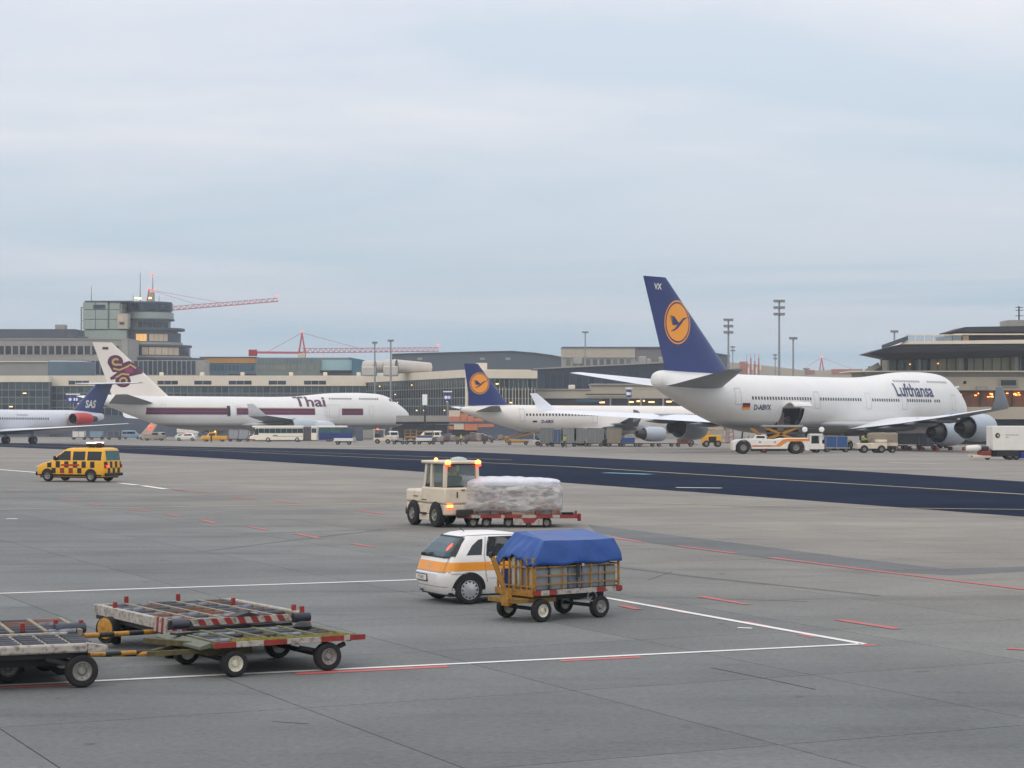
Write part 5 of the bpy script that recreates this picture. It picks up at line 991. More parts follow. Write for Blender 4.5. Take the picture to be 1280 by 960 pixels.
# ------------------------------------------------------------------ roller dollies
mossd = M('mossy_deck', (84, 78, 48), .9, var=.35, scale=6, dirt=.5); moss = M('moss_growth', (104, 98, 28), .95, var=.4, scale=9); roll = M('roller_steel', (58, 62, 72), .5, .35, var=.25, scale=3, dirt=.45, rnd=.3)
ybl = M('black_drawbar_paint', (28, 26, 26), .6, dirt=.2); beam_m = M('weathered_beige_beam', (138, 126, 106), .7, var=.25, scale=4, dirt=.55)
def bar_yb(par, a, b, r, n, name='drawbar'):
    a = Vector(a); b = Vector(b)
    for i in range(n): O(name, MB().tube(a.lerp(b, i/n), a.lerp(b, (i+.995)/n), r), yellow if i % 2 == 0 else ybl, par, 40)
def roller_lanes(R, L, Wd, z, lanes, nr, r=.045, x0=.06, y0=.06, edge=.1, drop=(), bmat=None):
    lw = (L-2*x0)/lanes; me = [MB().tube((.05, 0, 0), (lw-.05, 0, 0), r, None, 10).mesh('roller', q_, 40) for q_ in (roll, roll, M('pale_roller', (112, 118, 128), .5, .3, var=.3, scale=3, dirt=.5, rnd=.2), M('rusty_roller', (92, 62, 48), .8, var=.4, scale=5, rnd=.3))]
    for i in range(lanes):
        for j in range(nr):
            if (i, j) in drop or random.random() < .1: continue
            inst('roller', random.choice(me), R, (x0+i*lw, y0+(Wd-2*y0)*(j+.5+random.uniform(-.12, .12))/nr, z-random.uniform(0, .012)))
    for i in range(lanes+1): O('beam', MB().box(x0+i*lw-.032, x0+i*lw+.032, y0, Wd-y0, z-.07, z+.04), bmat or beam_m, R)
# near dolly C: red and white edge, moss on deck
R = T('flat_dolly', 'low mossy cargo dolly with chipped red and white edge, nearest the white line', 'dolly', (-4.37, 30.5, 0), radians(30.5)); L, Wd = 2.36, 1.95
O('frame', MB().box(0, L, 0, .09, .44, .50).box(0, L, Wd-.09, Wd, .44, .50).box(0, .09, .09, Wd-.09, .44, .5).box(L-.09, L, .09, Wd-.09, .44, .5).box(.09, L-.09, .09, Wd-.09, .43, .45), mossd, R)
for i, (a, b) in enumerate(((0, .34), (.34, .78), (.78, 1.16), (1.16, 1.72), (1.72, 2.1), (2.1, 2.2), (2.2, 2.46))): O('edge_rail', MB().box(a+.001, b-.001, -.03, -.002, .445, .525), redm if i % 2 == 0 else whitem, R)
roller_lanes(R, L, Wd, .485, 5, 6, .04, .1, .12, drop=((0, 5), (3, 0), (1, 2)), bmat=M('lichen_beam', (104, 104, 74), .85, var=.3, scale=5, dirt=.5))
mm = MB()
for k in range(700):
    a = random.uniform(.35, 2.3); b = abs(random.gauss(0, .11))+.01; s_ = random.uniform(.015, .04); mm.lathe([(0, s_), (s_*.5, s_*.8), (s_*.8, .002)], (a, b*1.3, .512), (random.uniform(-.3, .3), random.uniform(-.3, .3), 1), 5)
O('moss', mm, moss, R, kind='stuff')
O('tool_bag', MB().lathe([(0, .13), (.05, .15), (.1, .1), (.13, .02)], (2.0, 1.25, .51), (0, 0, 1), 9), black, R, 60); O('side_pad', MB().box(.25, .62, 1.2, 1.34, .53, .56), roll, R, rot=(0, 0, .3))
O('left_ramp', MB().prism([(-.18, .42), (0, .44), (0, .52), (-.18, .46)], .1, Wd-.1, 'y'), M('grey_green_paint', (98, 102, 88), .7, var=.2, scale=5, dirt=.3), R)
O('bogie', MB().box(.05, .75, .35, 1.6, .3, .43), mossd, R); O('axle', MB().tube((.4, .1, .2), (.4, Wd-.1, .2), .04).tube((1.86, .1, .215), (1.86, Wd-.1, .215), .04), dark, R)
O('spring', MB().beam((1.45, .16, .36), (1.9, .16, .26), .06).beam((2.2, .16, .38), (1.9, .16, .26), .06).beam((1.3, Wd-.16, .36), (1.9, Wd-.16, .26), .06), dark, R)
for x_, y_, r_, rm, sg in ((.34, .06, .2, rim_cream, -1), (1.86, .06, .215, rim_grey, -1), (1.86, Wd-.06, .215, rim_grey, 1), (.3, Wd-.1, .2, rim_cream, 1)): wheel(R, x_, y_, r_, .16, rm, sg, .6)
m = MB(); m.beam((.1, .5, .36), (-.75, .75, .33), .07); m.beam((.1, 1.5, .36), (-.75, .8, .33), .07); m.beam((.0, .5, .45), (-.5, 1.5, .45), .08); O('towing_frame', m, mossd, R)
bar_yb(R, (-.72, .78, .33), (-1.6, .95, .35), .035, 5)
# B: wide roller dolly with red posts
def stop(R, x, y, z, h=.13): O('stop_post', MB().box(x-.035, x+.035, y-.03, y+.03, z, z+h), redm, R, bevel=.012)
def wide_dolly(label, loc, th, L, Wd, z, group=None):
    R = T('roller_dolly', label, 'dolly', loc, th, group)
    O('frame', MB().box(.05, L-.05, .1, Wd-.1, z-.2, z-.1), dark, R)
    O('side_beam', MB().box(-.03, .09, .25, Wd-.3, z-.11, z+.05), whitem, R); O('side_beam', MB().box(L-.09, L+.03, .25, Wd-.3, z-.11, z+.05), whitem, R)
    for i in range(4): O('warning_stripe', MB().loft([[(x_, y_, z_) for x_, z_ in ((-.034, z-.12), (-.034, z+.06))] for y_ in (0.0, .06)], cap=False), red, R) if False else None
    roller_lanes(R, L, Wd, z, 5, 8, .05, .1, .12)
    for (a, b) in ((0, .33), (L-.33, L)): O('end_roller', MB().tube((a+.02, -.01, z-.01), (b-.02, -.01, z-.01), .075, None, 14), roll, R, 40)
    n = 15
    for i in range(n):
        a = .36+(L-.72)*i/n; b = .36+(L-.72)*(i+1)/n; p = [(a+.03, z-.05), (b+.03, z-.05), (b-.03, z+.05), (a-.03, z+.05)]
        O('edge_plate', MB().prism(p, -.03, .03, 'y'), redm if i % 2 else whitem, R)
    for (a, b) in ((-.04, .04), (.04, .12), (.12, .2), (.2, .28)):
        k = int((a+.04)/.08+.5); O('corner_plate', MB().prism([(a+.02, z-.2), (a+.1, z-.2), (a+.06, z-.09), (a-.02, z-.09)], -.05, -.02, 'y'), redm if k % 2 else whitem, R); O('corner_plate', MB().prism([(L-.28+a+.02, z-.2), (L-.28+a+.1, z-.2), (L-.28+a+.06, z-.09), (L-.28+a-.02, z-.09)], -.05, -.02, 'y'), redm if k % 2 else whitem, R)
    for k in range(5): O('corner_plate', MB().prism([(.02+k*.1, z-.15), (.12+k*.1, z-.15), (.08+k*.1, z+.09), (-.02+k*.1, z+.09)], -.06, -.035, 'x'), redm if k % 2 else whitem, R)
    O('end_beam', MB().box(-.05, .3, Wd-.32, Wd-.2, z-.08, z+.05), whitem, R); O('bogie', MB().box(.3, L-.3, .4, 1.0, z-.34, z-.2).box(.3, L-.3, Wd-1.0, Wd-.4, z-.34, z-.2), dark, R)
    for y_ in (.55, Wd-.6): O('axle', MB().tube((.2, y_, .21), (L-.2, y_, .21), .04), dark, R); wheel(R, .22, y_, .215, .16, rim_yellow, -1, .6).rotation_euler.z = pi/2*0+1.2; wheel(R, L-.25, y_, .215, .16, rim_grey, 1, .6).rotation_euler.z = 1.2
    return R
thB = radians(31.5); R = wide_dolly('white and red edged roller dolly standing behind the mossy cargo dolly', (-5.35, 32.5, 0), thB, 2.43, 3.5, .6); L = 2.43
for x_, y_ in ((.05, 2.5), (.6, 3.42), (1.55, 3.42), (2.05, 2.2), (2.4, .55), (2.38, .2)): stop(R, x_, y_, .62)
O('side_flap', MB().prism([(1.1, .66), (1.35, .72), (1.55, .66)], -.02, .25, 'y'), dark, R); O('yellow_hub', MB().lathe([(-.06, .18), (.06, .18), (.08, .1), (.08, .01)], (-.12, 2.4, .33), (-1, -.4, 0), 18), yellow, R, 40); O('hub_tyre', MB().lathe([(-.1, .17), (-.1, .22), (.06, .22), (.06, .17)], (-.12, 2.4, .3), (-1, -.4, 0), 20), M('tyre_rubber', (30, 30, 32), .85), R, 40)
# D: left front dolly, white beam
R = T('roller_dolly', 'roller dolly with broad white side beam cut by the left photo edge', 'dolly', (-7.95, 28.75, 0), radians(22)); L, Wd = 2.2, 1.75
O('side_beam', MB().box(-1.2, L-.12, -.03, .1, .5, .63), whitem, R, bevel=.03); O('end_plate', MB().prism([(L-.12, .5), (L+.16, .53), (L+.16, .58), (L-.12, .63)], -.02, .16, 'y'), whitem, R)
O('frame', MB().box(-1.2, L-.1, .1, Wd, .42, .52), dark, R); O('far_beam', MB().box(-1.2, L-.1, Wd, Wd+.1, .5, .61), whitem, R); O('end_beam', MB().box(L-.2, L-.1, .1, Wd, .52, .58), whitem, R)
lw = .34; me = MB().tube((.03, 0, 0), (lw-.03, 0, 0), .045, None, 10).mesh('roller', roll, 40)
for i in range(10):
    for j in range(6): inst('roller', me, R, (-1.15+i*lw, .24+j*.26, .565))
    O('beam', MB().box(-1.15+i*lw-.025, -1.15+i*lw+.025, .12, Wd-.02, .5, .585), beam_m, R)
O('bogie', MB().box(.2, 1.8, .4, 1.3, .28, .42), dark, R); O('axle', MB().tube((2.0, .1, .235), (2.0, Wd-.1, .235), .045), dark, R)
wheel(R, 2.0, .06, .235, .17, rim_grey, -1, .6); wheel(R, 2.0, Wd-.1, .235, .17, rim_grey, 1, .6); wheel(R, 1.1, .95, .24, .17, rim_grey, -1, .6); O('brace', MB().beam((1.5, .1, .42), (1.95, .1, .3), .06), dark, R)
bar_yb(R, (L, .55, .4), (L+1.0, 1.05, .35), .033, 4)
# E: left rear dolly with stops
R = T('roller_dolly', 'roller dolly with low red stop posts behind the white side beam dolly', 'dolly', (-8.9, 30.4, 0), radians(21)); L, Wd = 2.65, 2.2
O('frame', MB().box(-.4, L-.04, .05, Wd, .42, .54), dark, R); roller_lanes(R, L, Wd, .585, 5, 6, .05, .06, .1)
O('side_beam', MB().box(-.4, L-.3, -.06, .05, .48, .6), beam_m, R); O('end_roller', MB().tube((L-.42, .3, .62), (L+.05, .42, .62), .085, None, 14), roll, R, 40); O('edge_plate', MB().box(L-.45, L, .1, .2, .44, .52), yellow, R)
for x_, y_ in ((.55, 2.1), (1.1, 2.05), (2.3, .62), (L, .42), (.1, 2.1), (1.75, .25)): stop(R, x_, y_, .6, .14)
for x_, y_ in ((.6, .3), (2.1, .3), (2.1, 1.9)): wheel(R, x_, y_, .22, .16, rim_grey, -1, .6)
bar_yb(R, (L+.05, .55, .48), (L+1.35, 1.35, .42), .04, 5)
# ------------------------------------------------------------------ cargo tractor with load
tc_ = G(521, 656); th = radians(119); R = T('cargo_tractor', 'cream cargo tractor with lit amber roof lamps pulling a wrapped pallet', 'tractor', (0, 0, 0), th)
q1 = G(548, 659); q0 = G(520, 656); fw = Vector((cos(th), sin(th), 0)); lf = Vector((-sin(th), cos(th), 0)); R.location = q1-lf*.62+Vector((0, 0, 0))
O('chassis', MB().box(-.62, 2.35, -.68, .68, .42, .80), cream, R, bevel=.05); O('hood', MB().box(1.15, 2.38, -.68, .70, .802, 1.25), cream, R, bevel=.08); O('rear_body', MB().box(-.66, 1.13, -.72, .72, .802, 1.36), cream, R, bevel=.06)
O('skirt', MB().box(.55, 1.3, .3, .71, .2, .42), cream, R, bevel=.03); O('bumper', MB().box(2.36, 2.5, -.66, .66, .35, .6), dark, R, bevel=.04); O('rear_bumper', MB().box(-.82, -.66, -.3, .3, .38, .62), dark, R, bevel=.04)
for x_, y_ in ((-.48, .62), (-.48, -.62), (1.02, .6), (1.02, -.6), (.45, .63)): O('cab_pillar', MB().beam((x_, y_, 1.36), (x_+(.0 if x_ < .9 else -.12), y_*.96, 2.16), .12), cream, R, bevel=.015)
O('cab_roof', MB().box(-.62, 1.12, -.74, .74, 2.16, 2.27), cream, R, bevel=.05); O('roof_dome', MB().lathe([(0, .30), (.06, .28), (.11, .16), (.13, .01)], (-.1, -.1, 2.27), (0, 0, 1), 18), M('pale_dome', (170, 180, 176), .4), R, 50)
cg = M('cab_glass', (120, 136, 136), .06, alpha=.35); O('rear_glass', MB().box(-.50, -.485, -.55, .55, 1.40, 2.14), cg, R)
O('side_glass', MB().box(.5, .94, .605, .615, 1.40, 2.14).box(-.4, .42, .60, .61, 1.40, 2.14), cg, R); O('windscreen', MB().box(.9, .915, -.54, .54, 1.40, 2.14), cg, R); O('glass_frame', MB().box(-.52, -.475, -.57, .57, 1.36, 1.41), black, R); O('glass_frame', MB().box(.46, .98, .61, .64, 1.36, 1.47), black, R); O('glass_frame', MB().box(-.52, -.475, -.57, .57, 2.12, 2.16), black, R)
O('seat', MB().box(.05, .5, -.3, .25, .9, 1.42).box(-.02, .08, -.3, .25, 1.42, 1.75), black, R, bevel=.05); O('dashboard', MB().box(.72, .9, -.55, .55, 1.36, 1.52), black, R, bevel=.04); O('steering_wheel', MB().lathe([(-.015, .17), (0, .19), (.015, .17), (0, .15), (-.015, .17)], (.62, 0, 1.5), (-.5, 0, 1), 18), black, R)
for y_ in (-.66, .5): O('beacon', MB().lathe([(0, .09), (.09, .09), (.13, .04), (.14, .01)], (-.62, y_+.08, 2.16), (0, 0, 1), 12), lamporange, R, 50); O('beacon_base', MB().box(-.72, -.56, y_, y_+.16, 2.08, 2.16), lampred, R, bevel=.03)
O('beacon', MB().lathe([(0, .06), (.07, .06), (.1, .01)], (.1, .66, 2.27), (0, 0, 1), 12), lamporange, R, 50)
O('tail_lamp', MB().box(-.69, -.655, .42, .62, .70, .78), lamporange, R, bevel=.01); O('tail_lamp', MB().box(-.69, -.655, .42, .62, .66, .697), lampred, R); O('tail_lamp', MB().box(-.69, -.655, -.62, -.42, .68, .78), red, R)
O('grab_handle', MB().beam((-.69, .25, 1.02), (-.69, .25, 1.22), .03).beam((-.69, .1, 1.28), (-.69, -.05, 1.28), .03), dark, R); O('vent_slot', MB().box(1.4, 1.75, .70, .712, 1.0, 1.03).box(.7, 1.05, .72, .732, .9, .93).box(1.3, 1.6, .682, .69, .55, .585).box(1.3, 1.5, .682, .69, .48, .51), dark, R); O('headlamp', MB().box(2.37, 2.41, .4, .62, 1.0, 1.15).box(2.37, 2.41, -.62, -.4, 1.0, 1.15), glass, R); O('step', MB().box(.75, 1.1, .7, .82, .42, .48), dark, R)
for x_, sgn in ((0, 1), (1.72, 1), (0, -1), (1.72, -1)): O('wheel_arch', MB().prism([(x_+.46*cos(t), .42+.46*sin(t)) for t in [pi*i/14 for i in range(15)]], sgn*.712, sgn*.735, 'y'), black, R) if x_ < 1 else O('wheel_arch', MB().prism([(x_+.46*cos(t), .42+.46*sin(t)) for t in [pi*i/14 for i in range(15)]], sgn*.70, sgn*.722, 'y'), black, R); wheel(R, x_, sgn*.66, .42, .26, rim_grey, sgn, .5)
TP = R.location.copy(); person('driver in a yellow high visibility vest inside the cream cargo tractor', TP+fw*.22+lf*-.02+Vector((0, 0, .86)), th, 'sit', hivis)
# pallet dolly, lateral
d0 = 70.6; X0, X1 = W(571, 650, d0).x, W(722, 650, d0).x; R = T('pallet_dolly', 'red and white pallet dolly under the plastic wrapped cargo', 'dolly', (X0, d0, 0), 0); L = X1-X0; Wd = 2.3; zd = .42
O('frame', MB().box(0, L, 0, .1, zd-.1, zd).box(0, L, Wd-.1, Wd, zd-.1, zd).box(0, .1, .1, Wd-.1, zd-.1, zd).box(L-.1, L, .1, Wd-.1, zd-.1, zd), dark, R); O('deck', MB().box(.1, L-.5, .1, Wd-.1, zd-.08, zd-.01), dark, R)
for i, (a, b) in enumerate(((.0, .5), (.5, .8), (.8, 1.5), (1.5, 1.62), (1.62, 2.2), (2.2, 2.7), (2.7, 3.25), (3.25, 3.5), (3.5, 4.1))): O('edge_rail', MB().box(a+.001, min(b, L)-.001, -.03, -.002, zd-.09, zd+.02), redm if i % 2 == 0 else whitem, R)
for a in (1.55, 2.75, 3.45, L-.06): O('stop_post', MB().box(a-.04, a+.04, -.02, .06, zd+.02, zd+.16), redm, R, bevel=.01)
O('red_panel', MB().prism([(2.2, zd-.1), (2.75, zd-.1), (2.6, zd-.26), (2.3, zd-.26)], -.02, .04, 'y'), redm, R)
for a in (2.15, 2.72): O('white_flap', MB().box(a-.2, a+.2, -.01, .03, zd-.34, zd-.105), whitem, R, bevel=.03)
O('end_hook', MB().box(L, L+.12, .1, .22, zd-.2, zd+.06), redm, R, bevel=.02)
for a in (.55, 1.0, 1.75, 2.45, 3.05): wheel(R, a, .12, .17, .14, rim_grey, -1, .55); wheel(R, a, Wd-.12, .17, .14, rim_grey, 1, .55)
O('drawbar', MB().beam((-.75, .6, .42), (0, .8, .38), .09), dark, R)
def lumpy(x0, x1, y0, y1, z0, z1, nx, ny, nz_, amp, f, rnd=8, seed=0):
    bm = bmesh.new(); bmesh.ops.create_cube(bm, size=1.0); bmesh.ops.subdivide_edges(bm, edges=bm.edges, cuts=max(nx, ny, nz_), use_grid_fill=True); m = MB(); bm.verts.index_update(); vs = []
    for v in bm.verts:
        c = v.co*2; l = (abs(c.x)**rnd+abs(c.y)**rnd+abs(c.z)**rnd)**(1/rnd); c = c/max(l, 1e-6); p = Vector((x0+(x1-x0)*(c.x+1)/2, y0+(y1-y0)*(c.y+1)/2, z0+(z1-z0)*(c.z+1)/2))
        q = noise.noise(p*f+Vector((seed, 0, 0)))*amp+noise.noise(p*f*3.1+Vector((seed, 5, 0)))*amp*.5
        vs.append(p+Vector((c.x, c.y, c.z)).normalized()*q)
    m.add(vs, [[v.index for v in f_.verts] for f_ in bm.faces]); bm.free(); return m
film = M('cloudy_plastic_film', (200, 197, 195), .25, alpha=.5, bump=.35, var=.12, scale=5)
_t = film.node_tree; _n = _t.nodes.new('ShaderNodeTexNoise'); _n.inputs['Scale'].default_value = 2.6; _n.inputs['Detail'].default_value = 6; _n.inputs['Distortion'].default_value = 1.2; _tc = _t.nodes.new('ShaderNodeTexCoord'); _mp = _t.nodes.new('ShaderNodeMapping'); _mp.inputs['Scale'].default_value = (0.8, 1, 2.4); _t.links.new(_tc.outputs['Object'], _mp.inputs[0]); _t.links.new(_mp.outputs[0], _n.inputs['Vector'])
_r = _t.nodes.new('ShaderNodeMapRange'); _r.inputs[1].default_value = .38; _r.inputs[2].default_value = .64; _r.inputs[3].default_value = .38; _r.inputs[4].default_value = .86; _t.links.new(_n.outputs[0], _r.inputs[0]); _t.links.new(_r.outputs[0], _t.nodes['Principled BSDF'].inputs['Alpha'])
filmtop = M('white_plastic_film', (204, 205, 212), .25, bump=.35, var=.1, scale=4)
R2 = T('wrapped_cargo', 'pile of cartons wrapped in plastic film, white on top, on the pallet dolly', 'cargo', (X0+.08, d0+.05, zd), 0)
cx0, cx1 = 0, 128*d0/F
ci = 0
for zi, (za, zb_) in enumerate(((.0, .26), (.26, .5), (.5, .76), (.76, 1.02))):
    x_ = cx0+.04*zi+.02
    while x_ < cx1-.25:
        w = min(random.uniform(.3, .62), cx1-.1-.06*zi-x_)
        if w < .12: break
        for y0_ in (.03, .75, 1.5): O('carton', MB().box(x_+.005, x_+w-.005, y0_+random.uniform(0, .12)+.04*zi, y0_+.66-.02*zi, za+.012, zb_-.004-random.uniform(0, .07)), M('carton_%d' % (ci % 5), ((146, 110, 82), (128, 106, 92), (160, 138, 116), (120, 112, 112), (150, 120, 96))[ci % 5], .8, var=.15, scale=4, dirt=.1), R2, bevel=.012); ci += 1
        x_ += w
wf_ = O('film_wrap', lumpy(cx0-.05, cx1+.06, -.05, 2.24, .03, 1.12, 26, 26, 26, .07, 1.5, 6), film, R2, 60)
O('film_top', lumpy(cx0+.0, cx1-.02, -.02, 2.15, .86, 1.26, 26, 26, 26, .09, 1.0, 3.2, seed=3), filmtop, R2, 60)
# ------------------------------------------------------------------ follow-me van
q0 = G(115, 602.6); th = radians(157); SCV = 1.0; R = T('follow_me_van', 'yellow van with black checker squares and a lit board on its roof', 'van', (q0.x, q0.y, 0), th)
fw = Vector((cos(th), sin(th), 0)); lf = Vector((-sin(th), cos(th), 0)); R.location = q0-lf*.78+Vector((0, 0, 0))
vy = M('van_yellow_paint', (232, 172, 40), .3, var=.04, dirt=.03)
Bv = Body([(.30, -.85, 3.62, .84, .2), (.45, -.92, 3.72, .91, .24), (.70, -.93, 3.74, .92, .26), (.90, -.92, 3.66, .92, .26), (1.02, -.91, 3.42, .92, .26), (1.12, -.91, 3.0, .915, .26), (1.2, -.90, 2.72, .905, .24), (1.5, -.86, 2.36, .85, .2), (1.78, -.82, 1.95, .79, .2), (1.88, -.76, 1.75, .72, .2), (1.925, -.6, 1.5, .55, .2)])
O('body', Bv.mb(), vy, R, 32)
ck = M('black_checker_paint', (30, 28, 26), .4); w = .29
for sg in (-1, 1):
    for i in range(-3, 14):
        for j, z0 in enumerate((.42, .80)):
            if (i+j) % 2: continue
            x0 = i*w+.03; x1 = x0+w
            if x1 > (3.35 if j else 3.1) or x0 < -.82: continue
            if j == 0 and (abs(x0+w/2) < .42 or abs(x0+w/2-2.92) < .42): continue
            O('checker_square', Bv.side([rect(x0, x1, z0, z0+.36)], sg, .004, .15), redm if (.8 < x0 < 1.9 and j == 0) else ck, R)
    O('lettering_bar', Bv.side([rect(.75, 2.0, .90, 1.0)], sg, .008, .2), red, R)
    O('door_window', Bv.side([[(1.35, 1.22), (2.42, 1.22), (2.12, 1.62), (1.95, 1.74), (1.4, 1.74)]], sg, .006, .15), glass, R); O('side_window', Bv.side([rect(.4, 1.22, 1.22, 1.72)], sg, .006, .15), glass, R); O('side_window', Bv.side([rect(-.68, .25, 1.22, 1.72)], sg, .006, .15), glass, R)
    for ax_ in (0, 2.92): O('wheel_arch', Bv.side([[(ax_+.42*cos(t), .33+.42*sin(t)) for t in [pi*i/16 for i in range(17)]]], sg, .006, .15), black, R); wheel(R, ax_, sg*.83, .33, .21, rim_grey, sg, .6)
    O('tail_lamp', MB().box(-.94, -.88, sg*.78-.06, sg*.78+.06, .78, 1.0), red, R, bevel=.015); O('mirror', MB().box(2.3, 2.42, sg*1.0-.09, sg*1.0+.09, 1.22, 1.45), black, R, bevel=.04)
    O('sill_strip', Bv.side([rect(-.8, 3.6, .32, .42)], sg, .006, .2), black, R)
O('brake_lamp', MB().box(-.945, -.90, .5, .72, .84, .94), lampred, R, bevel=.01)
for y_ in range(-3, 4):
    if y_ % 2: O('checker_square', Bv.end([rect(y_*.24-.12, y_*.24+.12, .8, 1.16)], False, .004, .15), ck, R)
    else: O('checker_square', Bv.end([rect(y_*.24-.12, y_*.24+.12, .5, .8)], False, .004, .15), ck, R)
O('rear_window', Bv.end([rect(-.68, .68, 1.22, 1.76)], False, .006, .15), M('van_rear_glass', (44, 92, 96), .08, var=.4), R); O('windscreen', Bv.end([[(-.78, 1.24), (.78, 1.24), (.66, 1.74), (-.66, 1.74)]], True, .006, .15), glass, R)
O('bumper', MB().box(-1.0, -.86, -.86, .86, .34, .52).box(3.66, 3.8, -.84, .84, .34, .56), black, R, bevel=.05); O('headlamp', MB().box(3.62, 3.74, .52, .8, .74, .9).box(3.62, 3.74, -.8, -.52, .74, .9), M('clear_lamp', (190, 190, 190), .2), R, bevel=.03)
lb = O('light_board', MB().box(.0, .62, -.45, .45, 1.99, 2.16), black, R, bevel=.03); O('board_foot', MB().box(.1, .5, -.4, -.34, 1.9, 1.99).box(.1, .5, .34, .4, 1.9, 1.99), black, lb)
for y_ in (-.36, .36): O('beacon', MB().box(.02, .62, y_-.09, y_+.09, 2.16, 2.24), M('pale_lamp_lit', (255, 225, 200), .3, emit=2.0), lb, bevel=.03)
for y_ in (-.15, .15): O('lamp_base', MB().box(.05, .3, y_-.12, y_+.12, 2.16, 2.2), redm, lb)
O('roof_rail', MB().beam((-.5, .55, 1.93), (1.3, .55, 1.92), .03).beam((-.5, -.55, 1.93), (1.3, -.55, 1.92), .03), yellow, R); O('underbody', MB().box(-.7, 3.5, -.78, .78, .22, .34), black, R)
# ------------------------------------------------------------------ vehicles round the aircraft
def spot(px, py): return G(px, py)
# pushback tug
p = spot(962, 567.2); R = T('pushback_tug', 'long low white pushback tug with orange side stripe below the open cargo door', 'tug', p, 0)
def arc(cx_, r, z0, n=12): return [(cx_+r*cos(pi-pi*i/n), z0+r*sin(pi-pi*i/n)) for i in range(n+1)]
prof = [(-4.02, .38), (-3.72, .42)]+arc(-2.9, .84, .62)[1:-1]+[(-2.05, .52), (1.75, .52)]+arc(2.65, .88, .62)[1:-1]+[(3.55, .34), (4.05, .34), (4.1, 1.5), (3.9, 1.68), (1.1, 1.66), (.5, 1.52), (-.8, 1.5), (-1.2, 1.6), (-2.2, 1.6), (-3.6, 1.5), (-4.02, 1.3)]
O('body', MB().prism(prof, -1.3, 1.3, 'y'), white, R, bevel=.06)
of = lambda u, v: (u, -1.312, v)
O('stripe', sheet([[(-2.05, .92), (.55, .92), (1.2, 1.5), (1.8, 1.62), (4.06, 1.62), (4.06, 1.36), (3.3, 1.34), (1.7, 1.3), (.95, .78), (-2.05, .76)]], of, 2), orange, R); O('company_lettering', sheet([rect(-1.9+i*.22, -1.9+i*.22+.16, .8, .9) for i in range(9)], lambda u, v: (u, -1.318, v), 2), redm, R)
O('vent', sheet([rect(-1.3, -1.05, 1.2, 1.3), rect(.3, .5, 1.2, 1.3), rect(2.5, 3.2, 1.12, 1.16)], lambda u, v: (u, -1.316, v), 2), dark, R); O('lower_tank', MB().box(-1.9, 1.6, -1.1, 1.1, .3, .55), dark, R); O('hose_reel', MB().tube((-.75, -1.15, .42), (-.75, -.9, .42), .16), red, R)
for x_ in (-2.9, 2.65):
    for sg in (-1, 1): wheel(R, x_, sg*1.12, .68, .42, rim_grey, sg, .5)
O('rail', MB().beam((-2.4, -1.1, 1.6), (-2.3, -1.1, 2.0), .05), dark, R); O('low_cab', MB().prism([(-1.6, 1.6), (-1.4, 1.95), (-.4, 1.95), (-.2, 1.5)], .5, 1.2, 'y'), white, R, bevel=.05); O('cab_window', MB().prism([(-1.4, 1.65), (-1.3, 1.88), (-.5, 1.88), (-.4, 1.65)], .48, .499, 'y'), glass, R)
# loader with scissor lift
p = spot(985, 565.9); R = T('cargo_loader', 'cargo loader with yellow scissor lift raised to the open cargo door', 'loader', p, 0); sc = F/p.y
px_ = lambda x_: (x_-985)/sc; pz = lambda y: (565.9-y)/sc
O('chassis', MB().box(px_(945), px_(1030), -.6, 1.6, .45, .95), yellow, R, bevel=.05); m = MB()
for s_ in (-.4, 1.4): m.beam((px_(945), s_, 1.0), (px_(1000), s_, pz(533)), .28); m.beam((px_(1005), s_, 1.0), (px_(955), s_, pz(534)), .28); m.beam((px_(965), s_, 1.0), (px_(940), s_, pz(536)), .2)
O('scissor_arm', m, yellow, R, bevel=.02); O('platform', MB().box(px_(952), px_(1003), -.7, 1.7, pz(534.2), pz(531.4)), steel, R, bevel=.04); O('platform_side', MB().box(px_(977), px_(1000), -.72, -.7, pz(533.8), pz(531.8)), whitem, R)
O('bridge_platform', MB().box(px_(1003), px_(1030), -.7, 1.7, pz(535.5), pz(534)), dark, R); O('operator_panel', MB().box(px_(1004), px_(1027), -.75, -.5, pz(541.5), pz(536)), dark, R, bevel=.05)
for x_ in (1004.5, 1025.5): O('work_lamp', MB().lathe([(-.1, .28), (.1, .3), (.16, .2), (.16, .01)], (px_(x_), -.85, pz(536.8)), (0, -1, 0), 14), signwhite, R, 40)
m = MB()
for a, b in ((1010, 1012.5), (1022.5, 1026)): m.hexa([(px_(a), -.9, pz(560)), (px_(b), -.9, pz(560)), (px_(b), -.6, pz(560)), (px_(a), -.6, pz(560)), (px_(a+.6), -.9, pz(542)), (px_(b+.6), -.9, pz(542)), (px_(b+.6), -.6, pz(542)), (px_(a+.6), -.6, pz(542))])
m.box(px_(1010), px_(1027), -1.0, -.6, pz(544.5), pz(542)); m.box(px_(1009.5), px_(1028.5), -1.05, .4, pz(561.5), pz(554.5)); O('cab_frame', m, white, R, bevel=.03); O('cab_glass', MB().box(px_(1013), px_(1022), -.8, -.75, pz(554), pz(545)), glass, R)
O('handrail', MB().beam((px_(953), -.65, pz(531)), (px_(953), -.65, pz(527)), .05).beam((px_(1002), -.65, pz(531)), (px_(1002), -.65, pz(528)), .05), steel, R)
for x_ in (955, 1000, 1020): wheel(R, px_(x_), -.55, .36, .3, rim_grey, -1, .5); wheel(R, px_(x_), 1.5, .36, .3, rim_grey, 1, .5)
def tower_lamp(px, yt, yb, lean, label):
    a = spot(px, yb); r = T('stay_post', label, 'post', a, 0); h = (yb-yt)/(F/a.y); O('shaft', MB().beam((0, 0, 0), (lean, 0, h), .2), concrete_wall, r); O('foot', MB().box(-.4, .4, -.4, .4, 0, .12), dark, r)
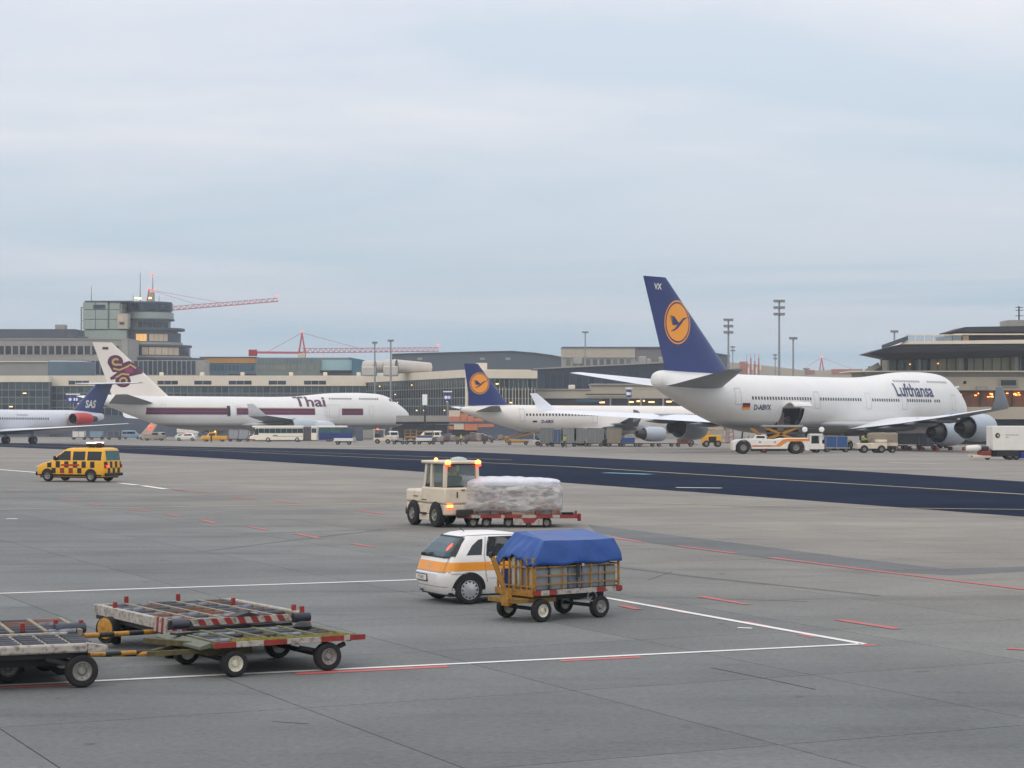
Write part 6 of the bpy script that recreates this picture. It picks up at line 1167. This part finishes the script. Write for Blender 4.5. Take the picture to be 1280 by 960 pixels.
tower_lamp(926, 533, 561, .3, 'pale leaning post left of the yellow scissor lift'); tower_lamp(1038, 540, 561, -.75, 'pale leaning post right of the cargo loader cab')
person('loader worker in dark overalls standing in the open cargo door', Vector(JUMBO.location)+JUMBO.rotation_euler.to_matrix()@Vector((-46.6, -1.9, 2.31)), radians(-40), 'stand', jacket)
person('worker in a dark jacket walking beside the container dollies', spot(729, 556), radians(0), 'walk', jacket)
O_ = spot(670, 555.5)
# small vehicles
def box_windows(B, par, side, front=None, rear=None, mt=glass):
    for sg in (-1, 1): O('side_window', B.side(side, sg, .008, .3), mt, par)
    if front: O('windscreen', B.end(front, True, .008, .3), mt, par)
    if rear: O('rear_window', B.end(rear, False, .008, .3), mt, par)
def car(label, px, py, paint, rz, kind='saloon', scale=1.0, name='parked_car', beacon=None, cat='car', group=None):
    R = T(name, label, cat, spot(px, py), rz, group, scale)
    if kind == 'van': B = Body([(.3, -.8, 3.6, .84, .2), (.5, -.9, 3.75, .93, .25), (1.0, -.9, 3.6, .94, .25), (1.15, -.9, 3.0, .93, .25), (1.9, -.84, 2.3, .84, .2), (2.02, -.7, 2.0, .7, .2)]); sw = [rect(.3, 2.2, 1.2, 1.75), rect(-.7, .2, 1.2, 1.75)]; fr = [rect(-.7, .7, 1.25, 1.8)]; wb = 2.8
    elif kind == 'pickup': B = Body([(.3, -.9, 3.6, .8, .2), (.5, -1.0, 3.7, .9, .2), (.95, -1.0, 3.65, .9, .2), (1.05, -.95, 3.5, .88, .2)]); sw = []; fr = None; wb = 2.9
    else: B = Body([(.25, -.6, 3.2, .78, .3), (.5, -.68, 3.3, .86, .34), (.8, -.66, 3.25, .86, .3), (.92, -.6, 2.3, .84, .3), (1.3, -.15, 1.5, .66, .25), (1.42, .1, 1.2, .5, .2)]); sw = [rect(.1, 1.6, .96, 1.28)]; fr = [rect(-.6, .6, .98, 1.32)]; wb = 2.5
    O('body', B.mb(), paint, R, 35)
    if kind == 'pickup':
        Bc = Body([(1.0, .95, 2.75, .85, .15), (1.5, 1.0, 2.35, .76, .15), (1.72, 1.1, 2.15, .68, .15)]); O('cab', Bc.mb(), paint, R, 35); box_windows(Bc, R, [rect(1.15, 2.3, 1.08, 1.5)], [rect(-.6, .6, 1.1, 1.55)], [rect(-.6, .6, 1.1, 1.5)]); O('load_bed', MB().box(-.9, .9, -.75, .75, 1.05, 1.12), dark, R)
    else: box_windows(B, R, sw, fr, fr)
    for x_ in (0, wb):
        for sg in (-1, 1): wheel(R, x_, sg*(.78 if kind != 'van' else .84), .32, .2, rim_grey, sg, .6)
    xr_ = B.at(.8)[0]; xf_ = B.at(.8)[1]
    O('tail_lamp', MB().box(xr_-.03, xr_+.05, .55, .75, .65, .85).box(xr_-.03, xr_+.05, -.75, -.55, .65, .85), red, R); O('headlamp', MB().box(xf_-.06, xf_+.02, .5, .75, .6, .78).box(xf_-.06, xf_+.02, -.75, -.5, .6, .78), M('clear_lamp', (190, 190, 190), .2), R)
    if beacon: zt_ = B.lv[-1][0]+(.65 if kind == 'pickup' else 0); O('beacon', MB().lathe([(0, .14), (.12, .14), (.2, .04)], (1.3, 0, zt_), (0, 0, 1), 10), beacon, R, 50)
    return R
P_cream = cream; P_white = white; P_yel = M('yellow_vehicle_paint', (224, 164, 40), .35); P_blue = M('pale_blue_paint', (130, 156, 176), .4); P_sil = M('silver_paint', (160, 164, 168), .3, .4)
car('cream pickup with open bed beside the red beacon ramp', 184, 550.5, P_cream, 0, 'pickup', 1.0, 'pickup_truck', None, 'pickup')
car('pale blue van parked behind the wing of the red engined jet', 157, 549, P_blue, radians(8), 'van', .95, 'small_van', None, 'van')
car('white van with dark open side behind the cream pickup', 201, 549.5, P_white, radians(150), 'van', .8, 'small_van', None, 'van')
car('white estate car with a lit red lamp on its roof', 241, 551, P_white, radians(180), 'saloon', 1.05, 'parked_car', lampred)
car('yellow service pickup with small roof beacon left of the articulated bus', 278, 552, P_yel, radians(180), 'pickup', 1.05, 'pickup_truck', lamporange, 'pickup')
car('silver car parked between the luggage piles and the orange bridge cab', 598, 549, P_sil, 0, 'saloon', .9)
car('white minibus with its rear window facing the camera', 492, 551.5, P_white, radians(100), 'van', .95, 'minibus', None, 'minibus')
car('white high roofed van standing before the glazed wing', 546, 552, P_white, radians(170), 'van', 1.0, 'small_van', None, 'van')
car('white car beside the passenger steps under the purple striped jumbo', 222, 549.2, P_white, radians(15), 'saloon', .85)
car('grey saloon car half hidden behind the baggage piles', 572, 548.5, M('grey_car_paint', (120, 126, 130), .35), radians(170), 'saloon', .9)
def person_spot(): pass
# airport tractors
def tractor(label, px, py, paint, rz, scale=1.0, driver=True, roof=True, beacon=None):
    R = T('baggage_tractor', label, 'tractor', spot(px, py), rz, None, scale)
    O('chassis', MB().box(-.6, 2.0, -.6, .6, .35, .85), paint, R, bevel=.06); O('hood', MB().box(1.0, 2.0, -.6, .6, .852, 1.15), paint, R, bevel=.07); O('seat', MB().box(-.2, .3, -.35, .35, .852, 1.1).box(-.3, -.2, -.35, .35, 1.1, 1.5), black, R, bevel=.03)
    if roof:
        for x_, y_ in ((-.5, .55), (-.5, -.55), (.95, .55), (.95, -.55)): O('cab_pillar', MB().beam((x_, y_, .85), (x_, y_, 1.95), .08), paint, R)
        O('cab_roof', MB().box(-.6, 1.05, -.62, .62, 1.95, 2.05), paint, R, bevel=.04); O('windscreen', MB().box(.95, .965, -.5, .5, 1.2, 1.93), M('cab_glass', (120, 136, 136), .06, alpha=.35), R)
    for x_ in (0, 1.5):
        for sg in (-1, 1): wheel(R, x_, sg*.58, .34, .22, rim_grey, sg, .5)
    O('bumper', MB().box(2.0, 2.12, -.55, .55, .35, .6), dark, R, bevel=.03); O('steering_wheel', MB().lathe([(-.012, .15), (0, .17), (.012, .15), (0, .13), (-.012, .15)], (.72, 0, 1.2), (-.6, 0, 1), 14), black, R)
    if beacon: O('beacon', MB().lathe([(0, .12), (.12, .12), (.2, .03)], (0, 0, 2.05 if roof else 1.15), (0, 0, 1), 10), beacon, R, 50)
    return R
tractor('white cabbed tractor at the head of the container dolly train', 672, 557.2, white, radians(0), 1.0, beacon=lamporange)
tractor('cream open tractor with lit red lamp crossing before the purple striped jumbo', 472, 554.5, cream, 0, 1.15, beacon=lampred)
tr_ = tractor('cream baggage tractor with high visibility driver left of a tall load', 1079, 566, cream, radians(0), 1.25, roof=False)
tl = tr_.location; person('driver in a yellow high visibility jacket on the cream baggage tractor', (tl.x+.05, tl.y, tl.z+.75), 0, 'sit', hivis)
a = spot(667, 556.4); person('worker in a high visibility vest standing on the belt loader behind the tractor', Vector((a.x+.4, a.y+2.6, a.z+2.0)), radians(-90), 'stand', hivis)
# yellow tractor and red mast right of the twin jet nose
p = spot(889, 558.6); R = T('lift_tractor', 'yellow ground power tractor with a red ladder frame behind its cab', 'tractor', p, 0, None, 1.25)
O('body', MB().box(-1.1, 1.1, -.7, .7, .45, 1.35), P_yel, R, bevel=.08); O('hood', MB().box(-1.1, -.2, -.65, .65, 1.352, 1.75), P_yel, R, bevel=.08); O('open_bay', MB().box(-.35, .5, -.72, -.702, .5, 1.15), cav, R); O('canopy', MB().box(-1.0, 1.3, -.6, .6, 1.95, 2.05), P_yel, R, bevel=.03); O('hitch', MB().box(1.1, 2.6, -.2, .2, .4, .52), yellow, R)
m = MB()
for i in range(4): m.beam((1.6+.25*(i % 2), -.3, .5+.5*i), (2.4, -.3, .7+.5*i), .1)
m.beam((1.6, -.3, .4), (1.7, -.3, 2.7), .12); m.beam((2.5, -.3, .4), (2.4, -.3, 2.7), .12); O('ladder_frame', m, M('rusty_panel', (168, 110, 88), .7), R)
for x_ in (-.6, .7):
    for sg in (-1, 1): wheel(R, x_, sg*.6, .38, .24, rim_grey, sg, .5)
# buses
busw = M('bus_cream_paint', (240, 232, 214), .3, var=.03); busg = M('bus_glass', (36, 56, 62), .1, var=.5, scale=.8)
p = spot(312, 552.3); R = T('articulated_bus', 'cream articulated apron bus with dark windows and grey bellows', 'bus', p, 0); k = p.y/F
X_ = lambda x_: (x_-312)*k; Z_ = lambda y: (552.3-y)*k
O('body', MB().prism([(X_(312), .3), (X_(312), .95), (X_(316), Z_(544)), (X_(320), Z_(537)), (X_(318), Z_(534.6)), (X_(379), Z_(534.6)), (X_(379), .3)], 0, 2.5, 'y'), busw, R, bevel=.1)
O('roof', MB().box(X_(315), X_(379), .02, 2.48, Z_(534.5), Z_(532.2)), busw, R, bevel=.12)
for i in range(8): a = 323.5+i*6.95; O('window', MB().box(X_(a), X_(a+6.7), -.03, -.005, Z_(541.4), Z_(535.4)), busg, R)
O('front_window', MB().prism([(X_(317.2), Z_(543.5)), (X_(323.2), Z_(543.5)), (X_(323.2), Z_(535.4)), (X_(320.4), Z_(535.4))], -.03, -.005, 'y'), busg, R); O('windscreen', MB().hexa([(X_(314.2), .15, Z_(543.6)), (X_(314.6), .15, Z_(543.6)), (X_(314.6), 2.35, Z_(543.6)), (X_(314.2), 2.35, Z_(543.6)), (X_(318.6), .15, Z_(536.2)), (X_(319), .15, Z_(536.2)), (X_(319), 2.35, Z_(536.2)), (X_(318.6), 2.35, Z_(536.2))]), busg, R)
O('trim_line', MB().box(X_(345), X_(378), -.02, -.004, Z_(545.6), Z_(545.1)), inkd, R); O('fleet_mark', MB().box(X_(341), X_(347), -.02, -.004, Z_(545.5), Z_(543.6)), inkd, R); O('red_bumper', MB().box(X_(311.6), X_(319), -.02, .5, .3, .5), redm, R)
for i in range(7): O('bellows_fold', MB().box(X_(379.2+i*1.35), X_(380.3+i*1.35), .05 if i % 2 else .12, 2.4, .35, Z_(534)), M('bellows_rubber', (92, 88, 88), .8), R)
O('rear_section', MB().box(X_(388.8), X_(396), 0, 2.5, .3, Z_(534.6)), busw, R, bevel=.1); O('rear_roof', MB().box(X_(388.8), X_(396), .02, 2.48, Z_(534.5), Z_(532.4)), busw, R, bevel=.1); O('window', MB().box(X_(389.4), X_(395.5), -.03, -.005, Z_(541), Z_(535.4)), busg, R)
O('underbody', MB().box(X_(316), X_(395), .2, 2.3, .2, .45), black, R)
for x_ in (335, 371.5): wheel(R, X_(x_), .1, .42, .28, rim_grey, -1, .6); wheel(R, X_(x_), 2.4, .42, .28, rim_grey, 1, .6)
p = spot(396.5, 552); R = T('apron_bus', 'dark blue apron bus with white roof behind the articulated bus', 'bus', p+Vector((.3, 0, 0)), 0); k = p.y/F; X_ = lambda x_: (x_-396.5)*k; Z_ = lambda y: (552-y)*k
O('body', MB().box(0, X_(438), 0, 2.4, .35, Z_(534.6)), M('bus_blue_paint', (22, 48, 120), .3), R, bevel=.1); O('roof', MB().box(-.2, X_(431.5), -.02, 2.42, Z_(534.4), Z_(532.2)), busw, R, bevel=.1)
for i in range(6): O('window', MB().box(X_(397+i*6.7), X_(403.3+i*6.7), -.03, -.005, Z_(541), Z_(535.6)), M('bus_green_glass', (54, 92, 84), .1, var=.5, rnd=.3), R)
for x_ in (408, 411.5): wheel(R, X_(x_), .12, .42, .26, rim_grey, -1, .6)
wheel(R, X_(430), .12, .42, .26, rim_grey, -1, .6); wheel(R, X_(410), 2.3, .42, .26, rim_grey, 1, .6)
# carts, container dollies, containers
alu = M('container_aluminium', (126, 128, 126), .45, .3, var=.12, scale=1.2, rnd=.15, dirt=.1); alub = M('container_blue_panel', (62, 84, 116), .5, rnd=.1); canvas = M('beige_canvas', (140, 130, 112), .8)
def dolly(label, px, py, L=2.6, group='container dollies under the aircraft', paint=dark, rail=None, scale=1):
    R = T('container_dolly', label, 'dolly', spot(px, py), 0, group, scale)
    O('deck', MB().box(-L/2, L/2, 0, 1.6, .42, .52), paint, R); O('edge_rail', MB().box(-L/2, L/2, -.03, -.002, .40, .53), rail or M('rusty_rail', (96, 56, 48), .7, dirt=.3, rnd=.3), R); O('drawbar', MB().beam((L/2, .8, .4), (L/2+.7, .8, .36), .08), dark, R)
    for x_ in (-L*.35, L*.35): wheel(R, x_, .1, .24, .16, rim_grey, -1, .55); wheel(R, x_, 1.5, .24, .16, rim_grey, 1, .55)
    return R
def container(label, px, py, w=2.0, h=1.6, mat=alu, z=.52, panel=None, slant=.4):
    b = spot(px, py); R = T('cargo_container', label, 'container', Vector((b.x, b.y+.06, b.z+z)), 0, 'cargo containers')
    O('shell', MB().prism([(-w/2, 0), (w/2-slant, 0), (w/2, slant*1.1), (w/2, h), (-w/2, h)], 0, 1.5, 'y'), mat, R, bevel=.03); m = MB()
    for a, c in (((-w/2, 0), (-w/2, h)), ((w/2, slant*1.1), (w/2, h)), ((-w/2, h), (w/2, h)), ((-w/2, 0), (w/2-slant, 0)), ((0, 0), (0, h))): m.beam((a[0], -.02, a[1]+.02), (c[0], -.02, c[1]-.02), .07)
    O('frame', m, steel, R)
    if panel: O('door_panel', MB().box(-w/2+.12, -.06, -.03, -.004, .1, h-.12), panel, R)
    return R
for i, (px, w, mt, lb) in enumerate(((683.5, 1.9, alu, 'grey container right behind the white cabbed tractor'), (697, 1.5, alub, 'bluish container second behind the white cabbed tractor'), (711, 2.2, alu, 'pale container in the middle of the dolly train'), (725, 1.7, alu, 'pale container just left of the walking worker'), (744, 2.4, alu, 'large grey container right of the walking worker'), (768, 2.0, canvas, 'brownish container under the wing of the twin jet'))):
    dolly('low dolly carrying the '+lb.split(' ', 1)[0]+' container, place %s in the train' % ('first', 'second', 'third', 'fourth', 'fifth', 'sixth')[i] if False else 'low dark dolly under the '+lb, px, 558.3, 2.4); container(lb, px, 558.3, w, 2.1 if i not in (1,) else 1.9, mt, panel=alub if i == 1 else None)
for px, lb in ((787, 'low dolly with small blue crate below the twin jet engine'), (808, 'empty low dolly below the light engine nacelle'), (832, 'empty low dolly below the dark jumbo engine'), (856, 'low dolly with brown baskets left of the yellow tractor')): dolly(lb, px, 558.6, 2.5)
b = spot(757, 558.3); R = T('plastic_crate', 'flat blue crate on the ground train below the twin jet wing', 'crate', (spot(790, 558.6).x-.4, b.y+.1, b.z+.52)); O('shell', MB().box(-1, 1, 0, 1.2, 0, .7), M('crate_blue', (40, 84, 140), .5), R, bevel=.04); O('rim', MB().box(-1.05, 1.05, -.05, 1.25, .62, .72), M('crate_blue', (40, 84, 140), .5), R)
R = T('basket_stack', 'rusty brown baskets stacked on a dolly left of the yellow tractor', 'basket', spot(856, 558.6)+Vector((0, .1, .52)))
for i in range(3): O('basket', MB().box(-1+.66*i, -.4+.66*i, 0, 1.2, 0, .6+.25*(i % 2)), M('brown_basket', (104, 66, 58), .8, rnd=.2, var=.3), R, bevel=.03)
for i, px in enumerate((98, 120, 142)):
    lb = ('white', 'pale blue', 'dark')[i]; dolly('low dolly under the %s container behind the wing of the red engined jet' % lb, px, 549.6, 3.2); container('%s container behind the wing of the red engined jet' % lb, px, 549.6, 2.6, 1.3, (P_white, P_blue, dkwall)[i], slant=.2)
for px, lb in ((292, 'silver container just right of the yellow pickup'), (304, 'silver container next to the front of the articulated bus')): dolly('low dolly under the '+lb, px, 552, 2.0); container(lb, px, 552, 1.8, 1.7, P_sil)
def cart(label, px, py, mat, L=3.0, top=.75, cage=None, scale=1.0):
    R = T('baggage_cart', label, 'cart', spot(px, py), 0, None, scale); O('bed', MB().box(-L/2, L/2, 0, 1.5, .55, top+.25), mat, R, bevel=.03); O('chassis', MB().box(-L/2+.2, L/2-.2, .2, 1.3, .35, .55), dark, R); O('drawbar', MB().beam((L/2, .75, .45), (L/2+.6, .75, .4), .07), dark, R)
    for x_ in (-L*.3, L*.3): wheel(R, x_, .1, .28, .18, rim_grey, -1, .55); wheel(R, x_, 1.4, .28, .18, rim_grey, 1, .55)
    if cage:
        m = MB()
        for x_ in (-L/2+.05, 0, L/2-.05): m.beam((x_, .05, top+.25), (x_, .05, 2.1), .07); m.beam((x_, 1.45, top+.25), (x_, 1.45, 2.1), .07)
        for z in (1.4, 2.1): m.beam((-L/2, .05, z), (L/2, .05, z), .07); m.beam((-L/2, 1.45, z), (L/2, 1.45, z), .07)
        O('cage', m, cage, R)
    return R
cart('pale flat cart standing in front of the blue bus', 429, 556, P_white, 2.9); cart('empty dark cart near the rear of the white minibus', 498, 555.5, dark, 2.2, .3); cart('second empty dark cart right of the minibus', 513, 555.5, dark, 2.0, .3)
cart('grey cart with a blue band and yellow cage at the dark gangway', 530.5, 555.5, P_white, 2.7, .8, yellow); R = T('folded_cover', 'blue folded cover lying on the caged grey cart', 'cover', spot(530.5, 555.5)+Vector((0, .1, 1.055))); O('cloth', lumpy(-1.2, 1.2, 0, 1.2, 0, .3, 8, 8, 8, .05, 2), M('crate_blue', (40, 84, 140), .5), R, 60)
cart('yellow caged cart behind the empty carts', 513, 550.5, yellow, 2.4, .6, yellow)
bagm = [M('bag_%d' % i, c, .85, var=.25, scale=2) for i, c in enumerate(((110, 100, 96), (140, 124, 110), (92, 96, 106), (128, 108, 104), (150, 140, 128), (84, 74, 70)))]
def pile(label, px, py, L, h, n):
    dolly('long low dolly carrying the '+label.replace(' on a dolly', ''), px, py, L, 'dollies carrying net covered piles'); b = spot(px, py); R = T('baggage_pile', label, 'baggage', b+Vector((0, .1, .525)))
    for i in range(n):
        a = random.uniform(-L/2+.3, L/2-.3); w = random.uniform(.3, .55); ht = h*(1-.55*abs(a)/(L/2))*random.uniform(.7, 1.05); y0 = random.uniform(0, .9)
        O('bag', lumpy(a-w, a+w, y0, y0+.5, 0, max(.35, ht), 3, 3, 3, .06, 2.2, seed=i*3.1), bagm[i % 6], R, 60)
pile('heaped grey and brown bags on a dolly beside the white high roofed van', 562, 555.3, 3.6, 1.3, 12); pile('long mound of netted bags on a dolly before the orange bridge cab', 594, 555.0, 4.2, 1.5, 14); pile('dark low mound of bags on a dolly near the silver car', 624, 553.5, 3.6, .9, 9); pile('small heap of bags on a dolly next to the blue banded cart', 547, 555.6, 2.0, .8, 6)
# belt loader, steps
def belt(label, px, py, L, h, paint, flip=1, name='belt_loader'):
    R = T(name, label, 'belt loader', spot(px, py), 0); m = MB(); m.beam((-L/2*flip, .6, .7), (L/2*flip, .6, h), .7, .2); O('conveyor', m, paint, R); O('belt', MB().beam((-L/2*flip, .6, .83), (L/2*flip, .6, h+.13), .55, .05), black, R); O('chassis', MB().box(-L*.35, L*.35, 0, 1.2, .35, .7), paint, R, bevel=.04); O('handrail', MB().beam((-L/2*flip, 0, 1.1), (L/2*flip, 0, h+.4), .06), paint, R)
    for x_ in (-L*.25, L*.25): wheel(R, x_, .05, .3, .2, rim_grey, -1, .55); wheel(R, x_, 1.15, .3, .2, rim_grey, 1, .55)
    return R
belt('yellow belt loader rising left of the white cabbed tractor', 647, 556.3, 5.0, 1.9, yellow)
R = T('service_ramp', 'pale leaning service ramp with a lit red beacon behind the cream pickup', 'ramp', spot(186, 550), 0); k = R.location.y/F
O('ramp', MB().prism([(-2.3, .5), (0, .4), (2.2, 4.0), (1.2, 4.5)], 0, 1.6, 'y'), M('pale_ramp_paint', (200, 186, 172), .6), R, bevel=.05); O('head', MB().prism([(.6, 3.9), (3.2, 3.6), (3.6, 4.6), (.6, 4.9)], -.1, 1.7, 'y'), M('pale_ramp_paint', (200, 186, 172), .6), R, bevel=.05); O('beacon', MB().lathe([(0, .35), (.25, .35), (.4, .1), (.42, .01)], (.3, -.25, 2.6), (0, -.4, 1), 12), lampred, R, 50); O('chassis', MB().box(-2.4, 2.2, .1, 1.5, .35, .6), dark, R)
wheel(R, -1.5, .1, .34, .22, rim_grey, -1, .55); wheel(R, 1.4, .1, .34, .22, rim_grey, -1, .55)
R = T('passenger_steps', 'white passenger steps under the purple striped jumbo', 'steps', spot(233, 548.4), 0); O('stringer', MB().prism([(-2.2, 2.6), (-2.2, 1.4), (2.6, 1.2), (2.6, 1.55)], 0, 1.8, 'y'), white, R, bevel=.03); O('base', MB().box(-2.0, 2.4, .1, 1.7, .5, 1.2), white, R, bevel=.03)
for x_ in (-1.2, 1.6): wheel(R, x_, .1, .34, .22, rim_grey, -1, .55); wheel(R, x_, 1.7, .34, .22, rim_grey, 1, .55)
# dark service boxes under the striped jumbo
for px, py, w, h, mt, lb in ((449, 551, 1.3, 2.6, dkwall, 'tall dark service cabinet right of the blue bus'), (460, 549, 2.6, 2.2, concrete_wall, 'grey service container under the jumbo nose'), (438, 550, .9, 2.2, canvas, 'narrow beige stall behind the blue bus')):
    R = T('service_cabinet', lb, 'cabinet', spot(px, py), 0); O('case', MB().box(-w/2, w/2, 0, 1.2, .1, h), mt, R, bevel=.05); O('plinth', MB().box(-w/2+.1, w/2-.1, .1, 1.1, 0, .1), dark, R); O('door', MB().box(-w/2+.15, w/2-.15, -.03, -.003, .3, h-.3), mt, R, bevel=.02)
# blue container and cart with tall load near the jumbo wing
dolly('white edged dolly under the blue box beneath the jumbo wing', 1046, 565.2, 3.0, None, dark, whitem); container('blue box on a dolly beneath the wing of the large jumbo', 1046, 565.2, 2.4, 1.25, M('crate_blue', (40, 84, 140), .5), slant=.1)
R = cart('low cart under the tall beige load behind the cream baggage tractor', 1106, 566, dark, 3.0, .4); b = R.location; R2 = T('tarped_load', 'tall beige canvas covered load on a cart under the jumbo wing', 'load', (b.x, b.y+.1, b.z+.655)); O('cover', lumpy(-1.75, 1.5, 0, 1.4, 0, 1.55, 10, 10, 10, .05, 1.6), canvas, R2, 60); O('side_board', MB().box(-1.5, 1.4, -.12, -.07, .1, .45), M('pale_cladding', (208, 190, 168), .6), R2)
# box truck at the right edge
p = spot(1241, 574.8); R = T('box_truck', 'white box truck with round dark emblem cut by the right photo edge', 'truck', p, 0); k = p.y/F; X_ = lambda x_: (x_-1241)*k; Z_ = lambda y: (574.8-y)*k
O('cargo_box', MB().box(0, X_(1330), 0, 2.5, Z_(563), Z_(532.5)), white, R, bevel=.05); O('chassis', MB().box(.2, X_(1330), .4, 2.1, Z_(571), Z_(563.2)), dark, R); O('subframe', MB().box(X_(1246), X_(1272), -.01, .39, Z_(570), Z_(563.4)), black, R)
O('emblem', sheet([ell(X_(1247), Z_(544.4), 3*k, 3.3*k, 24)], lambda u, v: (u, -.012, v), 3), black, R); O('emblem_centre', sheet([ell(X_(1247.6), Z_(544.4), 1.2*k, 1.8*k, 16)], lambda u, v: (u, -.018, v), 3), tan, R)
O('lettering', sheet([rect(X_(a), X_(a+1.5), Z_(544.2), Z_(543.2)) for a in (1257, 1259, 1261, 1263, 1265, 1267, 1269.5, 1271.5)]+[rect(X_(1257), X_(1261), Z_(547), Z_(546.2))], lambda u, v: (u, -.012, v), 3), inkd, R); O('grey_lettering', sheet([[(X_(1250)+u*.55, Z_(557)+v*.9) for u, v in q] for q in TX['cargo']], lambda u, v: (u, -.012, v), 3), inkd, R) if False else None
O('rear_hitch', MB().box(X_(1216), X_(1240), .3, 2.0, Z_(572.5), Z_(569)), P_cream, R, bevel=.04); O('tow_block', MB().box(X_(1228), X_(1240), .2, 2.1, Z_(569), Z_(564)), redm, R, bevel=.05); O('white_tank', MB().lathe([(-.7, .05), (-.6, .26), (.3, .3), (.6, .2), (.7, .02)], (X_(1219), .6, Z_(560.5)), (1, 0, .05), 16), white, R, 50); O('pump', MB().box(X_(1224), X_(1238), .5, 1.8, Z_(564), Z_(558)), dark, R, bevel=.08)
O('lamp', MB().box(X_(1215), X_(1217), .3, .5, Z_(571), Z_(569.5)), red, R)
for x_ in (1263, 1271): wheel(R, X_(x_), .2, .42, .3, rim_grey, -1, .55)
wheel(R, X_(1266), 2.2, .42, .3, rim_grey, 1, .55); wheel(R, X_(1236), .5, .25, .2, rim_grey, -1, .55); O('blue_tank', MB().box(X_(1272.5), X_(1290), .05, .6, Z_(573), Z_(565)), M('bus_blue_paint', (22, 48, 120), .3), R, bevel=.06)

# more ramp clutter under the parked aircraft
for i, px in enumerate((1136, 1152, 1170, 1188, 1206)):
    b = spot(px, 562.5+.4*(i % 3)); R = T('wheel_chock', ('red chock left of the landing gear under the jumbo wing', 'red chock beside the tall beige load under the jumbo', 'red chock below the nearer right hand engine', 'red chock between the two right hand engines', 'red chock below the farther right hand engine')[i], 'chock', b, i*.4, 'chocks under the jumbo wing')
    O('block', MB().prism([(-.45, 0), (.45, 0), (.2, .4), (-.2, .4)], -.25, .25, 'y'), redm, R); O('grip', MB().beam((-.1, 0, .4), (.1, 0, .46), .06), yellow, R)
for px, py, pn, rz, kd, lb in ((256, 547, dkwall, 0, 'van', 'dark van in the shade below the wing root of the striped jumbo'), (318, 547.5, P_sil, 3.1, 'pickup', 'silver pickup behind the front of the articulated bus'), (408, 547, P_white, 0, 'van', 'white van behind the roof of the blue bus'), (612, 546.8, P_white, 3.1, 'saloon', 'white saloon by the end of the orange bridge cab'), (652, 549.5, dkwall, 0, 'van', 'dark van behind the yellow belt loader')):
    car(lb, px, py, pn, rz, kd, .95, 'small_van' if kd == 'van' else 'parked_car', None, 'van' if kd == 'van' else 'car')
for px, lb in ((1122, 'dark low dolly right of the tall beige load'), (1160, 'dark low dolly in the shade under the jumbo wing')): dolly(lb, px, 562, 2.6)
container('dark grey container in the shade under the jumbo wing', 1160, 562, 2.2, 1.5, dkwall)
for px, py, lb, vest, ps in ((1058, 564.5, 'worker in a yellow vest standing by the blue box under the jumbo wing', hivis, 'stand'), (706, 560.5, 'worker in a yellow vest walking in front of the container train', hivis, 'walk'), (264, 552.8, 'worker in a dark jacket standing at the yellow service pickup', jacket, 'stand'), (576, 556.2, 'worker in a yellow vest beside the heaped bags', hivis, 'stand')): person(lb, spot(px, py), random.uniform(-1, 1), ps, vest)
# ------------------------------------------------------------------ evening air
hm = bpy.data.materials.new('evening_air'); hm.use_nodes = True; t = hm.node_tree
for n in list(t.nodes): t.nodes.remove(n)
ho = t.nodes.new('ShaderNodeOutputMaterial'); pv = t.nodes.new('ShaderNodeVolumePrincipled'); pv.inputs['Density'].default_value = 0.00028; pv.inputs['Color'].default_value = (0.80, 0.87, 0.95, 1); pv.inputs['Anisotropy'].default_value = 0.1
t.links.new(pv.outputs[0], ho.inputs['Volume'])
O('haze', MB().box(-420, 420, -119, 1100, -5, 62), hm, kind='stuff')
